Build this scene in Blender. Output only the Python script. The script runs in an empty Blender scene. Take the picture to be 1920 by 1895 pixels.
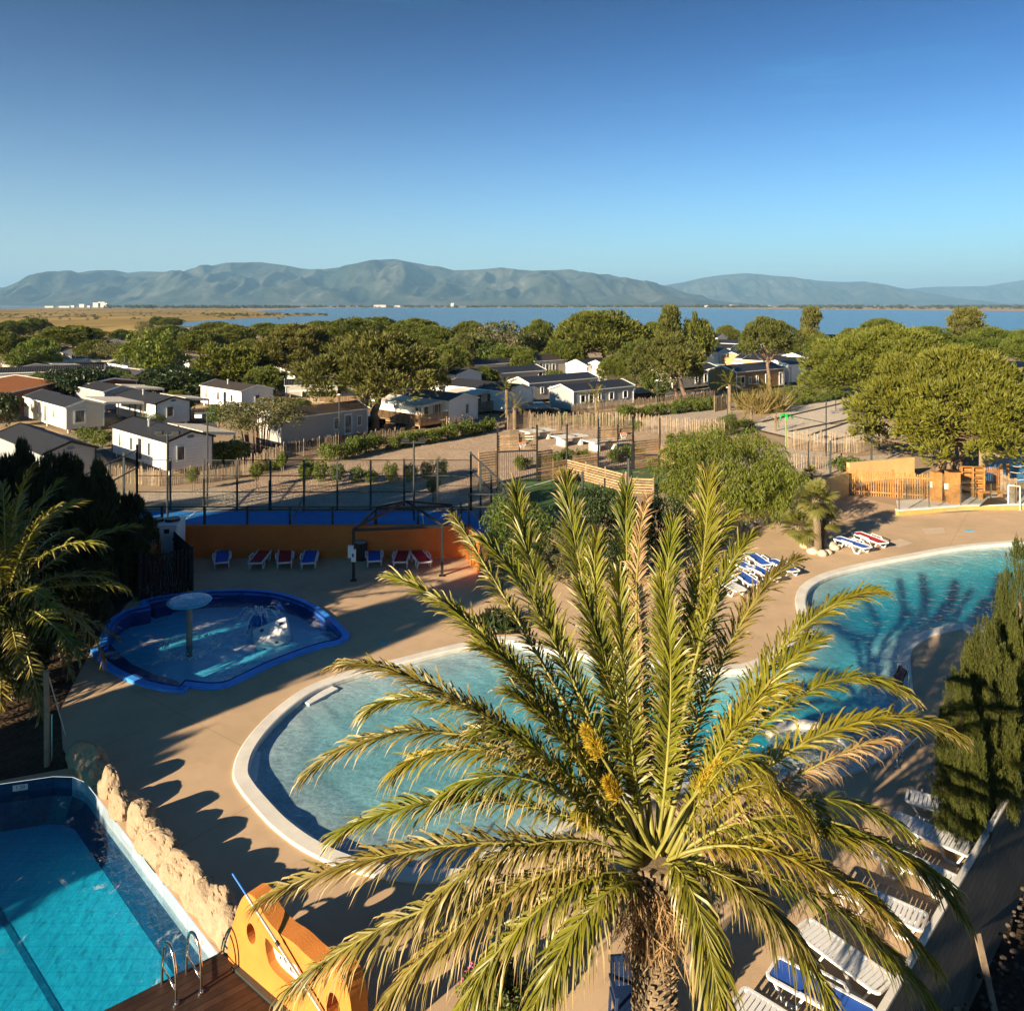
import bpy, math, random
import numpy as np
from mathutils import Vector, Matrix, noise as mnoise
from mathutils.geometry import delaunay_2d_cdt

R = math.radians
random.seed(7)
rng = np.random.default_rng(11)
SC = bpy.context.scene
COL = SC.collection
H, F, HOR, CX = 11.5, 1500.0, 572.0, 960.0

def G(px, py, z=0.0):
    D = F*(H-z)/(py-HOR)
    return Vector(((px-CX)*D/F, D, z))
def W(px, py, D):
    return Vector(((px-CX)*D/F, D, H-(py-HOR)*D/F))
def G2(p, z=0.0):
    v = G(p[0], p[1], z); return (v.x, v.y)

# ------------------------------------------------------------------ objects
def tag(o, label=None, cat=None, group=None, kind=None):
    if label: o['label'] = label
    if cat: o['category'] = cat
    if group: o['group'] = group
    if kind: o['kind'] = kind
    return o
def thing(name, label, cat, loc=(0,0,0), rz=0, group=None):
    o = bpy.data.objects.new(name, None); COL.objects.link(o)
    o.empty_display_size = 0.2
    o.location = loc; o.rotation_euler = (0,0,rz)
    return tag(o, label, cat, group)
def link(name, me, parent=None, world=False, loc=None, rot=None, scale=None):
    o = bpy.data.objects.new(name, me); COL.objects.link(o)
    if loc is not None: o.location = loc
    if rot is not None: o.rotation_euler = rot
    if scale is not None: o.scale = scale
    if parent is not None:
        o.parent = parent
        if world:
            o.matrix_parent_inverse = wmat(parent).inverted()
    return o
def wmat(o):
    m = Matrix.LocRotScale(o.location, o.rotation_euler, o.scale)
    if o.parent is not None:
        return wmat(o.parent) @ o.matrix_parent_inverse @ m
    return m
def copy_tree(o, parent=None):
    c = o.copy(); COL.objects.link(c)
    if parent is not None: c.parent = parent
    for ch in list(o.children): copy_tree(ch, c)
    return c

class MB:
    def __init__(s): s.v=[]; s.f=[]; s.a=None
    def add(s, vs, fs):
        n=len(s.v); s.v.extend([tuple(x) for x in vs]); s.f.extend([tuple(i+n for i in f) for f in fs]); return s
    def box(s, x0,y0,z0,x1,y1,z1, M=None):
        vs=[Vector((x,y,z)) for z in (z0,z1) for (x,y) in ((x0,y0),(x1,y0),(x1,y1),(x0,y1))]
        if M is not None: vs=[M@v for v in vs]
        return s.add(vs,[(3,2,1,0),(4,5,6,7),(0,1,5,4),(1,2,6,5),(2,3,7,6),(3,0,4,7)])
    def bar(s, p0, p1, w, h=None, up=(0,0,1)):
        p0=Vector(p0);p1=Vector(p1);h=h or w
        d=(p1-p0).normalized();u=Vector(up)
        if abs(d.dot(u))>.98: u=Vector((0,1,0))
        a=d.cross(u).normalized(); b=a.cross(d).normalized()
        vs=[]
        for p in (p0,p1):
            for (i,j) in ((-1,-1),(1,-1),(1,1),(-1,1)): vs.append(p+a*(i*w/2)+b*(j*h/2))
        return s.add(vs,[(3,2,1,0),(4,5,6,7),(0,1,5,4),(1,2,6,5),(2,3,7,6),(3,0,4,7)])
    def tube(s, pts, r, n=8, cap=True, wob=0):
        pts=[Vector(p) for p in pts]; m=len(pts)
        rs=r if isinstance(r,(list,tuple)) else [r]*m
        base=len(s.v); prev=None
        for i,p in enumerate(pts):
            d=(pts[min(i+1,m-1)]-pts[max(i-1,0)])
            d=d.normalized() if d.length>1e-9 else Vector((0,0,1))
            if prev is None:
                u=Vector((0,0,1)) if abs(d.z)<.9 else Vector((1,0,0))
                a=d.cross(u).normalized()
            else:
                a=(prev-d*prev.dot(d)).normalized()
            prev=a; b=d.cross(a)
            for k in range(n):
                t=2*math.pi*k/n; rr=rs[i]*(1+wob*(random.random()-.5))
                s.v.append(tuple(p+a*(math.cos(t)*rr)+b*(math.sin(t)*rr)))
        for i in range(m-1):
            for k in range(n):
                k2=(k+1)%n
                s.f.append((base+i*n+k,base+i*n+k2,base+(i+1)*n+k2,base+(i+1)*n+k))
        if cap:
            s.f.append(tuple(base+k for k in reversed(range(n)))); s.f.append(tuple(base+(m-1)*n+k for k in range(n)))
        return s
    def prism(s, poly, z0, z1, M=None, top=True, bottom=True):
        n=len(poly); vs=[Vector((p[0],p[1],z0)) for p in poly]+[Vector((p[0],p[1],z1)) for p in poly]
        if M is not None: vs=[M@v for v in vs]
        fs=[(i,(i+1)%n,n+(i+1)%n,n+i) for i in range(n)]
        if bottom: fs.append(tuple(reversed(range(n))))
        if top: fs.append(tuple(range(n,2*n)))
        return s.add(vs,fs)
    def sphere(s, c, r, nu=10, nv=6, fn=None):
        c=Vector(c); r=Vector(r) if not isinstance(r,(int,float)) else Vector((r,r,r))
        vs=[];fs=[]
        for j in range(nv+1):
            ph=math.pi*j/nv
            for i in range(nu):
                th=2*math.pi*i/nu
                d=Vector((math.sin(ph)*math.cos(th),math.sin(ph)*math.sin(th),math.cos(ph)))
                k=fn(d) if fn else 1
                vs.append(c+Vector((d.x*r.x,d.y*r.y,d.z*r.z))*k)
        for j in range(nv):
            for i in range(nu):
                fs.append((j*nu+i,(j+1)*nu+i,(j+1)*nu+(i+1)%nu,j*nu+(i+1)%nu))
        return s.add(vs,fs)
    def mesh(s, name, mat, smooth=False):
        me=bpy.data.meshes.new(name); me.from_pydata(s.v,[],s.f); me.update()
        if mat: me.materials.append(mat)
        if smooth: me.polygons.foreach_set('use_smooth',[True]*len(me.polygons))
        return me
    def build(s, name, mat, parent=None, world=True, smooth=False, **k):
        return link(name, s.mesh(name,mat,smooth), parent, world and parent is not None, **k)

def np_mesh(name, V, tris, mat, attr=None, quads=None):
    """fast mesh from numpy arrays; tris (n,3); attr: per-vertex float 't'"""
    me=bpy.data.meshes.new(name)
    V=np.asarray(V,dtype=np.float32)
    loops=[]; starts=[]; tot=[]
    off=0
    parts=[]
    if tris is not None and len(tris):
        T=np.asarray(tris,dtype=np.int32); parts.append(T.ravel())
        starts.append(off+3*np.arange(len(T))); tot.append(np.full(len(T),3)); off+=T.size
    if quads is not None and len(quads):
        Q=np.asarray(quads,dtype=np.int32); parts.append(Q.ravel())
        starts.append(off+4*np.arange(len(Q))); tot.append(np.full(len(Q),4)); off+=Q.size
    li=np.concatenate(parts); st=np.concatenate(starts).astype(np.int32); tt=np.concatenate(tot).astype(np.int32)
    me.vertices.add(len(V)); me.vertices.foreach_set('co',V.ravel())
    me.loops.add(len(li)); me.loops.foreach_set('vertex_index',li)
    me.polygons.add(len(st)); me.polygons.foreach_set('loop_start',st); me.polygons.foreach_set('loop_total',tt)
    me.update(calc_edges=True); me.validate()
    if attr is not None:
        a=me.attributes.new('t','FLOAT','POINT'); a.data.foreach_set('value',np.asarray(attr,dtype=np.float32))
    if mat: me.materials.append(mat)
    return me

# ------------------------------------------------------------------ polygons
def smooth_loop(pts, n=6, closed=True, keep=()):
    """Catmull-Rom through pts; indices in keep stay sharp"""
    out=[]; m=len(pts)
    for i in range(m if closed else m-1):
        p1=Vector(pts[i]);p2=Vector(pts[(i+1)%m])
        p0=Vector(pts[(i-1)%m]) if (closed or i>0) else p1
        p3=Vector(pts[(i+2)%m]) if (closed or i<m-2) else p2
        if i in keep: p0=p1
        if (i+1)%m in keep: p3=p2
        for k in range(n):
            t=k/n
            q=0.5*((2*p1)+(p2-p0)*t+(2*p0-5*p1+4*p2-p3)*t*t+(3*p1-p0-3*p2+p3)*t**3)
            out.append(tuple(q))
    if not closed: out.append(tuple(pts[-1]))
    return out
def area(p): return .5*sum(p[i][0]*p[(i+1)%len(p)][1]-p[(i+1)%len(p)][0]*p[i][1] for i in range(len(p)))
def ccw(p): return list(p) if area(p)>0 else list(reversed(p))
def inset(poly, d):
    """offset a ccw polygon inward by d"""
    n=len(poly); out=[]
    for i in range(n):
        a=Vector(poly[i-1][:2]);b=Vector(poly[i][:2]);c=Vector(poly[(i+1)%n][:2])
        e1=(b-a);e2=(c-b)
        if e1.length<1e-6 or e2.length<1e-6: out.append(tuple(b)); continue
        n1=Vector((-e1.y,e1.x)).normalized();n2=Vector((-e2.y,e2.x)).normalized()
        m=(n1+n2)
        if m.length<1e-3: m=n1.copy()
        m.normalize(); k=d/max(.55,m.dot(n1))
        out.append(tuple(b+m*k))
    return out
def fill(loops, z=0.0, zf=None, extra=None):
    """triangulate outer loop with holes -> verts, faces"""
    vs=[];ed=[]
    for L in loops:
        b=len(vs); m=len(L); vs+= [Vector((p[0],p[1])) for p in L]; ed+=[(b+i,b+(i+1)%m) for i in range(m)]
    if extra: vs+= [Vector(e) for e in extra]
    r=delaunay_2d_cdt(vs,ed,[],0,1e-5)
    V=[(p.x,p.y,zf(p.x,p.y) if zf else z) for p in r[0]]
    out=[]
    for t in r[2]:
        a,b,c=[r[0][i] for i in t[:3]]
        g=((a.x+b.x+c.x)/3,(a.y+b.y+c.y)/3)
        if not inside(g,loops[0]) or any(inside(g,h) for h in loops[1:]): continue
        ar=(b.x-a.x)*(c.y-a.y)-(c.x-a.x)*(b.y-a.y)
        out.append(tuple(t) if ar>0 else tuple(reversed(t)))
    used=sorted({i for t in out for i in t}); mp={k:i for i,k in enumerate(used)}
    return [V[k] for k in used],[tuple(mp[i] for i in t) for t in out]
def inside(p, poly):
    x,y=p[0],p[1]; c=False; n=len(poly); j=n-1
    for i in range(n):
        xi,yi=poly[i][0],poly[i][1]; xj,yj=poly[j][0],poly[j][1]
        if ((yi>y)!=(yj>y)) and (x<(xj-xi)*(y-yi)/(yj-yi+1e-12)+xi): c=not c
        j=i
    return c
def dist_poly(x,y,poly):
    best=1e9; n=len(poly)
    for i in range(n):
        ax,ay=poly[i][0],poly[i][1]; bx,by=poly[(i+1)%n][0],poly[(i+1)%n][1]
        dx,dy=bx-ax,by-ay; l=dx*dx+dy*dy
        t=0 if l==0 else max(0,min(1,((x-ax)*dx+(y-ay)*dy)/l))
        d=(x-ax-t*dx)**2+(y-ay-t*dy)**2
        if d<best: best=d
    return math.sqrt(best)
def sheet(name, polys, z, mat, kind='structure', **k):
    mb=MB()
    for p in polys: mb.add(*fill([ccw(p)],z))
    o=mb.build(name,mat); tag(o,kind=kind,**k); return o

# ------------------------------------------------------------------ materials
def nmat(name):
    m=bpy.data.materials.new(name); m.use_nodes=True
    nt=m.node_tree; nt.nodes.clear()
    out=nt.nodes.new('ShaderNodeOutputMaterial')
    return m,nt,out
def nd(nt,t,**k):
    n=nt.nodes.new(t)
    for a,b in k.items():
        if a in n.inputs.keys() if isinstance(a,str) else False: n.inputs[a].default_value=b
        else: setattr(n,a,b)
    return n
def setin(n,**k):
    for a,b in k.items(): n.inputs[a.replace('_',' ')].default_value=b
    return n
def c4(c): return (c[0],c[1],c[2],1)
def mixc(nt,fac,a,b,mode='MIX'):
    n=nt.nodes.new('ShaderNodeMix'); n.data_type='RGBA'; n.blend_type=mode
    for s,v in ((0,fac),(6,a),(7,b)):
        if isinstance(v,(int,float)): n.inputs[s].default_value=v
        elif isinstance(v,(tuple,list)): n.inputs[s].default_value=c4(v)
        else: nt.links.new(v,n.inputs[s])
    return n.outputs[2]
def maths(nt,op,a,b=0.0,c=None,clamp=False):
    n=nt.nodes.new('ShaderNodeMath'); n.operation=op; n.use_clamp=clamp
    for s,v in ((0,a),(1,b),(2,c)):
        if v is None: continue
        if isinstance(v,(int,float)): n.inputs[s].default_value=v
        else: nt.links.new(v,n.inputs[s])
    return n.outputs[0]
def noise(nt,scale,detail=3,rough=.5,vec=None,dist=0):
    n=nt.nodes.new('ShaderNodeTexNoise'); n.inputs['Scale'].default_value=scale; n.inputs['Detail'].default_value=detail
    n.inputs['Roughness'].default_value=rough; n.inputs['Distortion'].default_value=dist
    if vec is not None: nt.links.new(vec,n.inputs['Vector'])
    return n.outputs['Fac']
def coords(nt,which='Object',scale=None,rot=None):
    t=nt.nodes.new('ShaderNodeTexCoord'); o=t.outputs[which]
    if scale or rot:
        m=nt.nodes.new('ShaderNodeMapping')
        if scale: m.inputs['Scale'].default_value=scale
        if rot: m.inputs['Rotation'].default_value=rot
        nt.links.new(o,m.inputs['Vector']); o=m.outputs[0]
    return o
def ramp(nt,fac,stops):
    n=nt.nodes.new('ShaderNodeValToRGB'); e=n.color_ramp.elements
    while len(e)<len(stops): e.new(.5)
    for i,(p,c) in enumerate(stops):
        e[i].position=p; e[i].color=c4(c) if not isinstance(c,(int,float)) else (c,c,c,1)
    nt.links.new(fac,n.inputs[0]); return n.outputs[0]
def bsdf(nt,out,col,rough=.6,metal=0,bump=None,bstr=.3,bdist=.02,spec=.5,trans=0):
    b=nt.nodes.new('ShaderNodeBsdfPrincipled')
    if isinstance(col,(tuple,list)): b.inputs['Base Color'].default_value=c4(col)
    else: nt.links.new(col,b.inputs['Base Color'])
    if isinstance(rough,(int,float)): b.inputs['Roughness'].default_value=rough
    else: nt.links.new(rough,b.inputs['Roughness'])
    b.inputs['Metallic'].default_value=metal; b.inputs['Specular IOR Level'].default_value=spec
    if bump is not None:
        n=nt.nodes.new('ShaderNodeBump'); n.inputs['Strength'].default_value=bstr; n.inputs['Distance'].default_value=bdist
        nt.links.new(bump,n.inputs['Height']); nt.links.new(n.outputs[0],b.inputs['Normal'])
    nt.links.new(b.outputs[0],out.inputs['Surface']); return b
def mul(c,k): return tuple(min(1,x*k) for x in c)
def plain(name,col,rough=.6,metal=0,var=.12,vs=3.0,bump=.15,bs=40,bdist=.01,spec=.5):
    """paint, plaster, plastic, metal: uneven tone, dirt and fine relief"""
    m,nt,out=nmat(name); co=coords(nt)
    a=noise(nt,vs,4,.6,co)
    c=mixc(nt,ramp(nt,a,[(.3,0.0),(.7,1.0)]),mul(col,1-var),mul(col,1+var))
    h=noise(nt,bs,3,.6,co)
    rr=maths(nt,'MULTIPLY_ADD',noise(nt,vs*2.3,3,.6,co),.3,rough-.15,True)
    bsdf(nt,out,c,rr,metal,h,bump,bdist,spec); return m
def leafmat(name,dark,light,tip=None,rough=.5,trans=.35,clump=.6,hue=.5):
    """leaves: clumps of darker and lighter leaves, every leaf a little different, thin enough to let light through"""
    m,nt,out=nmat(name); co=coords(nt)
    g=nt.nodes.new('ShaderNodeNewGeometry'); oi=nt.nodes.new('ShaderNodeObjectInfo')
    cl=noise(nt,clump,3,.6,co)
    f=maths(nt,'ADD',maths(nt,'MULTIPLY',ramp(nt,cl,[(.32,0.0),(.68,1.0)]),.55),maths(nt,'MULTIPLY',g.outputs['Random Per Island'],.45))
    c=mixc(nt,f,dark,light)
    c=mixc(nt,maths(nt,'MULTIPLY',oi.outputs['Random'],hue),c,mixc(nt,.5,c,(light[0]*1.25,light[1]*.82,light[2]*.8)))
    if tip is not None:
        at=nt.nodes.new('ShaderNodeAttribute'); at.attribute_name='t'
        tf=maths(nt,'MULTIPLY',ramp(nt,maths(nt,'ADD',at.outputs['Fac'],maths(nt,'MULTIPLY',maths(nt,'SUBTRACT',g.outputs['Random Per Island'],.5),.5)),[(.70,0.0),(1.0,1.0)]),.85)
        c=mixc(nt,tf,c,tip)
    b=nt.nodes.new('ShaderNodeBsdfPrincipled'); nt.links.new(c,b.inputs['Base Color']); b.inputs['Roughness'].default_value=rough
    b.inputs['Specular IOR Level'].default_value=.35
    t=nt.nodes.new('ShaderNodeBsdfTranslucent'); nt.links.new(mixc(nt,1.0,c,(1.0,1.0,.55),'MULTIPLY'),t.inputs['Color'])
    mx=nt.nodes.new('ShaderNodeMixShader'); mx.inputs[0].default_value=trans
    nt.links.new(b.outputs[0],mx.inputs[1]); nt.links.new(t.outputs[0],mx.inputs[2]); nt.links.new(mx.outputs[0],out.inputs['Surface'])
    return m
def deckmat(name,col,speck=.35):
    m,nt,out=nmat(name); co=coords(nt)
    big=noise(nt,.22,5,.62,co); mid=noise(nt,1.7,4,.65,co); fine=noise(nt,70,2,.7,co)
    c=mixc(nt,ramp(nt,big,[(.35,0.0),(.65,1.0)]),mul(col,.72),mul(col,1.12))
    c=mixc(nt,maths(nt,'MULTIPLY',ramp(nt,mid,[(.5,0.0),(.72,1.0)]),.5),c,mul(col,.6))
    c=mixc(nt,speck,c,mixc(nt,ramp(nt,fine,[(.38,0.0),(.62,1.0)]),mul(col,.45),mul(col,1.45)))
    # expansion joints between the poured bays
    br=nt.nodes.new('ShaderNodeTexBrick'); br.offset=.0
    for k,v in (('Scale',1.0),('Mortar Size',.012),('Mortar Smooth',.1),('Brick Width',5.2),('Row Height',4.3)): br.inputs[k].default_value=v
    nt.links.new(coords(nt,'Object',None,(0,0,.62)),br.inputs['Vector'])
    c=mixc(nt,maths(nt,'MULTIPLY',br.outputs['Fac'],.45),c,mul(col,.4))
    bsdf(nt,out,c,.85,0,fine,.5,.01,.25); return m
def groundmat(name):
    """sandy ground of the camp site with dry grass and gravel"""
    m,nt,out=nmat(name); co=coords(nt)
    big=noise(nt,.035,6,.6,co); mid=noise(nt,.45,5,.65,co); fine=noise(nt,9,4,.7,co)
    c=mixc(nt,ramp(nt,mid,[(.3,0.0),(.7,1.0)]),(.34,.24,.16),(.46,.35,.24))
    c=mixc(nt,maths(nt,'MULTIPLY',ramp(nt,maths(nt,'ADD',maths(nt,'MULTIPLY',big,.6),maths(nt,'MULTIPLY',mid,.4)),[(.5,0.0),(.6,1.0)]),.75),c,mixc(nt,fine,(.09,.10,.035),(.26,.2,.08)))
    c=mixc(nt,.4,c,mixc(nt,fine,(.15,.1,.06),(.62,.48,.33)))
    bsdf(nt,out,c,.95,0,fine,.7,.05,.1); return m
def gravelmat(name,a,b):
    m,nt,out=nmat(name); co=coords(nt)
    v=nt.nodes.new('ShaderNodeTexVoronoi'); v.inputs['Scale'].default_value=9; nt.links.new(co,v.inputs['Vector'])
    mid=noise(nt,.6,5,.65,co)
    c=mixc(nt,ramp(nt,mid,[(.3,0.0),(.7,1.0)]),a,b)
    c=mixc(nt,.5,c,mixc(nt,1.0,c,mixc(nt,v.outputs['Color'],(.45,.45,.45),(1.3,1.3,1.3)),'MULTIPLY'))
    bsdf(nt,out,c,.95,0,v.outputs['Distance'],.8,.05,.1); return m
def sidingmat(name,col,pitch=.2):
    """lapped horizontal cladding boards"""
    m,nt,out=nmat(name); co=coords(nt)
    s=nt.nodes.new('ShaderNodeSeparateXYZ'); nt.links.new(co,s.inputs[0])
    saw=maths(nt,'FRACT',maths(nt,'DIVIDE',s.outputs['Z'],pitch))
    line=ramp(nt,saw,[(0.0,0.0),(.1,1.0)])
    c=mixc(nt,noise(nt,1.2,4,.6,co),mul(col,.86),mul(col,1.08))
    dirt=ramp(nt,noise(nt,.9,5,.7,coords(nt,'Object',(1,1,.35))),[(.55,0.0),(.8,.35)])
    c=mixc(nt,dirt,c,mul(col,.62))
    c=mixc(nt,line,mul(col,.55),c)
    bsdf(nt,out,c,.55,0,saw,.6,.03,.4); return m
def roofmat(name,col,axis='X',pitch=.28):
    """pressed tile-effect sheets, ribs running down the slope"""
    m,nt,out=nmat(name); co=coords(nt)
    s=nt.nodes.new('ShaderNodeSeparateXYZ'); nt.links.new(co,s.inputs[0])
    saw=maths(nt,'SINE',maths(nt,'MULTIPLY',s.outputs[axis],2*math.pi/pitch))
    row=maths(nt,'FRACT',maths(nt,'DIVIDE',s.outputs['Y' if axis=='X' else 'X'],.36))
    c=mixc(nt,noise(nt,1.1,5,.65,co),mul(col,.7),mul(col,1.35))
    c=mixc(nt,ramp(nt,saw,[(0.0,.75),(.6,0.0)]),c,mul(col,.35))
    c=mixc(nt,ramp(nt,row,[(.0,.6),(.12,0.0)]),c,mul(col,.5))
    bsdf(nt,out,c,.6,0,maths(nt,'ADD',saw,row),.6,.03,.4); return m
def woodmat(name,col,scale=(1,1,1),dark=.55,pitch=None,axis='Z',rough=.65):
    m,nt,out=nmat(name); co=coords(nt,'Object',scale)
    g=nt.nodes.new('ShaderNodeNewGeometry')
    a=noise(nt,3.5,5,.65,co,.6)
    c=mixc(nt,ramp(nt,a,[(.3,0.0),(.7,1.0)]),mul(col,dark),mul(col,1.15))
    c=mixc(nt,1.0,c,mixc(nt,g.outputs['Random Per Island'],(.68,.66,.62),(1.2,1.18,1.15)),'MULTIPLY')
    bsdf(nt,out,c,rough,0,a,.4,.01,.3); return m
def glassmat(name,tint=(.9,.95,.95),refl=.12):
    m,nt,out=nmat(name)
    t=nt.nodes.new('ShaderNodeBsdfTransparent'); t.inputs[0].default_value=c4(tint)
    g=nt.nodes.new('ShaderNodeBsdfGlossy'); g.inputs['Roughness'].default_value=.03
    fr=nt.nodes.new('ShaderNodeLayerWeight'); fr.inputs[0].default_value=.5
    mx=nt.nodes.new('ShaderNodeMixShader'); nt.links.new(maths(nt,'MULTIPLY_ADD',maths(nt,'POWER',fr.outputs['Facing'],5.0),.9,.04+refl,True),mx.inputs[0])
    nt.links.new(t.outputs[0],mx.inputs[1]); nt.links.new(g.outputs[0],mx.inputs[2]); nt.links.new(mx.outputs[0],out.inputs['Surface'])
    return m
def panemat(name):
    """window panes seen from outside: dark rooms, a gleam of sky, pale curtains in some"""
    m,nt,out=nmat(name); co=coords(nt); oi=nt.nodes.new('ShaderNodeObjectInfo')
    cur=ramp(nt,oi.outputs['Random'],[(.45,0.0),(.6,1.0)])
    folds=noise(nt,9,1,.5,coords(nt,'Object',(4,4,.2)))
    c=mixc(nt,maths(nt,'MULTIPLY',cur,ramp(nt,folds,[(.42,0.0),(.55,1.0)])),(.02,.022,.028),(.34,.32,.29))
    bsdf(nt,out,c,.06,0,None,spec=.7); return m
def wiremat(name,col,pitch=.06,cover=.12):
    """welded wire mesh: wires opaque, the openings open"""
    m,nt,out=nmat(name); co=coords(nt)
    s=nt.nodes.new('ShaderNodeSeparateXYZ'); nt.links.new(co,s.inputs[0])
    def w(o): return maths(nt,'LESS_THAN',maths(nt,'FRACT',maths(nt,'DIVIDE',o,pitch)),cover)
    horiz=w(s.outputs['Z']); vert=w(maths(nt,'ADD',s.outputs['X'],s.outputs['Y']))
    f=maths(nt,'MAXIMUM',horiz,vert)
    t=nt.nodes.new('ShaderNodeBsdfTransparent'); b=nt.nodes.new('ShaderNodeBsdfPrincipled'); b.inputs['Base Color'].default_value=c4(col); b.inputs['Roughness'].default_value=.5
    mx=nt.nodes.new('ShaderNodeMixShader'); nt.links.new(f,mx.inputs[0]); nt.links.new(t.outputs[0],mx.inputs[1]); nt.links.new(b.outputs[0],mx.inputs[2]); nt.links.new(mx.outputs[0],out.inputs['Surface'])
    return m
def watermat(name,absorb,dens,cell=.33,stretch=(1,1,1),dark=.55,bump=.25,foam=0,bs=2.2,rot=0,foamscale=1.2,foamthr=(.58,.72)):
    """pool water: a rippled surface with a net of gathered light painted into its transparent colour, tinted by depth"""
    m,nt,out=nmat(name); co=coords(nt,'Object',stretch,(0,0,rot))
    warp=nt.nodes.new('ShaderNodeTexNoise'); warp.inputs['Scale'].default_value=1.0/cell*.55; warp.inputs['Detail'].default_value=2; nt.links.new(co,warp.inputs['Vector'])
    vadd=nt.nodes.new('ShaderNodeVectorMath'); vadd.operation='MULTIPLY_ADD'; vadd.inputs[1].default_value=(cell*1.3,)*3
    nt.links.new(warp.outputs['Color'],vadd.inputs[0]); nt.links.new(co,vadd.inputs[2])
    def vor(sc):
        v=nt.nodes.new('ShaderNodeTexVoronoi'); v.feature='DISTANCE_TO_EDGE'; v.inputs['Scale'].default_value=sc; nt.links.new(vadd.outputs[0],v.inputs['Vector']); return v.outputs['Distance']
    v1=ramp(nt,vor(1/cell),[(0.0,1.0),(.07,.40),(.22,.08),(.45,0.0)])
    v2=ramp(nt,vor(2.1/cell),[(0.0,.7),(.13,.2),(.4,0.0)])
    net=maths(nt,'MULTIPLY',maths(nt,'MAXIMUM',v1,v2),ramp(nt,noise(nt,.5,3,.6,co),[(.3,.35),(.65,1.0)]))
    tint=mixc(nt,net,(dark,)*3,(1,1,1))  # caustics painted as a bright net in the transparency colour
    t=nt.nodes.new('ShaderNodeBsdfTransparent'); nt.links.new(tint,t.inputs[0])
    g=nt.nodes.new('ShaderNodeBsdfGlossy'); g.inputs['Roughness'].default_value=.04
    bp=nt.nodes.new('ShaderNodeBump'); bp.inputs['Strength'].default_value=bump; bp.inputs['Distance'].default_value=.12
    hh=maths(nt,'ADD',noise(nt,bs,3,.55,co,.3),maths(nt,'MULTIPLY',noise(nt,bs*3.1,2,.5,co),.35))
    nt.links.new(hh,bp.inputs['Height']); nt.links.new(bp.outputs[0],g.inputs['Normal'])
    fr=nt.nodes.new('ShaderNodeLayerWeight'); fr.inputs[0].default_value=.5; nt.links.new(bp.outputs[0],fr.inputs['Normal'])
    fres=maths(nt,'MULTIPLY_ADD',maths(nt,'POWER',fr.outputs['Facing'],5.0),.98,.02,True)
    mx=nt.nodes.new('ShaderNodeMixShader'); nt.links.new(fres,mx.inputs[0]); nt.links.new(t.outputs[0],mx.inputs[1]); nt.links.new(g.outputs[0],mx.inputs[2])
    last=mx.outputs[0]
    if foam:
        d=nt.nodes.new('ShaderNodeBsdfDiffuse'); d.inputs[0].default_value=(.8,.84,.86,1); nt.links.new(bp.outputs[0],d.inputs['Normal'])
        ff=maths(nt,'MULTIPLY',ramp(nt,noise(nt,foamscale,8,.72,co,1.2),[(foamthr[0],0.0),(foamthr[1],1.0)]),foam)
        m2=nt.nodes.new('ShaderNodeMixShader'); nt.links.new(ff,m2.inputs[0]); nt.links.new(last,m2.inputs[1]); nt.links.new(d.outputs[0],m2.inputs[2]); last=m2.outputs[0]
    nt.links.new(last,out.inputs['Surface'])
    va=nt.nodes.new('ShaderNodeVolumeAbsorption'); va.inputs[0].default_value=c4(absorb); va.inputs[1].default_value=dens
    nt.links.new(va.outputs[0],out.inputs['Volume'])
    return m
def tilemat(name,col,grout,size=.3,rough=.35,var=.15,off=0):
    m,nt,out=nmat(name); co=coords(nt)
    br=nt.nodes.new('ShaderNodeTexBrick'); br.offset=off
    for k,v in (('Scale',1.0),('Mortar Size',size*.035),('Mortar Smooth',.1),('Brick Width',size),('Row Height',size)): br.inputs[k].default_value=v
    br.inputs['Color1'].default_value=c4(mul(col,1-var)); br.inputs['Color2'].default_value=c4(mul(col,1+var)); br.inputs['Mortar'].default_value=c4(grout)
    s=nt.nodes.new('ShaderNodeSeparateXYZ'); nt.links.new(co,s.inputs[0])
    g=nt.nodes.new('ShaderNodeNewGeometry'); sn=nt.nodes.new('ShaderNodeSeparateXYZ'); nt.links.new(g.outputs['Normal'],sn.inputs[0])
    cb=nt.nodes.new('ShaderNodeCombineXYZ'); nt.links.new(maths(nt,'ADD',s.outputs['X'],maths(nt,'MULTIPLY',s.outputs['Y'],.7)),cb.inputs[0]); nt.links.new(s.outputs['Z'],cb.inputs[1])
    vm=nt.nodes.new('ShaderNodeMix'); vm.data_type='VECTOR'; nt.links.new(maths(nt,'GREATER_THAN',maths(nt,'ABSOLUTE',sn.outputs['Z']),.6),vm.inputs[0]); nt.links.new(cb.outputs[0],vm.inputs[4]); nt.links.new(co,vm.inputs[5])
    nt.links.new(vm.outputs[1],br.inputs['Vector'])
    c=mixc(nt,maths(nt,'MULTIPLY',noise(nt,1.3,4,.6,co),.4),br.outputs['Color'],mul(col,.7))
    bsdf(nt,out,c,rough,0,None); return m
def rockmat(name,a,b):
    m,nt,out=nmat(name); co=coords(nt)
    n1=noise(nt,1.6,6,.65,co,.4); n2=noise(nt,14,4,.7,co)
    c=mixc(nt,ramp(nt,n1,[(.3,0.0),(.7,1.0)]),a,b); c=mixc(nt,.35,c,mixc(nt,n2,mul(a,.6),mul(b,1.2)))
    bsdf(nt,out,c,.9,0,maths(nt,'ADD',n1,maths(nt,'MULTIPLY',n2,.4)),.8,.06,.2); return m
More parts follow.
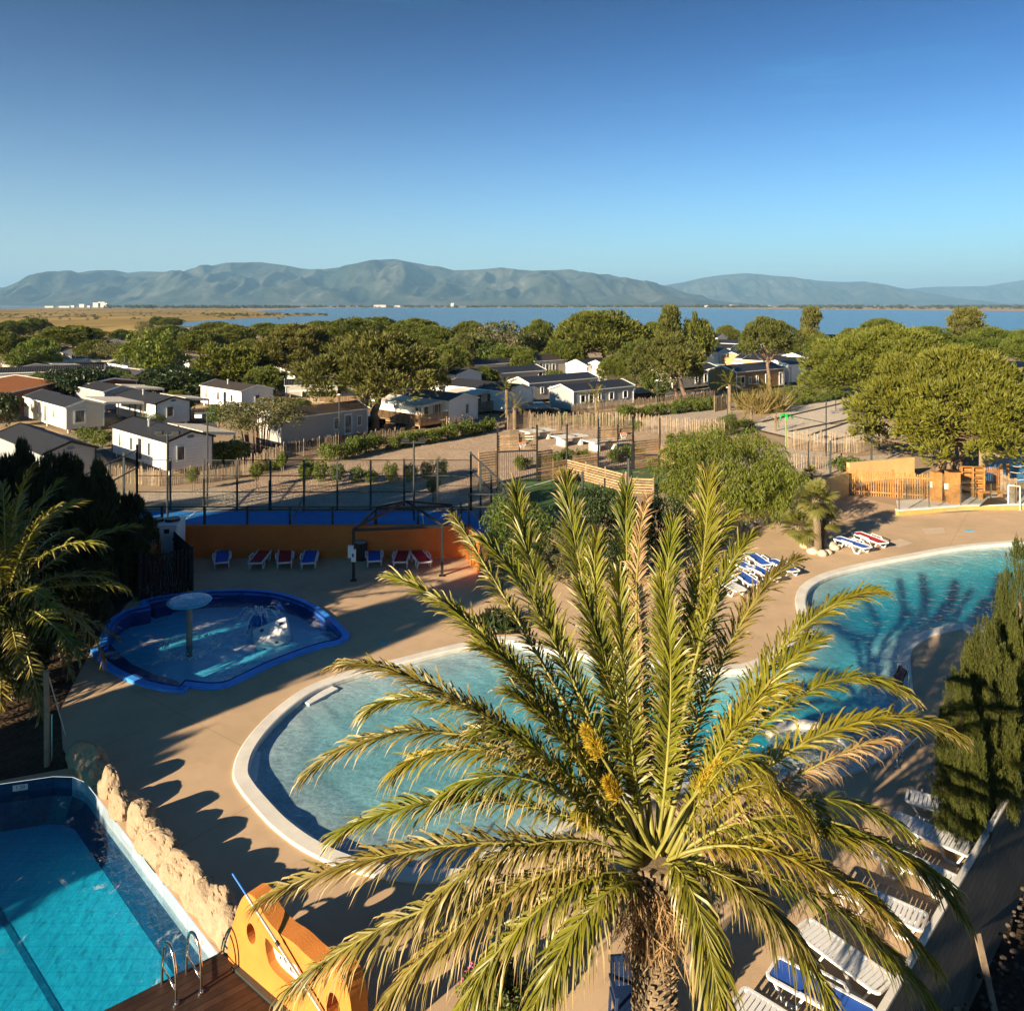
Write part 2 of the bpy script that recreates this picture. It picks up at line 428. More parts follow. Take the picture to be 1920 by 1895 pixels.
def blockmat(name,col):
    """rendered concrete blocks, weathered in streaks"""
    m,nt,out=nmat(name); t=coords(nt)
    s=nt.nodes.new('ShaderNodeSeparateXYZ'); nt.links.new(t,s.inputs[0])
    cb=nt.nodes.new('ShaderNodeCombineXYZ'); nt.links.new(maths(nt,'ADD',s.outputs['X'],maths(nt,'MULTIPLY',s.outputs['Y'],.41)),cb.inputs[0]); nt.links.new(s.outputs['Z'],cb.inputs[1])
    br=nt.nodes.new('ShaderNodeTexBrick')
    for k,v in (('Scale',1.0),('Mortar Size',.012),('Mortar Smooth',.2),('Brick Width',.5),('Row Height',.22)): br.inputs[k].default_value=v
    br.inputs['Color1'].default_value=c4(mul(col,.85)); br.inputs['Color2'].default_value=c4(mul(col,1.1)); br.inputs['Mortar'].default_value=c4(mul(col,.55)); nt.links.new(cb.outputs[0],br.inputs['Vector'])
    n1=noise(nt,1.1,6,.7,coords(nt,'Object',(1,1,.3)))
    c=mixc(nt,ramp(nt,n1,[(.4,0.0),(.75,.75)]),br.outputs['Color'],(.09,.085,.08))
    bsdf(nt,out,c,.9,0,maths(nt,'ADD',br.outputs['Fac'],noise(nt,30,3,.6,t)),.5,.012,.2); return m
# ================================================================= camera, air, sun
cam=bpy.data.cameras.new('camera'); camo=bpy.data.objects.new('camera',cam); COL.objects.link(camo)
camo.location=(0,0,H); camo.rotation_euler=(R(90),0,0)
cam.sensor_width=36; cam.lens=36*F/1920; cam.shift_y=-(947.5-HOR)/1920; cam.clip_end=80000; cam.clip_start=.1
SC.camera=camo
SUN_EL=R(18.5); AZ=math.atan2(.68,.73)          # light travels towards +x +y
dirv=Vector((math.sin(AZ)*math.cos(SUN_EL),math.cos(AZ)*math.cos(SUN_EL),-math.sin(SUN_EL)))
sl=bpy.data.lights.new('sun','SUN'); sl.energy=5.0; sl.angle=R(.5); sl.color=(1.0,.80,.54)
so=bpy.data.objects.new('sun',sl); COL.objects.link(so); so.rotation_euler=dirv.to_track_quat('-Z','Y').to_euler()
wd=bpy.data.worlds.new('World'); SC.world=wd; wd.use_nodes=True
nt=wd.node_tree; nt.nodes.clear()
wo=nt.nodes.new('ShaderNodeOutputWorld'); bg=nt.nodes.new('ShaderNodeBackground'); sky=nt.nodes.new('ShaderNodeTexSky')
sky.sky_type='NISHITA'; sky.sun_disc=False; sky.sun_elevation=SUN_EL; sky.sun_rotation=AZ+math.pi
sky.altitude=0; sky.air_density=1.0; sky.dust_density=.8; sky.ozone_density=3.2
# thin wisps of high cirrus
tc=nt.nodes.new('ShaderNodeTexCoord'); mp=nt.nodes.new('ShaderNodeMapping'); mp.inputs['Scale'].default_value=(1.1,1.1,11); mp.inputs['Rotation'].default_value=(0,R(5),0)
nt.links.new(tc.outputs['Generated'],mp.inputs['Vector'])
cn=noise(nt,2.3,7,.62,mp.outputs[0],.5); cm=noise(nt,1.6,3,.5,tc.outputs['Generated'])
cl=maths(nt,'MULTIPLY',ramp(nt,cn,[(.55,0.0),(.8,1.0)]),ramp(nt,cm,[(.52,0.0),(.64,.55)]))
skc=mixc(nt,cl,sky.outputs[0],(6,6.3,6.8))
gmn=nt.nodes.new('ShaderNodeGamma'); gmn.inputs[1].default_value=1.6; nt.links.new(mixc(nt,1.0,skc,(.21,.25,.29),'MULTIPLY'),gmn.inputs[0]); sx=nt.nodes.new('ShaderNodeSeparateXYZ'); nt.links.new(tc.outputs['Generated'],sx.inputs[0])
hzf=maths(nt,'MULTIPLY',maths(nt,'POWER',maths(nt,'SUBTRACT',1.0,maths(nt,'MAXIMUM',sx.outputs['Z'],0.0),clamp=True),8.5),.85)
zt=maths(nt,'MAXIMUM',maths(nt,'MULTIPLY_ADD',sx.outputs['Z'],-1.6,1.0),.38)
hz=mixc(nt,hzf,mixc(nt,1.0,mixc(nt,1.0,gmn.outputs[0],mixc(nt,ramp(nt,sx.outputs['Z'],[(.05,0.0),(.4,1.0)]),(1.05,5.4,5.7),(.0,5.1,6.2)),'MULTIPLY'),zt,'MULTIPLY'),(11.6,12.4,12.2))
nt.links.new(hz,bg.inputs['Color']); bg.inputs['Strength'].default_value=.033
nt.links.new(bg.outputs[0],wo.inputs['Surface'])
SC.view_settings.view_transform='Standard'; SC.view_settings.look='None'; SC.view_settings.exposure=1.34; SC.view_settings.gamma=1; SC.view_settings.use_curve_mapping=False
SC.render.engine='CYCLES'
cy=SC.cycles; cy.use_denoising=True; cy.max_bounces=9; cy.diffuse_bounces=3; cy.glossy_bounces=3; cy.transmission_bounces=4; cy.transparent_max_bounces=24; cy.volume_bounces=0
cy.caustics_reflective=False; cy.caustics_refractive=False; cy.sample_clamp_indirect=6; cy.use_adaptive_sampling=True; cy.adaptive_threshold=.02
try: cy.denoising_input_passes='RGB_ALBEDO_NORMAL'; cy.denoising_prefilter='ACCURATE'
except Exception: pass

# ================================================================= materials
white=plain('white_plastic',(.74,.75,.76),.4,0,.05)
whitepaint=plain('white_paint',(.72,.72,.70),.5,0,.08)
coping_m=plain('pool_coping',(.70,.67,.61),.7,0,.14,1.2,.3,60)
bluecoping=plain('blue_coping',(.05,.30,.95),.5,0,.16,2.0,.2,50)
black=plain('black_steel',(.012,.012,.014),.45,0,.2)
greysteel=plain('grey_green_steel',(.035,.045,.045),.45,0,.2)
steel=plain('stainless_steel',(.62,.6,.56),.18,1,.05)
orange=plain('orange_render',(.62,.21,.035),.85,0,.13,1.4,.35,35,.02)
orange2=plain('orange_wall_render',(.64,.165,.025),.85,0,.14,1.1,.35,35,.02)
yellow=plain('ochre_render',(.58,.40,.17),.85,0,.12,1.0,.35,35,.02)
terracotta=plain('terracotta_render',(.30,.085,.03),.85,0,.15,1.0,.3)
deck_m=deckmat('resin_deck',(.60,.43,.275))
ground_m=groundmat('camp_ground')
gravel=gravelmat('pink_gravel',(.42,.30,.21),(.55,.42,.31))
sand=gravelmat('pale_sand',(.60,.52,.42),(.68,.60,.5))
path_m=gravelmat('path_gravel',(.44,.36,.28),(.54,.46,.37))
asphalt=plain('asphalt',(.06,.06,.065),.9,0,.25,.8,.5,60)
soil=gravelmat('dark_soil',(.05,.035,.025),(.09,.06,.04))
turf=plain('artificial_turf',(.06,.13,.03),.95,0,.2,2.0,.6,120,.02)
padelblue=plain('blue_court_turf',(.02,.24,.66),.9,0,.1,1.5,.4,150,.01)
wood=woodmat('silvered_timber',(.42,.28,.16))
woodorange=woodmat('varnished_timber',(.50,.24,.075))
chestnut=woodmat('chestnut_pales',(.42,.32,.22))
deckwood=woodmat('dark_decking',(.045,.026,.018),(1,1,1),.6,rough=.5)
postwood=woodmat('weathered_post',(.3,.23,.17))
blueFab=plain('blue_mesh_fabric',(.02,.10,.48),.7,0,.1,2,.3,200)
redFab=plain('red_mesh_fabric',(.42,.012,.022),.7,0,.1,2,.3,200)
bark=rockmat('pine_bark',(.13,.085,.055),(.27,.19,.13))
palmtrunk=rockmat('palm_trunk',(.12,.085,.055),(.33,.25,.16))
roofdark=roofmat('dark_roof','' and (0,0,0) or (.035,.035,.04),'X'); roofdarkY=roofmat('dark_roof_ribs',(.035,.035,.04),'Y')
roofblueX=roofmat('slate_blue_roof',(.03,.038,.055),'X'); roofbrownX=roofmat('brown_roof',(.075,.055,.045),'X'); roofbrownY=roofmat('brown_roof_ribs',(.07,.055,.045),'Y')
roofterraY=roofmat('clay_tile_roof',(.55,.19,.06),'X',.22)
awn=plain('cream_canvas',(.62,.57,.48),.8,0,.1,1,.2)
pane=panemat('window_pane'); glass=glassmat('clear_glass'); glassdark=glassmat('padel_glass',(.8,.86,.86),.04)
wire=wiremat('wire_mesh',(.02,.022,.024),.08,.07)
rock_m=rockmat('artificial_rock',(.25,.18,.115),(.44,.335,.23)); stone=rockmat('pale_boulder',(.46,.38,.28),(.62,.54,.43))
wallblock=blockmat('concrete_blocks',(.14,.12,.10))
darkslat=woodmat('black_slats',(.006,.006,.009),(1,1,1),.7)
rubber=plain('rubber',(.015,.015,.016),.8)
headl=plain('lamp_lens',(.6,.62,.65),.1,0,.05)

# ================================================================= pools: outlines on the ground
def GP(pts,z=0): return [G2(p,z) for p in pts]
kids_px=[(262,1129),(300,1120),(372,1111),(420,1108),(474,1108),(529,1114),(583,1132),(620,1157),(650,1184),(655,1196),(640,1207),(602,1216),(558,1231),(510,1250),(467,1271),(430,1288),(394,1293),(355,1290),(346,1300),(310,1297),(255,1284),(204,1260),(179,1239),(169,1220),(186,1212),(190,1191),(204,1166),(233,1147),(266,1139)]
kids=ccw(smooth_loop(GP(kids_px),5,True,keep=(0,17,18,23,24,28)))
main_px=[(2080,1004),(1920,1013),(1800,1023),(1700,1040),(1604,1059),(1540,1077),(1503,1098),(1491,1125),(1494,1153),(1482,1187),(1440,1224),(1384,1247),(1291,1245),(1200,1234),(1100,1221),(1004,1207),(955,1194),(860,1208),(750,1235),(655,1259),(582,1286),(528,1321),(480,1366),(447,1412),(436,1453),(447,1480),(473,1513),(509,1552),(557,1589),(612,1618),(673,1639),(728,1650),(794,1657),(874,1655),(926,1646),(938,1618),(1039,1594),(1080,1556),(1140,1520),(1250,1492),(1374,1480),(1430,1480),(1487,1467),(1526,1462),(1590,1455),(1639,1435),(1681,1408),(1705,1376),(1722,1335),(1712,1290),(1708,1232),(1720,1211),(1752,1192),(1804,1179),(1818,1188),(1850,1185),(1960,1176),(2100,1160)]
mainp=ccw(smooth_loop(GP(main_px),4,True,keep=(0,33,34,35,53,54,57)))
Bp=Vector(G2((412,1794))); Cp=Vector(G2((211,1895))); Ap=Vector(G2((146,1449))); A0=Vector(G2((0,1470)))
dBC=(Cp-Bp).normalized(); dA=(A0-Ap).normalized()
r0=.55
P_far=Bp+dBC*9
lap=[tuple(Bp),tuple(Bp+(Ap-Bp)*.3),tuple(Bp+(Ap-Bp)*.6),tuple(Ap+(Bp-Ap).normalized()*r0),tuple(Ap+((Bp-Ap).normalized()+dA)*r0*.32),tuple(Ap+dA*r0),tuple(A0),tuple(Ap+dA*7),tuple(P_far)]
lap=ccw(lap)

# wall line at the lower edge of the pool terrace
Wa=Vector(G2((1650,1895),.55)); Wb=Vector(G2((1920,1440),.55)); wdir=(Wb-Wa).normalized()
W0=Wa-wdir*11; W1=Wa+wdir*26
deck_out=[(-21,4.6),tuple(W0),tuple(W1),(31,41.5),G2((1930,953)),G2((1682,967)),G2((1680,948)),G2((1590,928)),G2((1480,965)),G2((1330,1003)),G2((1180,1035)),G2((1000,1075)),G2((906,1078)),G2((876,1046)),G2((333,1046)),(-21,36.4)]
deck_out=ccw(deck_out)
yard=ccw([tuple(W0),(W0.x,-16),(60,-16),(60,W1.y),tuple(W1)])
hole=ccw([(-21,4.6),tuple(W0),(W0.x,-16),(60,-16),(60,W1.y),tuple(W1)]+[p for p in [(31,41.5),G2((1930,953)),G2((1682,967)),G2((1680,948)),G2((1590,928)),G2((1480,965)),G2((1330,1003)),G2((1180,1035)),G2((1000,1075)),G2((906,1078)),G2((876,1046)),G2((333,1046)),(-21,36.4)]])
BIG=30000
gm=MB(); ring=[(-200,-60),(200,-60),(200,260),(-200,260)]
gm.add(*fill([ring,hole],0)); 
gm.add(*fill([[(-BIG,-3000),(BIG,-3000),(BIG,BIG),(-BIG,BIG)],ring],0))
go=gm.build('ground',ground_m); tag(go,kind='structure')
ym=MB(); ym.add(*fill([yard],-2.2))
yo=ym.build('terrain',soil); tag(yo,kind='structure')
# retaining sides of the low yard
rm=MB(); 
for a,b in (((W0.x,4.6),(W0.x,-16)),((W0.x,-16),(60,-16)),((60,-16),(60,W1.y)),((60,W1.y),(W1.x,W1.y))):
    rm.add([(a[0],a[1],-2.3),(b[0],b[1],-2.3),(b[0],b[1],0),(a[0],a[1],0)],[(0,1,2,3)])
tag(rm.build('terrain',wallblock),kind='structure')
planter=ccw(GP([(908,1140),(965,1140),(975,1188),(925,1190)]))
dm=MB(); dm.add(*fill([deck_out,inset(kids,.1),inset(mainp,.12),inset(lap,-.02)],0))
do=dm.build('pool_deck',deck_m); tag(do,kind='structure')

def coping(name,poly,w,mat,h=.1,label=None,cat=None,down=-.35):
    prof=[(0,-.04),(.0,h*.75),(.03,h),(w-.05,h*1.02),(w-.012,h*.7),(w,h*.3),(w,down)]
    loops=[inset(poly,d) for d,_ in prof]; n=len(poly); mb=MB(); vs=[];fs=[]
    for (d,z),L in zip(prof,loops): vs+=[(p[0],p[1],z) for p in L]
    for j in range(len(prof)-1):
        for i in range(n): fs.append((j*n+i,j*n+(i+1)%n,(j+1)*n+(i+1)%n,(j+1)*n+i))
    mb.add(vs,fs); return mb.build(name,mat,smooth=False)
def grid_pts(poly,step):
    xs=[p[0] for p in poly]; ys=[p[1] for p in poly]; out=[]
    x=min(xs)
    while x<max(xs):
        y=min(ys)
        while y<max(ys):
            if inside((x,y),poly): out.append((x,y))
            y+=step
        x+=step
    return out
def basin(poly,step,zf,fm,wm,z0,name):
    V,f=fill([poly],0,zf,grid_pts(poly,step)); mb=MB(); mb.add(V,f)
    o=mb.build(name,fm,smooth=True); tag(o,kind='structure')
    n=len(poly); wb=MB(); vs=[(p[0],p[1],z0) for p in poly]+[(p[0],p[1],zf(p[0],p[1])-.01) for p in poly]
    wb.add(vs,[(i,n+i,n+(i+1)%n,(i+1)%n) for i in range(n)])
    o2=wb.build(name,wm,smooth=True); tag(o2,kind='structure'); return o
def water(name,poly,z,mat,bottom=-2.5):
    mb=MB(); V,f=fill([poly],z); mb.add(V,f)
    n=len(V); mb.add([(x,y,bottom) for x,y,_ in V],[tuple(reversed(t)) for t in f])
    m=len(poly); mb.add([(p[0],p[1],z) for p in poly]+[(p[0],p[1],bottom) for p in poly],[(m+i,m+(i+1)%m,(i+1)%m,i) for i in range(m)])
    o=mb.build(name,mat); tag(o,kind='structure'); return o

# --- lagoon pool
co=coping('pool_edge',mainp,.40,coping_m,.055,down=-.3); tag(co,kind='structure')
main_in=inset(mainp,.38)
main_l=inset(mainp,.41)
def sstep(a,b,x): t=max(0,min(1,(x-a)/(b-a))); return t*t*(3-2*t)
def main_z(x,y):
    d=dist_poly(x,y,main_in); k=sstep(-2.0,7.5,x)
    beach=-.12-.05*math.floor(min(d,1.5)/.5)-.10*sstep(1.2,5,d)
    deep=-.15-.67*sstep(0,2.6,d)
    return beach*(1-k)+deep*k
lag_floor=plain('pool_liner_pale',(.74,.84,.88),.7,0,.1,.8,.2)
basin(main_in,.33,main_z,lag_floor,lag_floor,.02,'pool_basin')
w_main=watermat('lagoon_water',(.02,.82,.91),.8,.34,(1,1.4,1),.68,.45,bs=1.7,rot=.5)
water('water',inset(mainp,.2),-.07,w_main)
# --- splash pool
co=coping('pool_edge',kids,.28,bluecoping,.085,down=-.06); tag(co,kind='structure')
kin=inset(kids,.28)
navytile=tilemat('navy_mosaic',(.012,.035,.20),(.02,.04,.12),.06,.3,.5)
skytile=tilemat('blue_pool_tile',(.22,.80,1.0),(.2,.7,.97),.25,.4,.06)
ledge=[]
def kids_z(x,y): return -.55
basin(kin,.6,kids_z,skytile,navytile,0.1,'pool_basin')
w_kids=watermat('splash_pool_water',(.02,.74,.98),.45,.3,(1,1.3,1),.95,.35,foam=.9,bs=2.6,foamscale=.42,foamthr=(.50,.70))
water('water',inset(kids,.15),-.16,w_kids)
# dark tiled ledge along the near side of the splash pool
lp=GP([(205,1212),(222,1228),(246,1250),(290,1270),(330,1281),(340,1291),(300,1289),(250,1276),(208,1254),(188,1232)],-.3)
mb=MB(); mb.prism(ccw(lp),-.7,-.20); tag(mb.build('pool_basin',navytile),kind='structure')
lp=GP([(268,1134),(322,1126),(322,1140),(290,1147)],-.3)
mb=MB(); mb.prism(ccw(lp),-.7,-.18); tag(mb.build('pool_basin',navytile),kind='structure')
# --- swimming pool
lin=inset(lap,.0)
bandtile=tilemat('pale_blue_mosaic',(.34,.42,.5),(.25,.33,.4),.12,.35,.2)
cyan=tilemat('cyan_pool_tile',(.06,.68,1.0),(.03,.5,.85),.3,.4,.06)
navy2=tilemat('navy_pool_tile',(.012,.05,.13),(.03,.08,.16),.12,.3,.3)
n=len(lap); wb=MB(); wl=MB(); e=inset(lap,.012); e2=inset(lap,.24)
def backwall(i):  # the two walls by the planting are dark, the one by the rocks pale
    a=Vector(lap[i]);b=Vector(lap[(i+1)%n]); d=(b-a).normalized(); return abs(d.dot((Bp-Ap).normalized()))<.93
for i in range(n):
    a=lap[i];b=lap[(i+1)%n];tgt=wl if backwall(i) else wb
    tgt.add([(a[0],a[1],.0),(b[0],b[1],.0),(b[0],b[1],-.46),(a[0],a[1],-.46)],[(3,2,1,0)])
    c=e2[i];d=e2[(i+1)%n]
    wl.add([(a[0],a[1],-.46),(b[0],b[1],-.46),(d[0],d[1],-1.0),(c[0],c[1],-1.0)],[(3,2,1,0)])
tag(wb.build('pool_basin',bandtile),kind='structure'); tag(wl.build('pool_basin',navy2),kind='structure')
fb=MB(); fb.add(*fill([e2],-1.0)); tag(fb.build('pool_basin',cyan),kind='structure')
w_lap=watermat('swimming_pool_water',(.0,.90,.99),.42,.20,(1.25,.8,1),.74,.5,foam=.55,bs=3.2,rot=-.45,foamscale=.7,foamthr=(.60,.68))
water('water',inset(lap,-.004),-.27,w_lap)
# boiling water of the spa bay
spa=GP([(1445,1372),(1500,1352),(1560,1340),(1640,1330),(1690,1338),(1682,1366),(1655,1392),(1610,1418),(1570,1432),(1510,1440),(1466,1446),(1440,1420)],-.12)
w_spa=watermat('spa_water',(.2,.8,.9),1.2,.3,(1,1,1),.6,1.0,foam=.95,bs=6,foamscale=2.6,foamthr=(.44,.56))
mb=MB(); V,f=fill([ccw(smooth_loop(spa,4))],0,lambda x,y:-.10+.06*mnoise.noise((x*3,y*3,0))+.03*mnoise.noise((x*8,y*8,3)),grid_pts(ccw(smooth_loop(spa,4)),.12)); mb.add(V,f)
# foam only on the surface, no body of water below
w_foam=w_spa.copy(); w_foam.name='spa_foam'
for l in list(w_foam.node_tree.links):
    if l.to_socket.name=='Volume': w_foam.node_tree.links.remove(l)
tag(mb.build('water',w_foam,smooth=True),kind='structure')
# pale seat wall that divides the spa from the lagoon
pts=smooth_loop([tuple(G(x,y,-.02)) for x,y in [(1436,1372),(1470,1359),(1507,1357),(1545,1366),(1578,1381),(1604,1402)]],5,False)
mb=MB(); mb.tube([(p[0],p[1],-.06) for p in pts],.17,8); tag(mb.build('pool_edge',coping_m,smooth=True),kind='structure')
pts=smooth_loop([tuple(G(x,y,-.02)) for x,y in [(1500,1448),(1560,1440),(1615,1424),(1655,1398),(1680,1370),(1690,1345)]],5,False)
mb=MB(); mb.tube([(p[0],p[1],-.12) for p in pts],.2,8); tag(mb.build('pool_edge',coping_m,smooth=True),kind='structure')

# --- planting soil, courts, paths: thin sheets over the ground
sheet('flower_bed_soil',[GP([(-250,1463),(0,1463),(128,1440),(150,1450),(118,1405),(112,1330),(160,1240),(178,1205),(240,1130),(255,1118),(330,1048),(-250,1048)])],.006,soil)
sheet('flower_bed_soil',[planter],.006,soil)
court=[(-22.0,37.2),(.4,37.2),(-.9,45.6),(-22.2,45.6)]
sheet('padel_court',[[(-20.2,37.4),(-.5,37.4),(-2.3,44.6),(-20.9,44.6)]],.012,padelblue)
sheet('court_apron',[court],.006,plain('concrete_apron',(.36,.33,.29),.9,0,.15,.7,.3,30))
lm=plain('court_lines',(.75,.75,.75),.8)
mb=MB()
def strip(a,b,w,z):
    a=Vector((a[0],a[1],0));b=Vector((b[0],b[1],0)); d=(b-a).normalized(); s=Vector((-d.y,d.x,0))*w/2
    return [tuple(a-s)[:2]+(z,),tuple(b-s)[:2]+(z,),tuple(b+s)[:2]+(z,),tuple(a+s)[:2]+(z,)],[(0,1,2,3)]
mb.add(*strip((-17.2,37.4),(-17.6,44.5),.07,.017)); mb.add(*strip((-4.0,37.4),(-5.0,44.5),.07,.017)); mb.add(*strip((-17.35,41),(-4.5,41),.07,.0175))
tag(mb.build('court_lines',lm),kind='structure')
sheet('gravel_garden',[GP([(395,920),(560,880),(640,872),(760,842),(850,822),(935,805),(1000,800),(1120,800),(1230,815),(1330,822),(1300,850),(1237,860),(1065,893),(933,925),(905,945),(600,945),(395,945)])],.004,gravel)
sheet('sand_court',[GP([(1395,803),(1440,780),(1493,757),(1600,748),(1760,760),(1700,815),(1630,828),(1560,832),(1473,820)])],.006,sand)
sheet('path',[GP([(1150,800),(1260,775),(1400,752),(1520,728),(1640,715),(1640,725),(1520,742),(1420,765),(1300,795),(1240,812)])],.005,path_m)
sheet('path',[GP([(1300,830),(1473,840),(1610,856),(1680,850),(1700,868),(1590,880),(1530,893),(1380,880),(1290,860)])],.005,path_m)
sheet('path',[GP([(900,962),(640,955),(400,945),(180,940),(180,925),(400,915),(560,930),(760,925),(905,930)])],.009,path_m)
sheet('road',[GP([(650,838),(706,835),(716,790),(724,760),(708,745),(690,760),(660,790)]),GP([(1000,782),(1060,776),(1250,742),(1380,715),(1400,690),(1380,660),(1350,660),(1376,690),(1350,712),(1230,730),(1050,765),(990,770)])],.005,asphalt)
sheet('road',[GP([(60,838),(190,850),(205,870),(240,862),(190,838),(120,815),(40,815)]),GP([(355,808),(420,812),(400,790),(362,785)])],.005,asphalt)
sheet('turf_court',[GP([(925,936),(933,906),(1063,886),(1175,925),(1150,945),(1040,960)]),GP([(1116,893),(1122,884),(1237,872),(1320,868),(1330,900),(1260,925),(1175,918)])],.010,turf)
mb=MB(); a=G(985,915);b=G(1040,899); mb.add(*strip(a,b,.08,.016)); a=G(1140,893);b=G(1200,884); mb.add(*strip(a,b,.08,.016)); tag(mb.build('court_lines',lm),kind='structure')
tpl=plain('terrace_tiles',(.62,.58,.52),.7,0,.08,1,.2)
sheet('terrace',[[G2((1684,966)),G2((1940,952)),G2((1950,920)),G2((1780,932)),G2((1680,940))]],.06,tpl)
for q in ([(1728,991),(1768,989),(1773,999),(1737,1002)],[(1660,1015),(1688,1010),(1712,1018),(1686,1026)]):
    sheet('paving_slab',[GP(q)],.005,plain('pale_slab',(.58,.45,.33),.8,0,.08))

# ================================================================= far: lagoon, plain, hills
def watersurf(name,a):
    m,nt,out=nmat(name); co=coords(nt,'Object',(1,.35,1))
    h=maths(nt,'ADD',noise(nt,.11,5,.6,co),maths(nt,'MULTIPLY',noise(nt,.6,3,.6,co),.3))
    c=mixc(nt,noise(nt,.004,4,.6,coords(nt,'Object',(.3,1,1))),mul(a,.8),mul(a,1.2))
    bsdf(nt,out,c,.22,0,h,.55,2.0,.5); return m
lakem=watersurf('lake_water',(.035,.10,.17))
lk=[(298,613),(330,608),(343,605),(400,600.5),(467,597.5),(540,594),(600,592),(611,589.5),(600,588),(557,588.3),(500,586),(478,584),(505,581.5),(550,578.8),(640,577.3),(800,577),(1000,577.2),(1280,578),(1500,580.5),(1700,582),(1920,584),(2600,588),(2600,640),(1920,640),(1560,633),(1329,633),(1000,627),(800,622),(600,618),(420,614)]
sheet('lake',[GP(lk)],.25,lakem)
sheet('sea',[[G2((-1500,574.2)),G2((90,574.6)),G2((75,576.8)),G2((40,578.6)),G2((-80,580.5)),G2((-1500,600))]],.25,lakem)
drygrass=gravelmat('dry_marsh_grass',(.30,.20,.07),(.42,.30,.12))
m,nt,out=nmat('marsh_grass'); co=coords(nt); 
c=mixc(nt,ramp(nt,noise(nt,.012,6,.62,coords(nt,'Object',(1,.4,1))),[(.35,0.0),(.65,1.0)]),(.20,.14,.045),(.46,.32,.12))
c=mixc(nt,ramp(nt,noise(nt,.02,6,.7,coords(nt,'Object',(1,.3,1)),.6),[(.55,0.0),(.68,.8)]),c,(.06,.07,.03))
bsdf(nt,out,c,.95,0,noise(nt,.2,4,.7,co),1.0,1.0,.05); marsh=m
sheet('marsh_field',[GP([(-900,600),(-60,581),(60,578.7),(150,577.2),(300,577.2),(440,578),(478,584),(500,586),(557,588.3),(611,589.5),(600,592),(467,597.5),(343,605),(298,613),(240,640),(60,650),(-900,660)])],.15,marsh)
shore=gravelmat('far_shore_sand',(.40,.29,.2),(.48,.36,.26))
sheet('shore',[GP([(550,578.8),(640,577.3),(800,577),(1000,577.2),(1280,578),(1500,580.5),(1700,582),(1920,584),(2600,588),(2600,583),(1920,578.6),(1500,576.2),(1000,575.3),(640,575.6)])],.30,shore)
# dark reeds along the water's edge and a pale track through the marsh
def px_strip(name,pts,w,z,mat):
    mb=MB(); P=[G(*p) for p in pts]
    for a,b in zip(P[:-1],P[1:]): mb.add(*strip(a,b,w,z))
    return tag(mb.build(name,mat),kind='structure')

mtn,nt,out=nmat('mountain_slopes'); co=coords(nt)
c=mixc(nt,ramp(nt,noise(nt,.0016,8,.62,co),[(.35,0.0),(.65,1.0)]),(.02,.034,.022),(.11,.11,.08))
c=mixc(nt,ramp(nt,noise(nt,.006,7,.7,co),[(.55,0.0),(.7,.75)]),c,(.22,.20,.17))
bsdf(nt,out,c,.95,0,noise(nt,.01,6,.7,co),1.0,30,.05)
def ridge(name,prof,D,depth,seed,mat,x0,x1,amp=1.0):
    xs=[p[0] for p in prof]; hs=[p[1] for p in prof]
    nx,ny=560,90; V=[];fs=[]
    for j in range(ny):
        t=j/(ny-1); y=D+depth*(t-.62)
        for i in range(nx):
            px=x0+(x1-x0)*i/(nx-1)
            hp=np.interp(px,xs,hs); X=(px-CX)*D/F
            crest=max(0.0,(HOR-hp)*D/F+H)
            u=(t-.62)/.62 if t<.62 else (t-.62)/.38
            fall=(1-abs(u))**(1.15 if t<.62 else .8)
            n=mnoise.fractal((X/900+seed,y/1300+seed,seed),1.0,2.1,6)
            rn=1-abs(mnoise.noise((X/520+seed*3,y/1500,seed)))*1.5
            env=4*fall*(1-fall)
            r2=1-abs(mnoise.noise((X/210+seed,y/700,seed*2)))*1.6
            z=crest*fall*(1+.2*amp*n*(1-fall)) + crest*amp*env*(.42*(rn-.45)+.26*n+.15*(r2-.5))
            # keep the crest under the skyline seen from the terrace
            z=min(z,((HOR-hp)*y/F+H))
            V.append((X+ (y-D)*(px-CX)/F*.3,y,z-4))
    for j in range(ny-1):
        for i in range(nx-1): fs.append((j*nx+i,j*nx+i+1,(j+1)*nx+i+1,(j+1)*nx+i))
    mb=MB(); mb.add(V,fs); o=mb.build(name,mat,smooth=True); tag(o,kind='structure')
pr1=[(-300,515),(-120,530),(-60,537),(0,541),(35,537),(60,541),(85,534),(110,527),(150,514),(180,507),(215,506),(240,511),(270,508),(300,509),(340,510),(370,503),(400,497),(425,493),(450,492),(490,491),(520,495),(550,500),(575,505),(610,504),(640,500),(660,499),(690,494),(715,487),(740,485),(765,490),(800,497),(825,499),(850,506),(875,506),(900,505),(940,501),(965,504),(1000,507),(1040,506),(1070,504),(1090,509),(1110,514),(1140,513),(1160,519),(1180,523),(1210,530),(1235,537),(1260,546),(1300,556),(1360,568),(1420,574),(2300,576)]
ridge('mountain_range',pr1,11500,5200,1.3,mtn,-300,1500)
pr2=[(900,575),(1100,552),(1230,537),(1280,529),(1320,520),(1355,515),(1400,512),(1430,514),(1450,517),(1480,519),(1500,523),(1550,527),(1580,529),(1620,527),(1650,532),(1680,538),(1720,545),(1780,556),(1850,568),(2300,575)]
ridge('mountain_range',pr2,16500,4000,4.7,mtn,900,2200,.8)
pr3=[(1500,572),(1600,549),(1690,542),(1730,539),(1760,537),(1800,537),(1850,536),(1885,530),(1920,525),(2000,515),(2200,520)]
ridge('mountain_range',pr3,21000,3000,8.1,mtn,1500,2200,.6)

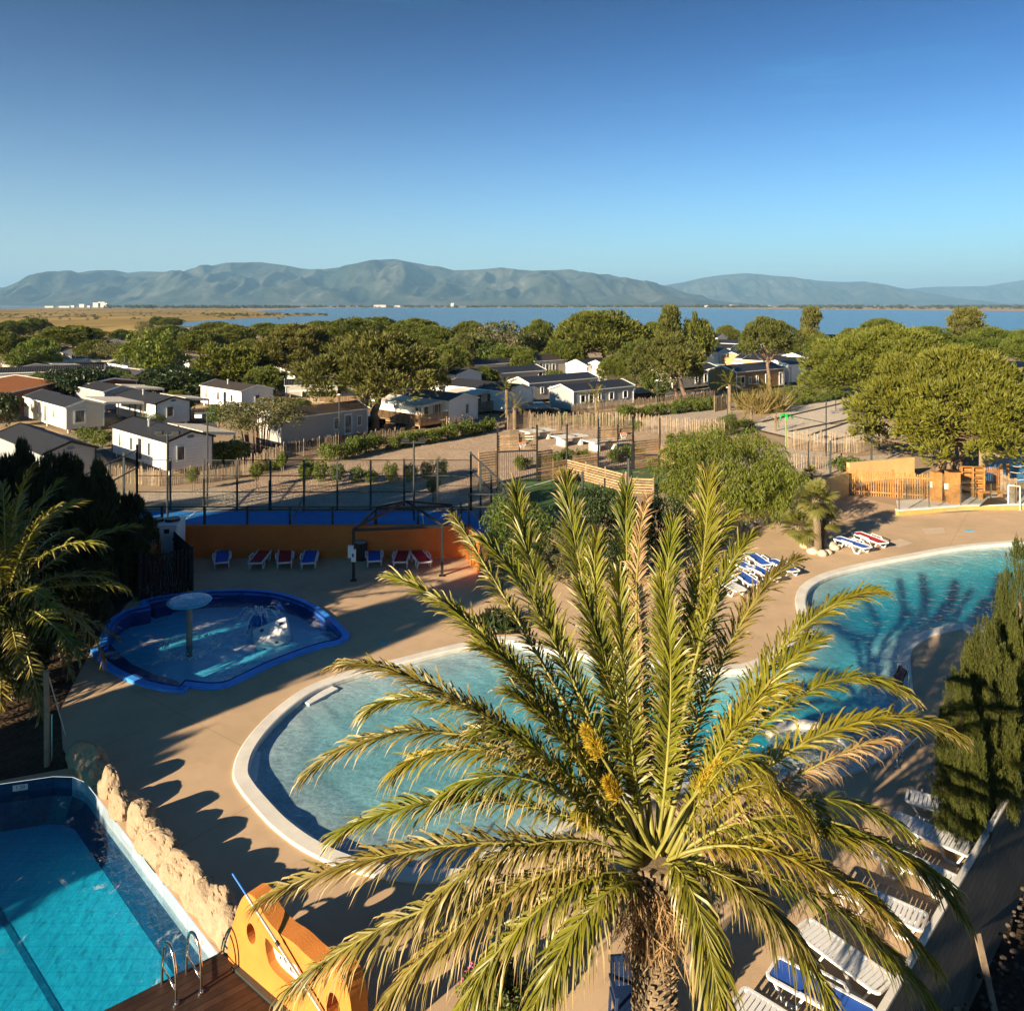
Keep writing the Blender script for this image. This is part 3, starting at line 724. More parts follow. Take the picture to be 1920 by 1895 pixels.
# haze over plain and mountains
hm,nt,out=nmat('haze_air'); pv=nt.nodes.new('ShaderNodeVolumePrincipled')
pv.inputs['Color'].default_value=(.33,.64,1.0,1); pv.inputs['Density'].default_value=6.2e-5; pv.inputs['Anisotropy'].default_value=0
nt.links.new(pv.outputs[0],out.inputs['Volume'])
mb=MB(); mb.box(-24000,-400,-6,24000,25500,800); tag(mb.build('haze',hm),kind='stuff')
# ================================================================= vegetation
def unit(v): return v/np.maximum(np.linalg.norm(v,axis=1,keepdims=True),1e-9)
def rdirs(n,r=rng): return unit(r.normal(size=(n,3)))
def tufts(P,D,length,width,blades,spread,r):
    """bundles of narrow blades leaving points P along directions D"""
    n=len(P); P=np.repeat(P,blades,0); D=np.repeat(D,blades,0)
    d=unit(D+spread*r.normal(size=P.shape)); s=unit(np.cross(d,rdirs(len(P),r)))
    L=length*(.6+.8*r.random((len(P),1))); w=width*(.7+.6*r.random((len(P),1)))
    a=P+s*w*.35; b=P-s*w*.35; c=P+d*L*.55-s*w*.6; e=P+d*L*.55+s*w*.6; t=P+d*L
    V=np.stack([a,b,c,t,e],1).reshape(-1,3)
    k=np.arange(len(P))[:,None]*5
    return V,np.concatenate([k+np.array([[0,1,2]]),k+np.array([[0,2,4]]),k+np.array([[4,2,3]])],0)
def leaves(P,N,size,r,aspect=.5):
    n=len(P); nn=unit(N+.9*r.normal(size=P.shape)); u=unit(np.cross(nn,rdirs(n,r))); v=np.cross(nn,u)
    L=size*(.6+.8*r.random((n,1))); w=L*aspect
    V=np.stack([P-u*L*.5,P-v*w*.5+nn*w*.1,P+u*L*.5,P+v*w*.5+nn*w*.1],1).reshape(-1,3)
    k=np.arange(n)[:,None]*4
    return V,np.concatenate([k+np.array([[0,1,2]]),k+np.array([[0,2,3]])],0)
def merge(parts):
    Vs=[];Ts=[];o=0
    for V,T in parts: Vs.append(V);Ts.append(T+o);o+=len(V)
    return np.concatenate(Vs),np.concatenate(Ts)

def clump_centres(shape,n,r):
    out=[]
    while len(out)<n:
        if shape=='umbrella':
            a=r.random()*2*math.pi; q=math.sqrt(r.random())*.92
            top=.20+.74*math.sqrt(max(0,1-q*q)); z=top-abs(r.normal())*.10-(.5*top*r.random() if r.random()<.42 else 0)
            rag=1+.16*math.sin(3*a+n)+.1*math.sin(5*a+2*n)
            out.append((math.cos(a)*q*rag*.92,math.sin(a)*q*rag*.92,z))
        elif shape=='broad':
            d=r.normal(size=3); d/=np.linalg.norm(d); k=(.45+.55*r.random()**.5)*.86*(1+.15*math.sin(4*d[0]+3*d[1]+n))
            out.append((d[0]*k,d[1]*k,.5+d[2]*k*.5))
        elif shape=='ragged':
            a=r.random()*2*math.pi; z=r.random()**.8; q=(1-.65*z)*(.35+.65*r.random())
            if math.sin(5*a+9*z+n)>.55: continue
            out.append((math.cos(a)*q*.9,math.sin(a)*q*.9,z*.95))
        elif shape=='weep':
            a=r.random()*2*math.pi; q=math.sqrt(r.random())*.9; z=.35+.6*math.sqrt(max(0,1-q*q))-.5*r.random()**1.5*(.4+q)
            out.append((math.cos(a)*q,math.sin(a)*q,max(.05,z)))
    return np.array(out)
def crown(name,shape,mat,ncl,per,leaf,kind,seed,cr=.2,flat=.7):
    r=np.random.default_rng(seed); C=clump_centres(shape,ncl,r); parts=[]
    for c in C:
        k=cr*(.65+.7*r.random()); d=rdirs(per,r)
        d[:,2]=np.abs(d[:,2])*np.where(r.random(per)<.78,1,-1)
        rad=(.55+.45*r.random((per,1))**.4)
        P=c+d*rad*np.array([k,k,k*flat])
        if kind=='pine':
            o=unit(d+np.array([0,0,.75])+.4*np.array([c[0],c[1],0])); parts.append(tufts(P,o,leaf,leaf*.20,3,.33,r))
        elif kind=='leaf': parts.append(leaves(P,unit(d+np.array([0,0,.5])),leaf,r))
        elif kind=='weep':
            o=unit(d*.5+np.array([0,0,-.9])); parts.append(tufts(P,o,leaf*1.6,leaf*.22,2,.35,r))
    V,T=merge(parts); return np_mesh(name,V,T,mat),C
m_pine=leafmat('stone_pine_needles',(.030,.055,.010),(.17,.20,.024),None,.55,.22,.5)
m_pine2=leafmat('near_pine_needles',(.045,.072,.012),(.22,.235,.028),None,.55,.25,.45)
m_brownpine=leafmat('dry_pine_needles',(.045,.06,.014),(.18,.185,.036),None,.6,.22,.5)
m_broad=leafmat('broad_leaves',(.03,.06,.012),(.14,.19,.03),None,.45,.35,.6)
m_bright=leafmat('young_leaves',(.07,.11,.018),(.22,.27,.035),None,.45,.4,.6)
m_dark=leafmat('dark_leaves',(.014,.028,.010),(.05,.075,.02),None,.4,.2,.7)
m_pepper=leafmat('pepper_tree_leaves',(.05,.085,.014),(.21,.27,.035),None,.5,.4,.7)
m_cyp=leafmat('cypress_sprays',(.016,.03,.007),(.13,.15,.026),None,.6,.22,2.6)
m_conif=leafmat('dark_conifer_needles',(.012,.024,.012),(.05,.075,.022),None,.6,.12,.7)
m_hedge=leafmat('hedge_leaves',(.04,.075,.014),(.18,.24,.035),None,.45,.35,1.5)
m_olive=leafmat('olive_leaves',(.06,.075,.03),(.20,.2,.07),None,.5,.3,.9)
m_palm=leafmat('palm_leaflets',(.035,.058,.008),(.25,.26,.022),(.50,.36,.18),.38,.2,.5)
m_palmy=leafmat('palm_leaflets_yellow',(.11,.115,.014),(.38,.33,.03),(.50,.36,.18),.38,.3,.5)
m_palmo=leafmat('palm_leaflets_old',(.075,.085,.018),(.29,.24,.05),(.60,.42,.24),.45,.25,.5)
m_palmd=leafmat('palm_leaflets_dry',(.22,.14,.06),(.50,.35,.18),(.62,.45,.27),.6,.2,.5)
m_fan=leafmat('fan_palm_leaves',(.05,.07,.016),(.22,.23,.05),(.42,.36,.15),.45,.25,.8)
m_reed=leafmat('reed_grass',(.12,.1,.03),(.36,.29,.10),None,.6,.3,.5)
m_flower=leafmat('oleander_leaves',(.03,.06,.015),(.12,.16,.04),None,.45,.3,1.0)
m_pink=plain('pink_petals',(.65,.10,.22),.6,0,.2)
m_rachis=plain('palm_rachis',(.24,.22,.045),.5,0,.2)
m_datespray=leafmat('date_flower_sprays',(.28,.21,.015),(.58,.42,.04),None,.5,.2,2)

CR={}
CR['umb']=[crown('stone_pine_crown','umbrella',m_pine,130,95,.075,'pine',10+i,.165) for i in range(4)]
CR['umbbig']=[crown('stone_pine_crown','umbrella',m_pine2,260,140,.043,'pine',20+i,.135) for i in range(2)]
CR['dry']=[crown('pine_crown','umbrella',m_brownpine,150,80,.062,'pine',30+i,.14) for i in range(2)]
CR['rag']=[crown('pine_crown','ragged',m_brownpine,70,60,.11,'pine',40+i,.15) for i in range(2)]
CR['tall']=[crown('pine_crown','broad',m_pine,110,60,.10,'pine',50+i,.17) for i in range(2)]
CR['broad']=[crown('tree_crown','broad',m_broad,90,75,.075,'leaf',60+i,.2) for i in range(2)]
CR['bright']=[crown('tree_crown','broad',m_bright,90,75,.075,'leaf',66+i,.2) for i in range(2)]
CR['dark']=[crown('tree_crown','broad',m_dark,90,80,.08,'leaf',70+i,.2) for i in range(2)]
CR['olive']=[crown('tree_crown','broad',m_olive,80,80,.06,'leaf',74+i,.18) for i in range(2)]
CR['bush']=[crown('bush_foliage','broad',m_hedge,40,60,.11,'leaf',80+i,.28) for i in range(3)]
CR['ball']=[crown('bush_foliage','broad',m_broad,90,110,.05,'leaf',86,.22)]
CR['pepper']=[crown('pepper_tree_crown','broad',m_pepper,170,170,.026,'weep',90,.13,1.0)]
CR['shrub']=[crown('shrub_foliage','broad',m_hedge,150,150,.035,'leaf',93,.16),crown('shrub_foliage','broad',m_dark,130,150,.045,'leaf',94,.17),crown('shrub_foliage','broad',m_olive,130,150,.035,'leaf',95,.16)]
CR['conif']=[crown('conifer_crown','broad',m_conif,170,90,.075,'pine',96+i,.13) for i in range(2)]

def limbs(mb,base,top,C,rx,rz,z0,cx,cy,r0,n,seed,lean=0):
    """tapered trunk and limbs that reach into the crown"""
    rr=random.Random(seed); base=Vector(base); top=Vector(top)
    pts=[];rad=[]
    for i in range(6):
        t=i/5; p=base.lerp(top,t)+Vector((rr.uniform(-1,1),rr.uniform(-1,1),0))*r0*.7*math.sin(math.pi*t); pts.append(p); rad.append(r0*(1.25-.55*t) if i else r0*1.5)
    mb.tube(pts,rad,8,True,.15)
    idx=list(range(len(C))); rr.shuffle(idx)
    for k in idx[:n]:
        c=Vector((cx+C[k][0]*rx,cy+C[k][1]*rx,z0+C[k][2]*rz)); s=base.lerp(top,rr.uniform(.62,1))
        m=s.lerp(c,.5)+Vector((rr.uniform(-.1,.1)*rx,rr.uniform(-.1,.1)*rx,-.05*rz))
        mb.tube([s,m,c],[r0*.42,r0*.24,r0*.06],5,False)
def tree(kind,label,cx,ytop,ybot,width,by,bx=None,name='pine_tree',cat='tree',group=None,twin=None,var=0,n=12,r0=None,cut=None):
    b=G(bx if bx is not None else cx,by); D=b.y
    rx=width/2*D/F*(1.12 if kind!='umbbig' else 1.04); zt=H-(ytop-HOR)*D/F; zb=max(.25,H-(ybot-HOR)*D/F); zb-=.12*(zt-zb); zb=max(.25,zb)
    X=(cx-CX)*D/F; t=thing(name,label,cat,(b.x,b.y,0),0,group)
    me,C=CR[kind][var%len(CR[kind])]; rr=random.Random(label)
    rz=(zt-zb)
    o=link('crown',me,t); o.location=(X-b.x,0,zb); o.rotation_euler=(0,0,rr.random()*6.28); o.scale=(rx,rx*rr.uniform(.9,1.05),rz)
    mb=MB(); r0=r0 or max(.1,min(.34,rx*.05)); cr=math.cos(o.rotation_euler.z);sn=math.sin(o.rotation_euler.z)
    CC=[(c[0]*cr-c[1]*sn,c[0]*sn+c[1]*cr,c[2]) for c in C]
    for q in (twin or [(0,0)]):
        bb=(q[0]*D/F,q[1],-.1); limbs(mb,bb,((X-b.x)*.8+q[0]*.4*D/F,0,zb+rz*.35),CC,rx,rz,zb,X-b.x,0,r0,n,label)
    link('trunk',mb.mesh('trunk',bark,True),t); return t

# ---- pines and broad trees of the camp site: px of crown centre, top, bottom, width, foot
T=tree
T('umb','flat topped stone pine with forked dark trunk above pale roofs',138,613,652,118,676,139,'stone_pine','pine',var=0)
T('bright','light green leafy tree beside the grey canopy roofs',72,634,694,88,706,72,'leafy_tree','tree',var=0)
T('umb','low round pine clump at the marsh side of the camp, cut by the picture edge',8,626,672,96,686,8,'stone_pine','pine',var=1)
T('dark','dark leafy tree with bent trunk in front of the orange tiled roof',148,687,752,122,757,145,'leafy_tree','tree',var=0,n=16)
T('bright','tall bright green tree in the middle of the white homes',288,620,708,116,716,290,'leafy_tree','tree',var=1,n=16)
T('dark','wide dark shrub-like tree under the tall bright green tree',325,688,748,132,752,325,'leafy_tree','tree',var=1)
T('tall','dense dark green pine behind the white home with three windows',428,650,732,140,738,415,'pine_tree','pine',var=0,n=16)
T('olive','small brownish green tree beside a grey canopy roof',207,640,694,62,698,205,'leafy_tree','tree',var=0)
T('olive','low olive coloured bush tree behind the dark roofed white home',246,700,742,76,744,246,'leafy_tree','tree',var=1)
T('umb','small round pine at the marsh edge above the white roofs',228,619,640,44,654,228,'stone_pine','pine',var=2)
T('umb','round pine in the row behind the tall bright green tree',318,612,650,76,664,318,'stone_pine','pine',var=3)
T('umb','broad dark pine between the bright green tree and the dense pine',372,622,668,92,676,372,'stone_pine','pine',var=1)
T('umb','pine with domed crown right behind the dense dark green pine',440,612,656,100,668,440,'stone_pine','pine',var=2)
T('umb','low pine crown at the lake shore near the marsh inlet',405,605,632,86,650,405,'stone_pine','pine',var=0)
T('umb','small pine on the lake shore above the brownish pine',498,607,632,70,650,498,'stone_pine','pine',var=3)
T('dry','wide brownish pine spreading over two white roofs',562,612,702,172,728,555,'pine_tree','pine',var=0,n=26)
T('dry','large twin trunk pine shading the home with red shutters',712,628,752,250,812,678,'pine_tree','pine',twin=[(-18,0),(20,.6)],var=1,n=34)
T('umb','dark pine dome behind the large twin trunk pine',665,598,640,120,668,665,'stone_pine','pine',var=0)
T('umb','pine dome at the shore with a small notch toward the lake',708,596,630,78,654,708,'stone_pine','pine',var=1)
T('umb','flat pine crown just below the open lake',778,600,640,104,660,778,'stone_pine','pine',var=2)
T('umb','lower rounded pine beside the brown leaved tree',812,614,662,96,676,812,'stone_pine','pine',var=3)
T('umb','pine crown peeping over the brown leaved tree',880,604,640,66,662,880,'stone_pine','pine',var=0)
T('olive','brown leaved tree in the middle of the pine row',938,602,682,118,690,938,'leafy_tree','tree',var=0,n=18)
T('broad','green leafy tree below the brown leaved tree',912,634,690,84,695,912,'leafy_tree','tree',var=0)
T('dry','bare looking greyish pine next to the brown leaved tree',868,628,688,74,696,868,'pine_tree','pine',var=1)
T('umb','brownish green pine between the brown leaved tree and the biggest dome',1012,604,668,74,682,1012,'stone_pine','pine',var=2)
T('umb','biggest domed pine of the row standing out against the lake',1122,587,672,178,694,1142,'stone_pine','pine',var=1,n=26)
T('umb','small pine behind the biggest dome on the lake side',1224,607,656,56,672,1224,'stone_pine','pine',var=3)
T('dry','tall ragged pine with two pale trunks beside a parked black car',1256,628,712,130,752,1280,'pine_tree','pine',twin=[(-8,0),(11,.5)],var=0,n=30)
T('rag','narrow ragged pine top rising into the lake behind the two pale trunks',1256,580,650,74,700,1262,'pine_tree','pine',var=0)
T('tall','slim dark pine crown beside the narrow ragged pine top',1306,592,672,58,700,1306,'pine_tree','pine',var=1)
T('umb','little round pine on the lake shore beyond white homes',1362,612,644,46,652,1362,'stone_pine','pine',var=2)
T('dry','single tall pine with bare straight trunk in front of the brown home',1437,597,668,104,738,1445,'pine_tree','pine',var=1,n=30,r0=.22)
T('rag','upright cypress-like pine standing against the lake',1523,582,642,66,664,1523,'pine_tree','pine',var=1)
T('umb','round headed pine by the white home with dappled wall',1535,630,670,62,694,1535,'stone_pine','pine',var=0)
T('umb','pine dome half hidden behind the large right hand pines',1650,600,640,74,664,1650,'stone_pine','pine',var=3)
T('umb','small pine at the shore beside a white gable',1598,617,650,52,668,1598,'stone_pine','pine',var=1)
T('rag','open branched pine with wind blown top near the lake',1812,583,640,98,668,1812,'pine_tree','pine',var=0)
T('umb','flat pine crown behind the wind blown pine',1862,618,672,120,690,1862,'stone_pine','pine',var=2)
T('umb','pine crown at the rim of the view beyond the big pines',1925,622,680,84,704,1925,'stone_pine','pine',var=0)
T('umb','pine crown between the wind blown pine and the big green pines',1742,615,660,100,690,1742,'stone_pine','pine',var=3)
T('umbbig','huge sunlit pine spreading behind the sand court',1665,613,752,300,800,1690,'stone_pine','pine',var=0,n=70,r0=.2)
T('umbbig','huge nearest pine with low branches over the timber fence',1790,660,872,400,888,1772,'stone_pine','pine',var=1,n=90,twin=[(-14,0),(14,.4),(40,.8)],r0=.17)
T('umb','low pine hugging the shore left of the little round pine',1330,636,660,40,668,1330,'stone_pine','pine',var=1)
for i,(x,yt,yb,w,by,k,l) in enumerate([(255,640,690,80,700,'umb','domed green pine between the light leafy tree and the tall bright tree'),(180,640,676,70,690,'umb','green pine dome above the blue grey gable'),(40,655,690,70,712,'broad','leafy tree over the dark roofed home at the view edge'),(360,690,745,70,752,'broad','green tree beside the wide dark shrub-like tree'),(500,690,735,80,745,'tall','green pine behind the canopied timber terrace'),(610,640,705,110,725,'umb','green pine filling the gap left of the twin trunk pine'),(790,660,735,90,752,'broad','leafy tree behind the white hut with red door'),(840,650,700,80,712,'umb','low green pine above the white hut'),(960,650,690,90,700,'tall','bushy pine behind the small chalet'),(1060,640,690,80,700,'umb','lower pine dome leaning on the biggest dome'),(1200,640,700,80,716,'umb','green pine between biggest dome and the two pale trunks'),(1180,700,735,50,742,'olive','small tree at the end of the four windowed home'),(560,745,775,50,780,'broad','small tree at the corner of the canopied home'),(1480,640,680,60,690,'umb','low pine behind the tan home'),(1560,680,730,80,742,'tall','shaggy pine beside the dappled home'),(540,610,650,90,664,'umb','dark pine at the lake behind the brownish pine'),(600,604,640,80,656,'umb','rounded pine by the lake left of the dark pine dome'),(1075,600,640,60,664,'umb','pine top behind the biggest dome'),(410,755,792,50,800,'broad','bushy tree between the two white homes with pipes'),(330,735,775,60,782,'umb','small pine above the clipped round bush home'),(220,690,728,56,736,'broad','leafy tree between the low white homes'),(80,700,742,60,752,'umb','dark pine over the orange roof edge'),(12,735,790,60,800,'dark','dark leafy tree at the picture edge below the orange roof'),(470,640,690,90,700,'umb','pine dome left of the brownish pine'),(655,650,700,70,716,'tall','pine rising left of the twin trunk crown'),(750,700,755,60,764,'broad','tree shading the red shuttered home roof'),(905,690,728,56,736,'umb','low pine over the slate roofed home'),(985,660,700,60,706,'umb','low pine by the small chalet'),(1160,668,712,70,722,'umb','low pine between the white gables'),(1230,690,740,60,752,'broad','leafy tree by the black car'),(1410,640,672,50,684,'broad','leafy tree in the staggered row'),(620,690,745,60,760,'broad','tree behind the canopied timber terrace')]):
    T(k,l,x,yt,yb,w,by,x,'stone_pine' if k=='umb' else 'leafy_tree' if k in('broad','olive') else 'pine_tree','tree' if k in('broad','olive') else 'pine',var=i)
# shoreline scrub seen against the marsh
for i,(x,yt,yb,w,l) in enumerate([(20,603,634,70,'scrubby dark pine at the end of the marsh road'),(62,598,628,60,'rounded bush pine where the marsh begins'),(95,612,640,40,'small sunlit bush at the marsh edge'),(272,602,628,34,'pale palm-like bush on the marsh bank'),(318,596,612,46,'dark thicket beside the marsh inlet'),(295,595,611,32,'rounded thicket on the marsh inlet bank')]):
    T('olive' if i in (2,3) else 'umb',l,x,yt,yb,w,yb+10,x,'marsh_bush','bush',var=i)

# ---- pepper tree, shrubs round the sports courts
T('pepper','weeping pepper tree with feathery bright leaves by the ochre wall',1362,806,968,262,986,1368,'pepper_tree','tree',n=46,r0=.14)
def bush(kind,label,cx,ytop,ybot,width,var=0,name='bush',cat='bush',group=None):
    b=G(cx,ybot); D=b.y; rx=width/2*D/F; rz=(ybot-ytop)*D/F
    t=thing(name,label,cat,(b.x,b.y,0),0,group); me,C=CR[kind][var%len(CR[kind])]
    o=link('foliage',me,t); o.scale=(rx,rx,rz); o.rotation_euler=(0,0,random.random()*6)
    mb=MB()
    for k in range(5):
        a=random.random()*6.28; mb.tube([(0,0,-.05),(math.cos(a)*rx*.3,math.sin(a)*rx*.3,rz*.4),(math.cos(a)*rx*.5,math.sin(a)*rx*.5,rz*.7)],[max(.02,rx*.04),max(.015,rx*.025),.01],5)
    link('stem',mb.mesh('stem',bark),t); return t
bush('shrub','big glossy round shrub beside the turf court and orange wall',968,925,1078,152,0)
bush('shrub','yellowish flowering shrub at the foot of the glossy shrub',1040,985,1085,120,2)
bush('shrub','tall dark shrub behind the palm fronds next to the pepper tree',1135,915,1085,170,1)
bush('shrub','second dark shrub deep behind the palm fronds',1235,930,1060,130,1)
bush('ball','clipped round bush in front of the white home gable',284,776,808,52)
bush('ball','round headed clipped shrub at the corner of the sand court',1368,777,816,50)
def multi(label,cx,ytop,ybot,w):
    b=G(cx,ybot); D=b.y; rx=w/2*D/F; zt=H-(ytop-HOR)*D/F
    t=thing('shrub_tree',label,'tree',(b.x,b.y,0)); me,C=CR['olive'][1]
    o=link('crown',me,t); o.location=(0,0,zt*.38); o.scale=(rx,rx*.8,zt*.62)
    mb=MB()
    for k in range(16):
        a=random.random()*6.28; q=random.random()**.5
        mb.tube([(math.cos(a)*.35*rx*q,math.sin(a)*.3*rx*q,-.1),(math.cos(a)*.45*rx*q,math.sin(a)*.4*rx*q,zt*.4),(math.cos(a)*.8*rx*q,math.sin(a)*.7*rx*q,zt*.75)],[.07,.05,.015],5,False)
    link('stem',mb.mesh('stem',bark,True),t)
multi('many stemmed olive green tree in front of the grey home wall',488,742,852,160)
for i,(x,yt,yb,w,l) in enumerate([(160,800,828,40,'shrub under the greige home window'),(190,806,838,44,'shrub at the corner of the enclosed terrace'),(240,790,806,60,'low hedge below the white home'),(430,822,868,70,'dark bushes beside the white canopy'),(395,830,860,46,'brown bush under the white canopy'),(500,862,880,60,'low dark undergrowth at the picket fence'),(1320,745,765,90,'hedge behind the driftwood panel fence'),(1390,738,752,70,'shrubs below the brown home'),(1470,728,748,60,'tall shrubs by the brown home end wall'),(1500,722,742,70,'shrub row near the dappled white home'),(1400,785,806,40,'yellow green tuft by the sand court'),(1130,705,735,44,'green bush under the white gables'),(1040,692,712,38,'yellow green bush behind the long grey roofs'),(800,735,760,60,'bright bush behind the red shuttered home'),(1850,790,842,90,'sunny bush under the huge nearest pine'),(1590,855,885,60,'grey green bush at the wall corner')]):
    bush('bush',l,x,yt,yb,w,i)
# hedge rows that read as rows of separate shrubs
def shrubrow(pts,n,h,w,group,label,cat='shrub'):
    P=[G(*p) for p in pts]; first=None
    seg=[(P[i+1]-P[i]).length for i in range(len(P)-1)]; tot=sum(seg)
    for k in range(n):
        s=tot*(k+.5)/n; i=0
        while s>seg[i] and i<len(seg)-1: s-=seg[i]; i+=1
        p=P[i].lerp(P[i+1],s/seg[i])+Vector((random.uniform(-.25,.25),random.uniform(-.25,.25),0))
        if first is None:
            t=thing('shrub',label,cat,p,0,group); link('foliage',CR['bush'][0][0],t)
            mb=MB(); mb.tube([(0,0,-.05),(0,0,.5)],[.05,.02],5); link('stem',mb.mesh('stem',bark),t); first=t
        else: t=copy_tree(first)
        t.location=p; t.rotation_euler=(0,0,random.random()*6); q=random.uniform(.75,1.25)
        t.scale=(w*q,w*q,h*random.uniform(.75,1.25))
shrubrow([(612,868),(690,848),(760,838),(850,822),(930,806)],19,1.25,.7,'shrubs edging the gravel garden','leafy green shrub in the row edging the pink gravel garden')
shrubrow([(560,896),(640,906),(760,902),(850,895)],9,1.2,.5,'young shrubs between gravel garden and padel court','small young shrub planted between gravel garden and padel court')
shrubrow([(985,800),(1040,797),(1110,798),(1200,810)],8,1.1,.6,'shrubs behind the stone tables','yellow green shrub growing behind the stone ping pong tables')
shrubrow([(1160,786),(1220,780),(1280,774),(1340,768)],14,1.3,.75,'hedge plants along the upper pale fence','dark green hedge plant along the upper paling fence')
shrubrow([(1075,770),(1130,764),(1200,757)],8,1.0,.6,'plants below the grey home','low plant at the foot of the grey home')
shrubrow([(955,884),(985,880),(1080,868),(1100,864)],6,1.0,.5,'shrubs seen through the goals','small shrub seen through the bars of the first goal')
shrubrow([(1150,868),(1180,862),(1210,858)],5,1.0,.5,'shrubs behind the second goal','small shrub seen through the bars of the second goal')
shrubrow([(1255,850),(1290,845),(1300,870),(1260,872)],6,1.4,.9,'bushes by the turf corner','straggly bush at the corner of the turf court')
shrubrow([(1490,762),(1540,752),(1590,744)],8,1.1,.7,'shrubs at the top of the sand court','shrub at the upper side of the sand court')
def sapling(label,x,yt,yb,w):
    b=G(x,yb); D=b.y; t=thing('sapling',label,'tree',(b.x,b.y,0)); h=(yb-yt)*D/F; rx=w/2*D/F
    o=link('crown',CR['bright'][0][0],t); o.location=(0,0,h*.35); o.scale=(rx,rx,h*.65)
    mb=MB(); mb.tube([(0,0,-.05),(0,0,h*.6)],[.04,.025],6); link('trunk',mb.mesh('trunk',bark),t)
    mb=MB(); mb.tube([(.12,0,-.05),(.12,0,h*.75)],.025,5); link('stake',mb.mesh('stake',postwood),t)
sapling('staked sapling with thin trunk near the paling fence',528,846,892,24)
sapling('staked sapling closest to the white home gable',360,875,920,28)
sapling('bushy staked sapling in the gravel by the padel court',480,865,915,30)
sapling('young conical tree standing at the tip of the shrub row',572,862,922,30)
sapling('thin bare sapling on the path beside white wall plates',812,892,942,30)

# ---- dark conifers beside the splash pool
def conif(label,x,yt,yb,D,w,var):
    X=(x-CX)*D/F; zt=H-(yt-HOR)*D/F; t=thing('conifer_shrub',label,'conifer',(X,D,0)); rx=w/2*D/F
    o=link('foliage',CR['conif'][var%2][0],t); o.scale=(rx,rx,zt); o.rotation_euler=(0,0,var*1.3)
    mb=MB(); mb.tube([(0,0,-.1),(0,0,zt*.7)],[.16,.04],7); link('trunk',mb.mesh('trunk',bark),t)
conif('tall dark conifer behind the bent palm fronds beside the black enclosure',170,888,1140,31.5,150,0)
conif('rounded dark conifer touching the black slatted enclosure',228,940,1130,32.0,120,1)
conif('dark conifer between palm and padel court corner',100,868,1120,33,150,1)
conif('spiky lit conifer at the picture edge beside the near white home',28,846,1110,35,130,0)
conif('low dark conifer skirt under the palm by the splash pool',150,1030,1210,27.5,120,1)
conif('dark hedge conifer under the old palm',30,1090,1300,23.5,160,0)
# trees that stand just outside the picture and shade the splash pool
LB=['tall conifer beyond the picture edge by the splash pool','second conifer of the screen beyond the edge','third conifer of the screen beyond the edge','fourth conifer of the screen beyond the edge','fifth conifer of the screen beyond the edge','last conifer of the screen beyond the edge','low conifer beside the swimming pool corner','low conifer behind the swimming pool','tall conifer behind the screen','tall conifer at the end of the screen']
for i,(x,y,h,w) in enumerate([(-23.3,9.2,12.0,1.9),(-26,12.5,4.8,1.8),(-27.5,17.0,13.5,2.6),(-28.5,21.5,12.5,2.8),(-29.5,26.5,12,2.8),(-33.5,31,7,2.4),(-19.6,9.8,4.8,1.8),(-21.5,6.0,5.0,1.6),(-30,25,6,2),(-36,20,6,3)]):
    t=thing('conifer_shrub',LB[i],'conifer',(x,y,0))
    o=link('foliage',CR['conif'][i%2][0],t); o.scale=(w,w,h)
    mb=MB(); mb.tube([(0,0,-.1),(0,0,h*.7)],[.2,.05],7); link('trunk',mb.mesh('trunk',bark),t)

t=thing('pine_tree','unseen bare stemmed pine with high crown, added to shade the orange wall','pine',(-26.6,13.2,0)); o=link('crown',CR['conif'][1][0],t); o.location=(0,0,8.3); o.scale=(2.6,2.6,6.2)  # added out of view: crown shades the wall, sun passes below to the pool
mb=MB(); mb.tube([(0,0,-.1),(0,0,11)],[.22,.1],8); link('trunk',mb.mesh('trunk',bark),t)
# ---- cypresses along the terrace wall
def cypress_mesh(seed,leaders,n):
    r=np.random.default_rng(seed); parts=[]
    for k in range(11):
        a=r.random()*6.28; q=.35+.5*r.random(); leaders=leaders+[(math.cos(a)*q,math.sin(a)*q,.40+.52*r.random(),.22+.16*r.random())]
    for (ox,oy,hh,rr) in leaders:
        m=int(330*hh*(rr+.15)); z=r.random(m)**.8*hh; a=r.random(m)*2*math.pi
        prof=rr*np.minimum(1,(1-(z/hh))**.62*1.5+.03)*(.78+.26*np.sin(a*3+z*7+ox*9)+.20*np.sin(a*5-z*19)+.14*np.sin(z*75+a*4))
        q=.55+.5*r.random(m)
        C=np.stack([ox+np.cos(a)*prof*q,oy+np.sin(a)*prof*q,z-.03],1); per=58; l=(.045+.055*r.random((m,1)))
        u=unit(np.stack([np.cos(a)*.45,np.sin(a)*.45,np.full(m,1.0)],1)+.25*r.normal(size=(m,3)))
        Cc=np.repeat(C,per,0); uu=np.repeat(u,per,0); ll=np.repeat(l,per,0); g=r.random((m*per,1))
        d=rdirs(m*per,r); P=Cc+uu*ll*g*np.array([[3.2,3.2,1.0]])*1.0+d*ll*np.array([[1.6,1.6,.35]])*(1.05-g)
        parts.append(tufts(P,unit(uu+.9*d*np.array([[1,1,.4]])),.020,.006,2,.35,r))
    V,T=merge(parts); return np_mesh('cypress_foliage',V,T,m_cyp)
def cypress(label,x,yt,D,w,leaders,seed):
    X=(x-CX)*D/F; zt=H-(yt-HOR)*D/F; zb=-.1
    t=thing('cypress_tree',label,'cypress',(X,D,0)); h=zt
    o=link('foliage',cypress_mesh(seed,leaders,21000),t); rx=w/2*D/F; o.scale=(rx,rx,h)
    mb=MB(); mb.tube([(0,0,-.1),(0,0,h*.8)],[.13,.03],7); link('trunk',mb.mesh('trunk',bark),t)
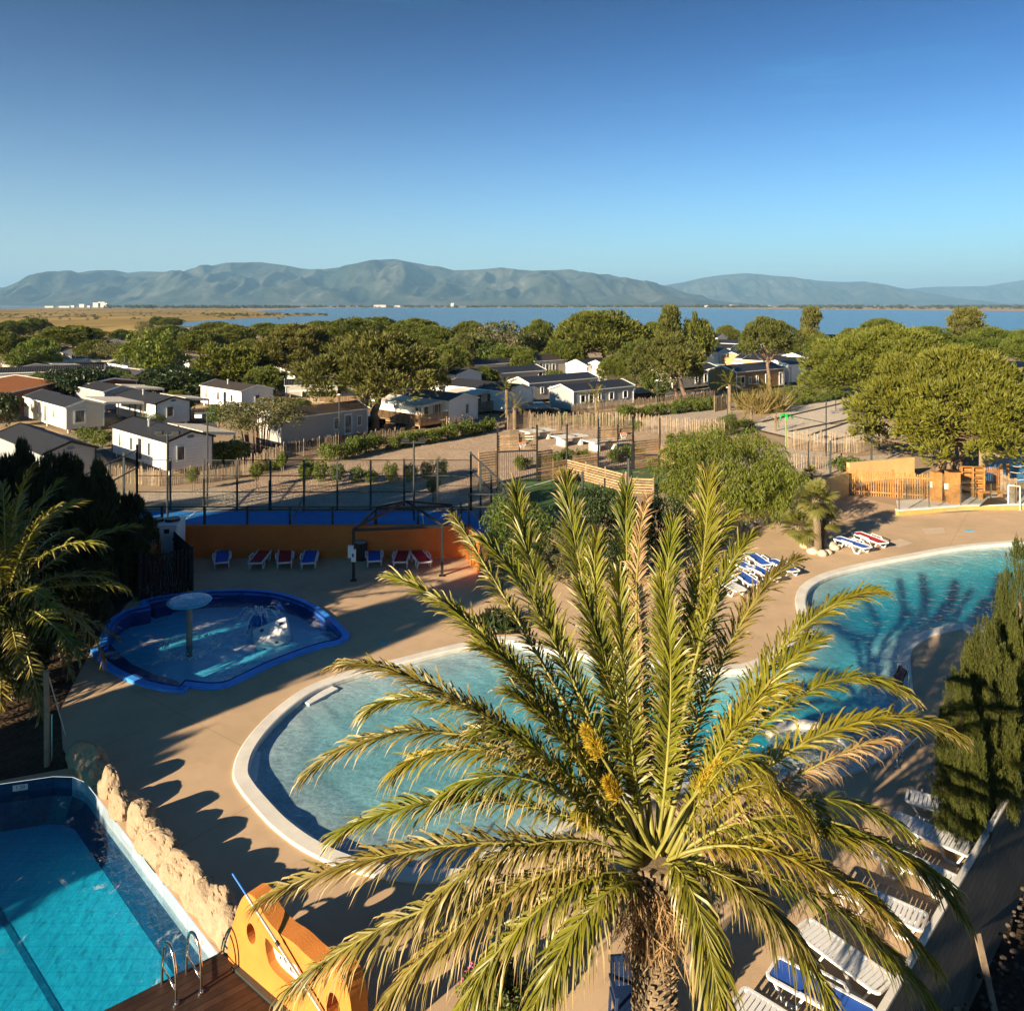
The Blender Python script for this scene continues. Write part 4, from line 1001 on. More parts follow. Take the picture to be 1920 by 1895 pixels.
cypress('tallest cypress reaching over the lagoon at the picture edge',1912,1022,19.0,120,[(0,0,1,.8),(.4,.1,.8,.6),(-.45,.2,.78,.5)],1)
cypress('broad cypress with several tips in the middle of the group',1850,1172,17.9,112,[(0,0,1,.7),(-.35,0,.93,.6),(.4,.1,.9,.7),(-.55,.1,.8,.5)],2)
cypress('lowest cypress of the group with two thin tips beside the white loungers',1800,1262,17.0,92,[(-.25,0,1,.6),(.12,0,.97,.65),(.45,.1,.8,.6),(-.5,.1,.7,.5)],3)

# ---- feather palms
def frond(P0,P1,P2,P3,L,n=64,lmax=.5,w=.034,droop=.25,vang=.35,seed=0,spine=.14,a0=72,a1=22,curl=.0):
    r=np.random.default_rng(seed); P0,P1,P2,P3=[np.array(p,dtype=float) for p in (P0,P1,P2,P3)]
    f=np.linspace(spine,1,n)[:,None]
    B=lambda t:(1-t)**3*P0+3*(1-t)**2*t*P1+3*(1-t)*t*t*P2+t**3*P3
    dB=lambda t:3*(1-t)**2*(P1-P0)+6*(1-t)*t*(P2-P1)+3*t*t*(P3-P2)
    Vs=[];Ts=[];At=[];off=0
    for side in (1,-1):
        ff=np.clip(f+r.normal(size=f.shape)*.004,spine,1); p=B(ff); t=unit(dB(ff))
        up=np.tile([0,0,1.0],(n,1)); hor=np.array(P3-P0); hor[2]=0
        if np.linalg.norm(hor)>1e-6: up=up-.35*hor/np.linalg.norm(hor)
        nn=unit(up-t*np.sum(up*t,1,keepdims=True)); s=np.cross(t,nn)*side
        A=np.radians(a0+(a1-a0)*ff**1.3+r.normal(size=ff.shape)*9); va=vang+r.normal(size=ff.shape)*.30
        d=unit(np.cos(A)*t+np.sin(A)*(np.cos(va)*s+np.sin(va)*nn))
        g=(ff-spine)/(1-spine); ll=lmax*np.clip(.40+1.5*g-1.25*g*g,.2,1)*(.85+.3*r.random(ff.shape)); ll=np.where(g>.9,ll*(1.55-.62*g),ll)
        wd=unit(t-d*np.sum(t*d,1,keepdims=True)+.35*nn*r.normal(size=ff.shape)); ww=w*(.75+.5*r.random(ff.shape))
        dz=np.array([0,0,-1.0]); dr=droop*(.6+.8*r.random(ff.shape))
        q1=p+d*ll*.45+dz*ll*dr*.18; q2=p+d*ll*.78+dz*ll*dr*.52; q3=p+d*ll*(1-.12*dr)+dz*ll*dr*1.0
        V=np.stack([p-wd*ww*.35,p+wd*ww*.35,q1-wd*ww*.55,q1+wd*ww*.55,q2-wd*ww*.36,q2+wd*ww*.36,q3],1).reshape(-1,3)
        k=np.arange(n)[:,None]*7+off
        Ts.append(np.concatenate([k+np.array([[0,1,3]]),k+np.array([[0,3,2]]),k+np.array([[2,3,5]]),k+np.array([[2,5,4]]),k+np.array([[4,5,6]])],0))
        Vs.append(V); At.append(np.tile([0,0,.45,.45,.78,.78,1.0],n)); off+=len(V)
    V=np.concatenate(Vs); 
    rt=np.linspace(0,1,14)[:,None]; pts=B(rt)
    return V,np.concatenate(Ts),np.concatenate(At),[Vector(x) for x in pts]
def add_frond(parent,origin,spec,mat,name='frond'):
    V,T,A,pts=frond(**spec); o0=np.array(origin)
    me=np_mesh('frond',V-o0,T,mat,A); o=link(name,me,parent)
    mb=MB(); L=spec['L']; mb.tube([p-Vector(origin) for p in pts],[.036*(1-.86*i/13)*max(.5,L/4) for i in range(14)],6)
    link('rachis',mb.mesh('rachis',m_rachis,True),o); return o

PD=12.4
PC=W(1228,1632,PD); base=Vector((PC.x,PC.y,0))
big=thing('date_palm','huge date palm in front of the pools with arching yellow green fronds','palm tree',base)
# tip px, tip distance, arch, leaflet droop, material, leaflet length
FR=[ # rising fan
 (852,968,16.2,.05,.5,'o',.44),(905,1015,14.4,.10,.3,'g',.50),(968,918,16.6,.03,.18,'g',.55),(1062,898,17.0,.02,.15,'g',.56),(1118,1010,15.6,.05,.2,'g',.5),
 (1176,918,16.8,.02,.15,'g',.55),(1212,935,16.2,.03,.4,'d',.4),(1262,985,15.6,.04,.15,'g',.52),(1328,892,16.8,.03,.15,'g',.60),(1378,955,16.2,.05,.6,'k',.5),(1405,1010,15.4,.08,.3,'g',.52),(1490,1050,15.3,.13,.35,'o',.48),(1090,1110,13.6,.05,.25,'g',.5),(1160,1090,13.4,.04,.2,'g',.5),(1240,1100,13.2,.03,.2,'g',.5),
 # flanks, far side
 (742,1082,14.8,.12,.3,'g',.52),(830,1130,14.0,.10,.3,'g',.5),(640,1245,13.6,.20,.35,'o',.5),(700,1325,13.0,.22,.4,'g',.48),(905,1215,13.2,.10,.3,'g',.5),
 (584,1442,12.6,.26,.45,'o',.46),(745,1440,12.4,.24,.5,'y',.46),(832,1490,12.0,.30,.6,'k',.5),(900,1370,12.6,.18,.4,'g',.5),(960,1300,12.8,.12,.4,'g',.5),
 (1640,1108,14.6,.15,.4,'y',.52),(1530,1200,13.8,.12,.35,'g',.5),(1690,1290,13.4,.24,.45,'k',.48),(1782,1372,13.0,.24,.35,'y',.52),(1470,1290,13.2,.14,.4,'y',.5),
 (1506,1520,11.8,.42,.8,'y',.46),(1430,1440,11.9,.40,.9,'y',.48),
 # low, near side
 (1664,1382,12.6,.10,.7,'d',.36),(1692,1548,12.4,.26,.6,'k',.46),(1772,1650,12.1,.25,.5,'y',.5),(1800,1700,11.9,.28,.6,'g',.46),(1745,1790,11.5,.26,.6,'y',.5),(1650,1690,11.7,.2,.8,'d',.4),(1766,1905,11.2,.28,.55,'g',.48),
 (505,1678,11.9,.17,.45,'o',.56),(548,1845,11.3,.16,.7,'o',.5),(700,1900,11.0,.20,.7,'o',.52),(640,1560,12.0,.16,.45,'g',.48),(810,1690,11.4,.20,.7,'o',.42),
 (850,1910,10.8,.28,.8,'g',.5),(985,1930,10.5,.32,.9,'g',.5),(1355,1935,10.4,.36,.95,'g',.5),(1560,1880,10.9,.28,.9,'g',.44),(1500,1760,11.2,.26,.9,'o',.42),
]
MATP={'g':m_palm,'y':m_palmy,'o':m_palmo,'k':m_palm,'d':m_palmd}
for i,(tx,ty,tD,arch,droop,mk,ll) in enumerate(FR):
    tip=W(tx,ty,tD); ch=tip-PC; hor=Vector((ch.x,ch.y,0)); 
    p0=PC+(hor.normalized()*.22 if hor.length>.1 else Vector((0,0,0)))+Vector((0,0,random.uniform(-.2,.25)))
    L=(tip-p0).length; up=Vector((0,0,1))
    p1=p0+(tip-p0)*.30+up*arch*L*1.15+Vector((random.uniform(-.1,.1),random.uniform(-.1,.1),0)); sd_=(tip-p0).cross(up).normalized()*L*random.uniform(-.09,.09); p1+=sd_*.5; p2=p0+(tip-p0)*.74+up*arch*L*1.0+sd_
    n=int(38+L*29)
    o=add_frond(big,base,dict(P0=p0,P1=p1,P2=p2,P3=tip,L=L,n=n,lmax=ll*1.42,w=.027,a0=56,a1=15,droop=droop,vang=.42 if droop<.5 else .15,seed=100+i,spine=.16),MATP[mk])
    if mk=='d': o['label']='dry straw coloured frond hanging from the crown'
# trunk with old leaf bases
mb=MB(); rr=random.Random(5)
mb.tube([base+Vector((.02,0,-.1)),base+Vector((.0,0,1.0)),base+Vector((.03,0,1.9)),PC+Vector((0,0,.1))],[.34,.29,.30,.25],18)
for k in range(420):
    a=k*2.39996; z=.02+2.75*k/420; q=.28+.05*rr.random(); c=base+Vector((math.cos(a)*q,math.sin(a)*q,z)); o_=Vector((math.cos(a),math.sin(a),0))
    l=.10 if z<1.9 else .15; mb.bar(c-o_*.03,c+o_*(.05 if z<1.9 else .015)+Vector((0,0,l)),.085*rr.uniform(.5,1.1),.022,up=(-o_.x,-o_.y,.1))
link('trunk',mb.mesh('trunk',palmtrunk),big,loc=-base)
# hanging dry fibres and flower sprays
r=np.random.default_rng(77)
P=np.array(PC-base)+np.stack([r.normal(size=500)*.24,r.normal(size=500)*.24,.05-1.0*r.random(500)],1)
V,Tt=tufts(P,unit(np.stack([r.normal(size=500)*.3,r.normal(size=500)*.3,-np.ones(500)],1)),.42,.018,3,.3,r); me=np_mesh('fibre',V,Tt,m_palmd); link('dry_fibre',me,big)
for (x,y,D,s) in [(1112,1392,12.7,.30),(1330,1458,12.6,.32),(1098,1535,12.2,.18),(1150,1480,12.4,.18)]:
    c=np.array(W(x,y,D)-base); st=np.array(PC-base)+np.array([0,0,.2]); m=700
    d=rdirs(m,r); ax=(c-st)/np.linalg.norm(c-st); q_=r.random((m,1)); P=c+ax*(q_-.5)*s*1.5+d*s*.45*(1.1-q_)*r.random((m,1)); V,Tt=tufts(P,unit(d*.45+ax+np.array([0,0,-.35])),.12,.010,2,.45,r)
    o=link('flower_cluster',np_mesh('flower_cluster',V,Tt,m_datespray),big)
    mb=MB(); mb.tube([Vector(st),Vector(st).lerp(Vector(c),.5)+Vector((0,0,.1)),Vector(c)],[.03,.025,.015],6); link('stalk',mb.mesh('stalk',m_rachis),o)

# generic fronds for the smaller palms
def gen_frond(seed,arch,droop,mat,n=46,lmax=.17):
    V,T,A,pts=frond((0,0,0),(.28,0,arch*.9),(.72,0,arch*1.0),(1,0,arch*.25),1,n,lmax,.0125,droop,.3,seed,.14)
    mb=MB(); mb.tube(pts,[.014*(1-.8*i/13) for i in range(14)],5)
    return np_mesh('frond',V,T,mat,A),mb.mesh('rachis',m_rachis)
GF={k:[gen_frond(200+i+j*10,a,d,m) for i,(a,d) in enumerate([(.16,.3),(.28,.5),(.10,.25)])] for j,(k,m) in enumerate([('g',m_palm),('o',m_palmo),('y',m_palmy)])}
def feather_palm(label,base,h,flen,n,r0,mk='g',low=-35,seed=1,skirt=True,parts=True):
    rr=random.Random(seed); t=thing('feather_palm',label,'palm tree',base)
    for k in range(n):
        g=k/(n-1); el=R(78-(78-low)*g**.85+rr.uniform(-8,8)); az=k*2.39996+rr.uniform(-.2,.2)
        fm,rm=GF[mk if g<.65 else 'o'][rr.randrange(3)]
        o=link('frond',fm,t); o.location=(math.cos(az)*r0*.5,math.sin(az)*r0*.5,h+rr.uniform(-.1,.15)); s=flen*rr.uniform(.82,1.1)
        o.rotation_euler=Matrix.Rotation(az,3,'Z').to_4x4().to_3x3().to_euler() if False else (Matrix.Rotation(az,4,'Z')@Matrix.Rotation(-el,4,'Y')).to_euler(); o.scale=(s,s,s)
        if parts: link('rachis',rm,o)
    mb=MB(); mb.tube([(0,0,-.1),(.05*r0,0,h*.5),(0,0,h)],[r0*1.15,r0*.95,r0*.9],12)
    m=int(60+h*60)
    for k in range(m):
        a=k*2.39996; z=h*k/m; o_=Vector((math.cos(a),math.sin(a),0)); c=o_*r0*.9+Vector((0,0,z)); mb.bar(c,c+o_*r0*.18+Vector((0,0,.16)),.09,.03,up=(-o_.x,-o_.y,.1))
    link('trunk',mb.mesh('trunk',palmtrunk),t); return t
lp=W(8,1128,24.0)
feather_palm('old date palm with drooping golden fronds at the edge of the splash pool',(lp.x,lp.y,0),lp.z,3.7,46,.3,'g',-62,5)
p=G(950,803); feather_palm('tall thin trunked palm standing beside the red shuttered home',(p.x,p.y,0),11.5-(733-HOR)*p.y/F,1.5,16,.14,'g',-40,6,parts=False)
p=G(965,805); feather_palm('shorter palm leaning next to the tall thin trunked palm',(p.x,p.y,0),11.5-(765-HOR)*p.y/F,1.5,14,.16,'y',-40,7,parts=False)
p=G(1118,785); feather_palm('golden young palm before the long grey home',(p.x,p.y,0),11.5-(748-HOR)*p.y/F,1.7,16,.12,'y',-30,8,parts=False)
p=G(1368,770); feather_palm('slender palm in front of the brown home gable',(p.x,p.y,0),11.5-(722-HOR)*p.y/F,1.8,15,.14,'g',-30,9,parts=False)
p=G(1438,768); feather_palm('yellowing palm beside the straight pine trunk',(p.x,p.y,0),11.5-(738-HOR)*p.y/F,1.9,16,.14,'y',-45,10,parts=False)
p=G(1409,795); feather_palm('small drooping palm at the edge of the sand court',(p.x,p.y,0),11.5-(764-HOR)*p.y/F,1.5,15,.11,'o',-50,11,parts=False)
p=G(1454,808); feather_palm('withered brown little palm next to the green plastic palm',(p.x,p.y,0),11.5-(778-HOR)*p.y/F,1.0,11,.07,'o',-60,12,parts=False)
# ---- fan palms
def fan_leaf(seed):
    r=np.random.default_rng(seed); parts=[];n=26
    a=np.radians(np.linspace(-125,125,n)); d=np.stack([np.cos(a),np.sin(a),np.full(n,.12)+.05*r.normal(size=n)],1)
    P=np.tile([.45,0,0],(n,1)); V=[];
    s=np.stack([-np.sin(a),np.cos(a),np.zeros(n)],1); L=(.5-.12*np.abs(a)/2.2)[:,None]
    z=np.array([0,0,-1.0])
    q=[P-s*.004,P+s*.004,P+d*L*.55-s*.022,P+d*L*.55+s*.022,P+d*L+z*.09]
    V=np.stack(q,1).reshape(-1,3); k=np.arange(n)[:,None]*5
    T_=np.concatenate([k+np.array([[0,1,3]]),k+np.array([[0,3,2]]),k+np.array([[2,3,4]])],0)
    A=np.tile([0,0,.5,.5,1.0],n)
    pt=np.array([[0,-.008,0],[0,.008,0],[.46,.006,0],[.46,-.006,0]]); o=len(V)
    V=np.concatenate([V,pt]); T_=np.concatenate([T_,np.array([[o,o+1,o+2],[o,o+2,o+3]])]); A=np.concatenate([A,[0,0,0,0]])
    return np_mesh('fan_leaf',V,T_,m_fan,A)
FL=[fan_leaf(300+i) for i in range(3)]
def fan_palm(t,off,h,size,n,r0,lean=(0,0),seed=1):
    rr=random.Random(seed); top=Vector(off)+Vector((lean[0],lean[1],h))
    for k in range(n):
        g=k/(n-1); el=R(82-125*g+rr.uniform(-8,8)); az=k*2.39996
        o=link('fan_leaf',FL[k%3],t); o.location=top; s=size*rr.uniform(.85,1.1); o.scale=(s,s,s); o.rotation_euler=(Matrix.Rotation(az,4,'Z')@Matrix.Rotation(-el,4,'Y')@Matrix.Rotation(rr.uniform(-.4,.4),4,'X')).to_euler()
    mb=MB(); o0=Vector(off); mb.tube([o0+Vector((0,0,-.05)),o0.lerp(top,.5)+Vector((lean[0]*.1,0,0)),top],[r0*1.2,r0,r0*.95],10,True,.2)
    m=int(50+h*70)
    for k in range(m):
        a=k*2.39996; o_=Vector((math.cos(a),math.sin(a),0)); c=o0.lerp(top,k/m)+o_*r0*.9; mb.bar(c,c+o_*r0*.35+Vector((0,0,.12)),.06,.025,up=(-o_.x,-o_.y,.1))
    link('trunk',mb.mesh('trunk',palmtrunk,False),t)
b=G(1534,1036); fp=thing('fan_palm','clump of fan palms with one upright trunk ringed by boulders','palm tree',(b.x,b.y,0))
fan_palm(fp,(0,0,0),2.45,1.15,30,.13,(-.12,0),1); fan_palm(fp,(-.1,.1,0),1.1,1.1,24,.13,(-.75,.25),2); fan_palm(fp,(.25,.3,0),1.3,1.0,20,.12,(.45,.5),3)
b=G(836,742); fp=thing('fan_palm','fan palm rising between pines behind the red shuttered home','palm tree',(b.x,b.y,0)); fan_palm(fp,(0,0,0),11.5-(690-HOR)*b.y/F,2.2,26,.25,(0,0),4)
b=G(1520,905); fp=thing('fan_palm','small fan palm crown behind the ochre wall','palm tree',(b.x,b.y,0)); fan_palm(fp,(0,0,0),.5,.8,16,.1,(0,0),5)
# oleander at the foot of the big palm
b=G(925,1905); t=thing('flowering_shrub','oleander shrub with pink flowers under the big palm','shrub',(b.x,b.y,0))
me,_=crown('oleander_foliage','broad',m_flower,90,110,.10,'leaf',400,.2); o=link('foliage',me,t); o.scale=(.62,.55,.85)
r=np.random.default_rng(9); d=rdirs(60,r); P=np.stack([d[:,0]*.55,d[:,1]*.5,.42+d[:,2]*.42],1); P=np.repeat(P,6,0)+r.normal(size=(360,3))*.02
V,Tt=leaves(P,rdirs(360,r),.035,r,.8); link('flower',np_mesh('flower',V,Tt,m_pink),t)
# reeds and tufts round the young palms
def tuftplant(label,x,y,h,n=160,mat=None):
    b=G(x,y); t=thing('grass_tuft',label,'plant',(b.x,b.y,0)); r=np.random.default_rng(int(x)); P=np.stack([r.normal(size=n)*.18*h,r.normal(size=n)*.18*h,np.zeros(n)],1)
    V,Tt=tufts(P,unit(np.stack([r.normal(size=n)*.45,r.normal(size=n)*.45,np.ones(n)],1)),h,.06,2,.25,r); link('blades',np_mesh('blades',V,Tt,mat or m_reed),t)
tuftplant('straw coloured reed tuft below the brown home',1395,768,2.0); tuftplant('reed clump between the palms by the sand court',1420,775,2.2); tuftplant('tall reed clump at the yellowing palm',1452,772,2.4); tuftplant('pale grass tuft in front of the timber boards',1060,905,.8)
# ================================================================= mobile homes
WALLS={'white':sidingmat('white_cladding',(.80,.79,.77)),'cream':sidingmat('cream_cladding',(.68,.62,.52)),'grey':sidingmat('grey_cladding',(.47,.44,.40)),
 'blue':sidingmat('blue_grey_cladding',(.36,.38,.39)),'brown':sidingmat('brown_timber_cladding',(.27,.15,.06),.14),'tan':sidingmat('tan_cladding',(.52,.34,.17),.14)}
ROOFX={'dark':roofdark,'blue':roofblueX,'brown':roofbrownX,'terra':None}; ROOFY={'dark':roofdarkY,'blue':roofmat('slate_blue_roof_ribs',(.03,.038,.055),'Y'),'brown':roofbrownY,'terra':roofterraY}
ROOFX['terra']=roofmat('clay_tile_roof_ribs',(.85,.27,.05),'X',.22)
redsh=plain('red_shutter',(.30,.015,.015),.6)
mb=MB()
for q in ((-.5,-.5,-.38,.5),(.38,-.5,.5,.5)): mb.box(q[0],-.07,q[1],q[2],.02,q[3])
mb.box(-.38,-.07,-.5,.38,.02,-.40); mb.box(-.38,-.07,.40,.38,.02,.5)
WIN=mb.mesh('window',whitepaint)
mb=MB(); mb.box(-.37,-.02,-.39,.37,.0,.39); PANE=mb.mesh('pane',pane)
mb=MB(); mb.box(-.62,-.06,-.5,-.5,.0,.5); SHUT=mb.mesh('shutter',redsh)
mb=MB(); mb.tube([(0,0,0),(0,0,.55)],.09,8); mb.tube([(0,0,.5),(0,0,.62)],.13,8); PIPE=mb.mesh('vent_pipe',plain('zinc',(.5,.5,.5),.4,.6))
def window(t,loc,w,h,face,shutters=False):
    o=link('window',WIN,t,loc=loc,rot=(0,0,0 if face=='y' else -math.pi/2),scale=(w,1,h)); link('pane',PANE,o)
    if shutters:
        for s in (1,-1): link('shutter',SHUT,o,scale=(s,1,1))
def canopy_part(t,x0,y0,x1,y1,zh,zl,axis,scallop=True):
    """sloping canvas roof on posts"""
    mb=MB(); 
    if axis=='x': c=[(x0,y0,zh),(x1,y0,zl),(x1,y1,zl),(x0,y1,zh)]
    else: c=[(x0,y0,zl),(x1,y0,zl),(x1,y1,zh),(x0,y1,zh)]
    vs=c+[(p[0],p[1],p[2]-.06) for p in c]; mb.add(vs,[(0,1,2,3),(7,6,5,4),(0,4,5,1),(1,5,6,2),(2,6,7,3),(3,7,4,0)])
    if scallop:
        def val(a,b):
            a=Vector(a);b=Vector(b);n=max(4,int((b-a).length/.3))
            for i in range(n):
                p=a.lerp(b,i/n);q=a.lerp(b,(i+1)/n);m=(p+q)/2
                d=Vector((0,0,1)); off=(b-a).cross(d).normalized()*.012
                mb.add([p+off,q+off,q+off-d*.16,m+off-d*.24,p+off-d*.16],[(0,1,2,3,4)])
        val(c[0],c[1]); 
        if axis=='x': val(c[1],c[2])
    link('canopy',mb.mesh('canopy',awn),t)
    ps=[(x1-.06 if axis=='x' else x0+.1,y0+.1,zl),(x1-.06 if axis=='x' else x1-.1,y1-.1 if axis=='x' else y0+.1,zl)]
    for p in ps:
        m=MB(); m.bar((p[0],p[1],0),(p[0],p[1],p[2]-.06),.09); link('post',m.mesh('post',wood),t)
def terrace_part(t,x0,y0,x1,y1,z=.45,gate=True):
    mb=MB(); mb.box(x0,y0,z-.12,x1,y1,z)
    for x in (x0+.15,x1-.15):
        for y in (y0+.15,y1-.15): mb.box(x-.06,y-.06,0,x+.06,y+.06,z-.12)
    link('terrace',mb.mesh('terrace',wood),t)
    mb=MB()
    def rail(a,b):
        a=Vector(a);b=Vector(b);n=max(2,int((b-a).length/.13)); mb.bar(a+Vector((0,0,.9)),b+Vector((0,0,.9)),.08,.04); mb.bar(a+Vector((0,0,.12)),b+Vector((0,0,.12)),.05,.05)
        for i in range(n+1):
            p=a.lerp(b,i/n); mb.box(p.x-.04,p.y-.015,p.z+.02,p.x+.04,p.y+.015,p.z+.88)
    rail((x0,y0,z),(x1,y0,z)); rail((x0,y0,z),(x0,y1,z)); 
    link('railing',mb.mesh('railing',wood),t)
    mb=MB()
    for i in range(3): mb.box(x0-.3*(i+1),y0+.6,0,x0-.3*i-.01,y0+1.7,z-.14*(i+1))
    link('steps',mb.mesh('steps',wood),t)
def home(label,px,py,orient,L,Wd,wall='white',roof='dark',eave=2.3,rise=.5,lw=(),gw=(),pipe=True,canopy=None,terrace=None,da=0,shut=(),cat='mobile home',name='mobile_home',badge=False,base=.35):
    g=G(px,py); D=g.y
    if orient=='A': rot=R(46+da); a,b=Wd,L
    else: rot=R(40.5+da); a,b=L,Wd
    t=thing(name,label,cat,(g.x,g.y,0),rot)
    wm=WALLS.get(wall,terracotta); alongx=a>=b
    mb=MB()
    if alongx:
        P=[(0,base),(b,base),(b,eave),(b/2,eave+rise-.03),(0,eave)]
        vs=[(0,p[0],p[1]) for p in P]+[(a,p[0],p[1]) for p in P]
    else:
        P=[(0,base),(a,base),(a,eave),(a/2,eave+rise-.03),(0,eave)]
        vs=[(p[0],0,p[1]) for p in P]+[(p[0],b,p[1]) for p in P]
    f=[(0,1,2,3,4),(9,8,7,6,5)]+[(i,i+5,(i+1)%5+5,(i+1)%5) for i in range(5)]
    if not alongx: pass
    else: f=[tuple(reversed(q)) for q in f]
    mb.add(vs,f)
    if base>0: 
        for x in np.linspace(.3,a-.3,3):
            for y in np.linspace(.3,b-.3,3): mb.box(x-.12,y-.12,0,x+.12,y+.12,base)
    link('wall',mb.mesh('wall',wm),t)
    if len(lw)>=2:
        fr=.5*(lw[0][0]+lw[1][0]) if abs(lw[0][0]-lw[1][0])>.22 else .93
        if orient=='A': window(t,(-.006,b*fr,1.28),.85,1.85,'x')
        else: window(t,(a*fr,-.006,1.28),.85,1.85,'y')
    o=.16; th=.05; mb=MB()
    if alongx:
        k=rise/(b/2)
        for s in (0,1):
            e=[(-o,-o,eave-k*o),(a+o,-o,eave-k*o),(a+o,b/2,eave+rise),(-o,b/2,eave+rise)]
            if s: e=[(x,b-y,z) for x,y,z in e]
            vs=e+[(x,y,z+th) for x,y,z in e]; ff=[(3,2,1,0),(4,5,6,7),(0,1,5,4),(1,2,6,5),(2,3,7,6),(3,0,4,7)]; mb.add(vs,ff if not s else [tuple(reversed(q)) for q in ff])
    else:
        k=rise/(a/2)
        for s in (0,1):
            e=[(-o,-o,eave-k*o),(a/2,-o,eave+rise),(a/2,b+o,eave+rise),(-o,b+o,eave-k*o)]
            if s: e=[(a-x,y,z) for x,y,z in e]
            vs=e+[(x,y,z+th) for x,y,z in e]; ff=[(3,2,1,0),(4,5,6,7),(0,1,5,4),(1,2,6,5),(2,3,7,6),(3,0,4,7)]; mb.add(vs,ff if not s else [tuple(reversed(q)) for q in ff])
    link('roof',mb.mesh('roof',(ROOFX if alongx else ROOFY)[roof]),t)
    mb=MB(); q=.035
    if alongx:
        for x in (-o-.012,a+o+.012):
            mb.bar((x,-o,eave-k*o+q),(x,b/2,eave+rise+q),.03,.15); mb.bar((x,b/2,eave+rise+q),(x,b+o,eave-k*o+q),.03,.15)
        mb.bar((-o,-o-.02,eave-k*o),(a+o,-o-.02,eave-k*o),.05,.10)
    else:
        for y in (-o-.012,b+o+.012):
            mb.bar((-o,y,eave-k*o+q),(a/2,y,eave+rise+q),.03,.15); mb.bar((a/2,y,eave+rise+q),(a+o,y,eave-k*o+q),.03,.15)
        mb.bar((-o-.02,-o,eave-k*o),(-o-.02,b+o,eave-k*o),.05,.10)
    for (x,y) in ((-.01,-.01),(a+.01,-.01),(-.01,b+.01)): mb.box(x-.045,y-.045,base,x+.045,y+.045,eave)
    link('roof_trim',mb.mesh('roof_trim',whitepaint if not badge else black if roof=='dark' and orient=='A' else whitepaint),t)
    if pipe:
        if alongx: link('vent_pipe',PIPE,t,loc=(a*.62,b*.3,eave+rise*.55))
        else: link('vent_pipe',PIPE,t,loc=(a*.3,b*.55,eave+rise*.55))
    for (s,w,h) in lw:
        if orient=='A': window(t,(-.005,b*s,1.45),w,h,'x',(s in shut))
        else: window(t,(a*s,-.005,1.45),w,h,'y',(s in shut))
    for (s,w,h) in gw:
        if orient=='A': window(t,(a*s,-.005,1.45),w,h,'y')
        else: window(t,(-.005,b*s,1.45),w,h,'x')
    if badge:
        m=MB(); n=14; m.add([(a/2+.26*math.cos(6.283*i/n),-.012,eave+.16+.11*math.sin(6.283*i/n)) for i in range(n)],[tuple(range(n))]); 
        link('badge',m.mesh('badge',plain('badge_blue',(.10,.2,.3),.4)),t)
    if canopy: canopy_part(t,*canopy)
    if terrace: terrace_part(t,*terrace)
    return t
s1=((.12,.6,.9),(.42,.5,.9),(.72,.7,.9))
home('closest mobile home with ribbed dark roof, half hidden by the conifers',84,912,'A',11,3.0,'blue','dark',2.1,.55,(),(),False,badge=True)
home('white mobile home right behind the padel court corner',315,893,'A',10,3.1,'white','dark',2.35,.5,((.30,.45,1.1),(.62,.5,1.1),(.84,.5,1.1)),((.28,.62,1.1),),badge=True,canopy=(3.1,1.5,5.6,7.5,2.5,2.15,'x'))
home('greige mobile home with white shutter flap and canopied glazed annexe',125,813,'A',12.5,3.1,'cream','dark',2.35,.5,((.28,.6,.8),(.66,.5,.9),(.82,.5,.9)),((.35,1.0,1.3),),False,canopy=(3.2,-.4,6.6,6,2.6,2.3,'x'))
home('white mobile home with vent pipe behind the clipped round bush',293,803,'A',10,3.2,'white','dark',2.3,.5,((.35,.5,.9),(.62,.5,.9)),((.4,.7,1.1),),badge=True,canopy=(3.2,1.0,5.6,7,2.5,2.2,'x'),terrace=(3.3,1.0,5.4,4))
home('white mobile home with ribbed brown roof and three windows under the dense pine',453,775,'A',9.5,3.6,'white','brown',2.35,.5,((.22,.5,.9),(.55,.9,1.0),(.86,.5,1.1)),((.5,.6,.9),))
home('grey boarded mobile home with two white framed windows behind the picket fence',527,842,'B',8.6,3.4,'grey','brown',2.45,.5,((.62,.62,1.1),(.90,.5,.95)),(),False,da=8)
home('grey mobile home with cream canopy over a railed timber terrace',536,764,'B',9.4,3.6,'grey','dark',2.5,.5,((.22,.8,1.7),(.62,.7,.9),(.86,.8,1.1)),((.5,.6,.8),),False,canopy=(.4,-2.6,5.6,-.02,2.5,2.2,'y'),terrace=(.4,-2.6,8.6,-.1),da=-26)
home('small white mobile home with brown roof between two pines',563,722,'A',8,3.6,'white','brown',2.3,.5,((.3,.6,.9),(.62,.5,1.1)),())
home('cream home wall with one window in the shade of the brownish pine',552,700,'A',9.5,3.6,'cream','dark',2.4,.5,((.4,.9,1.1),(.15,.6,1.0)),())
home('long blue grey home behind the orange tiled roof',-30,736,'B',14,4,'blue','dark',2.5,.6,((.78,1.1,1.2),),(),False,da=-14)
home('orange roofed terracotta building at the edge of the view',-30,797,'B',16,9,'terra','terra',2.6,.8,(),(),False,name='reception_building',cat='building',base=0,da=57)
home('terracotta rendered outbuilding under the bent dark tree',170,762,'A',6,5,'terra','brown',2.6,.4,(),(),False,name='outbuilding',cat='building',base=0)
home('home with broad pale roof beside the light green leafy tree',40,716,'A',10,4,'grey','dark',2.2,.4,(),(),False,canopy=(4.0,-.5,8,8,2.5,2.2,'x'))
home('home with long cream canopy above the dark leafy tree',142,700,'B',11,3.6,'cream','dark',2.3,.5,(),(),True,canopy=(-2,-3.2,9,-.02,2.5,2.2,'y'),da=-18)
home('pale home peeking between flat topped pine and leafy tree',118,684,'A',7,4,'white','dark',2.4,.6,(),((.5,1.2,1.0),),False)
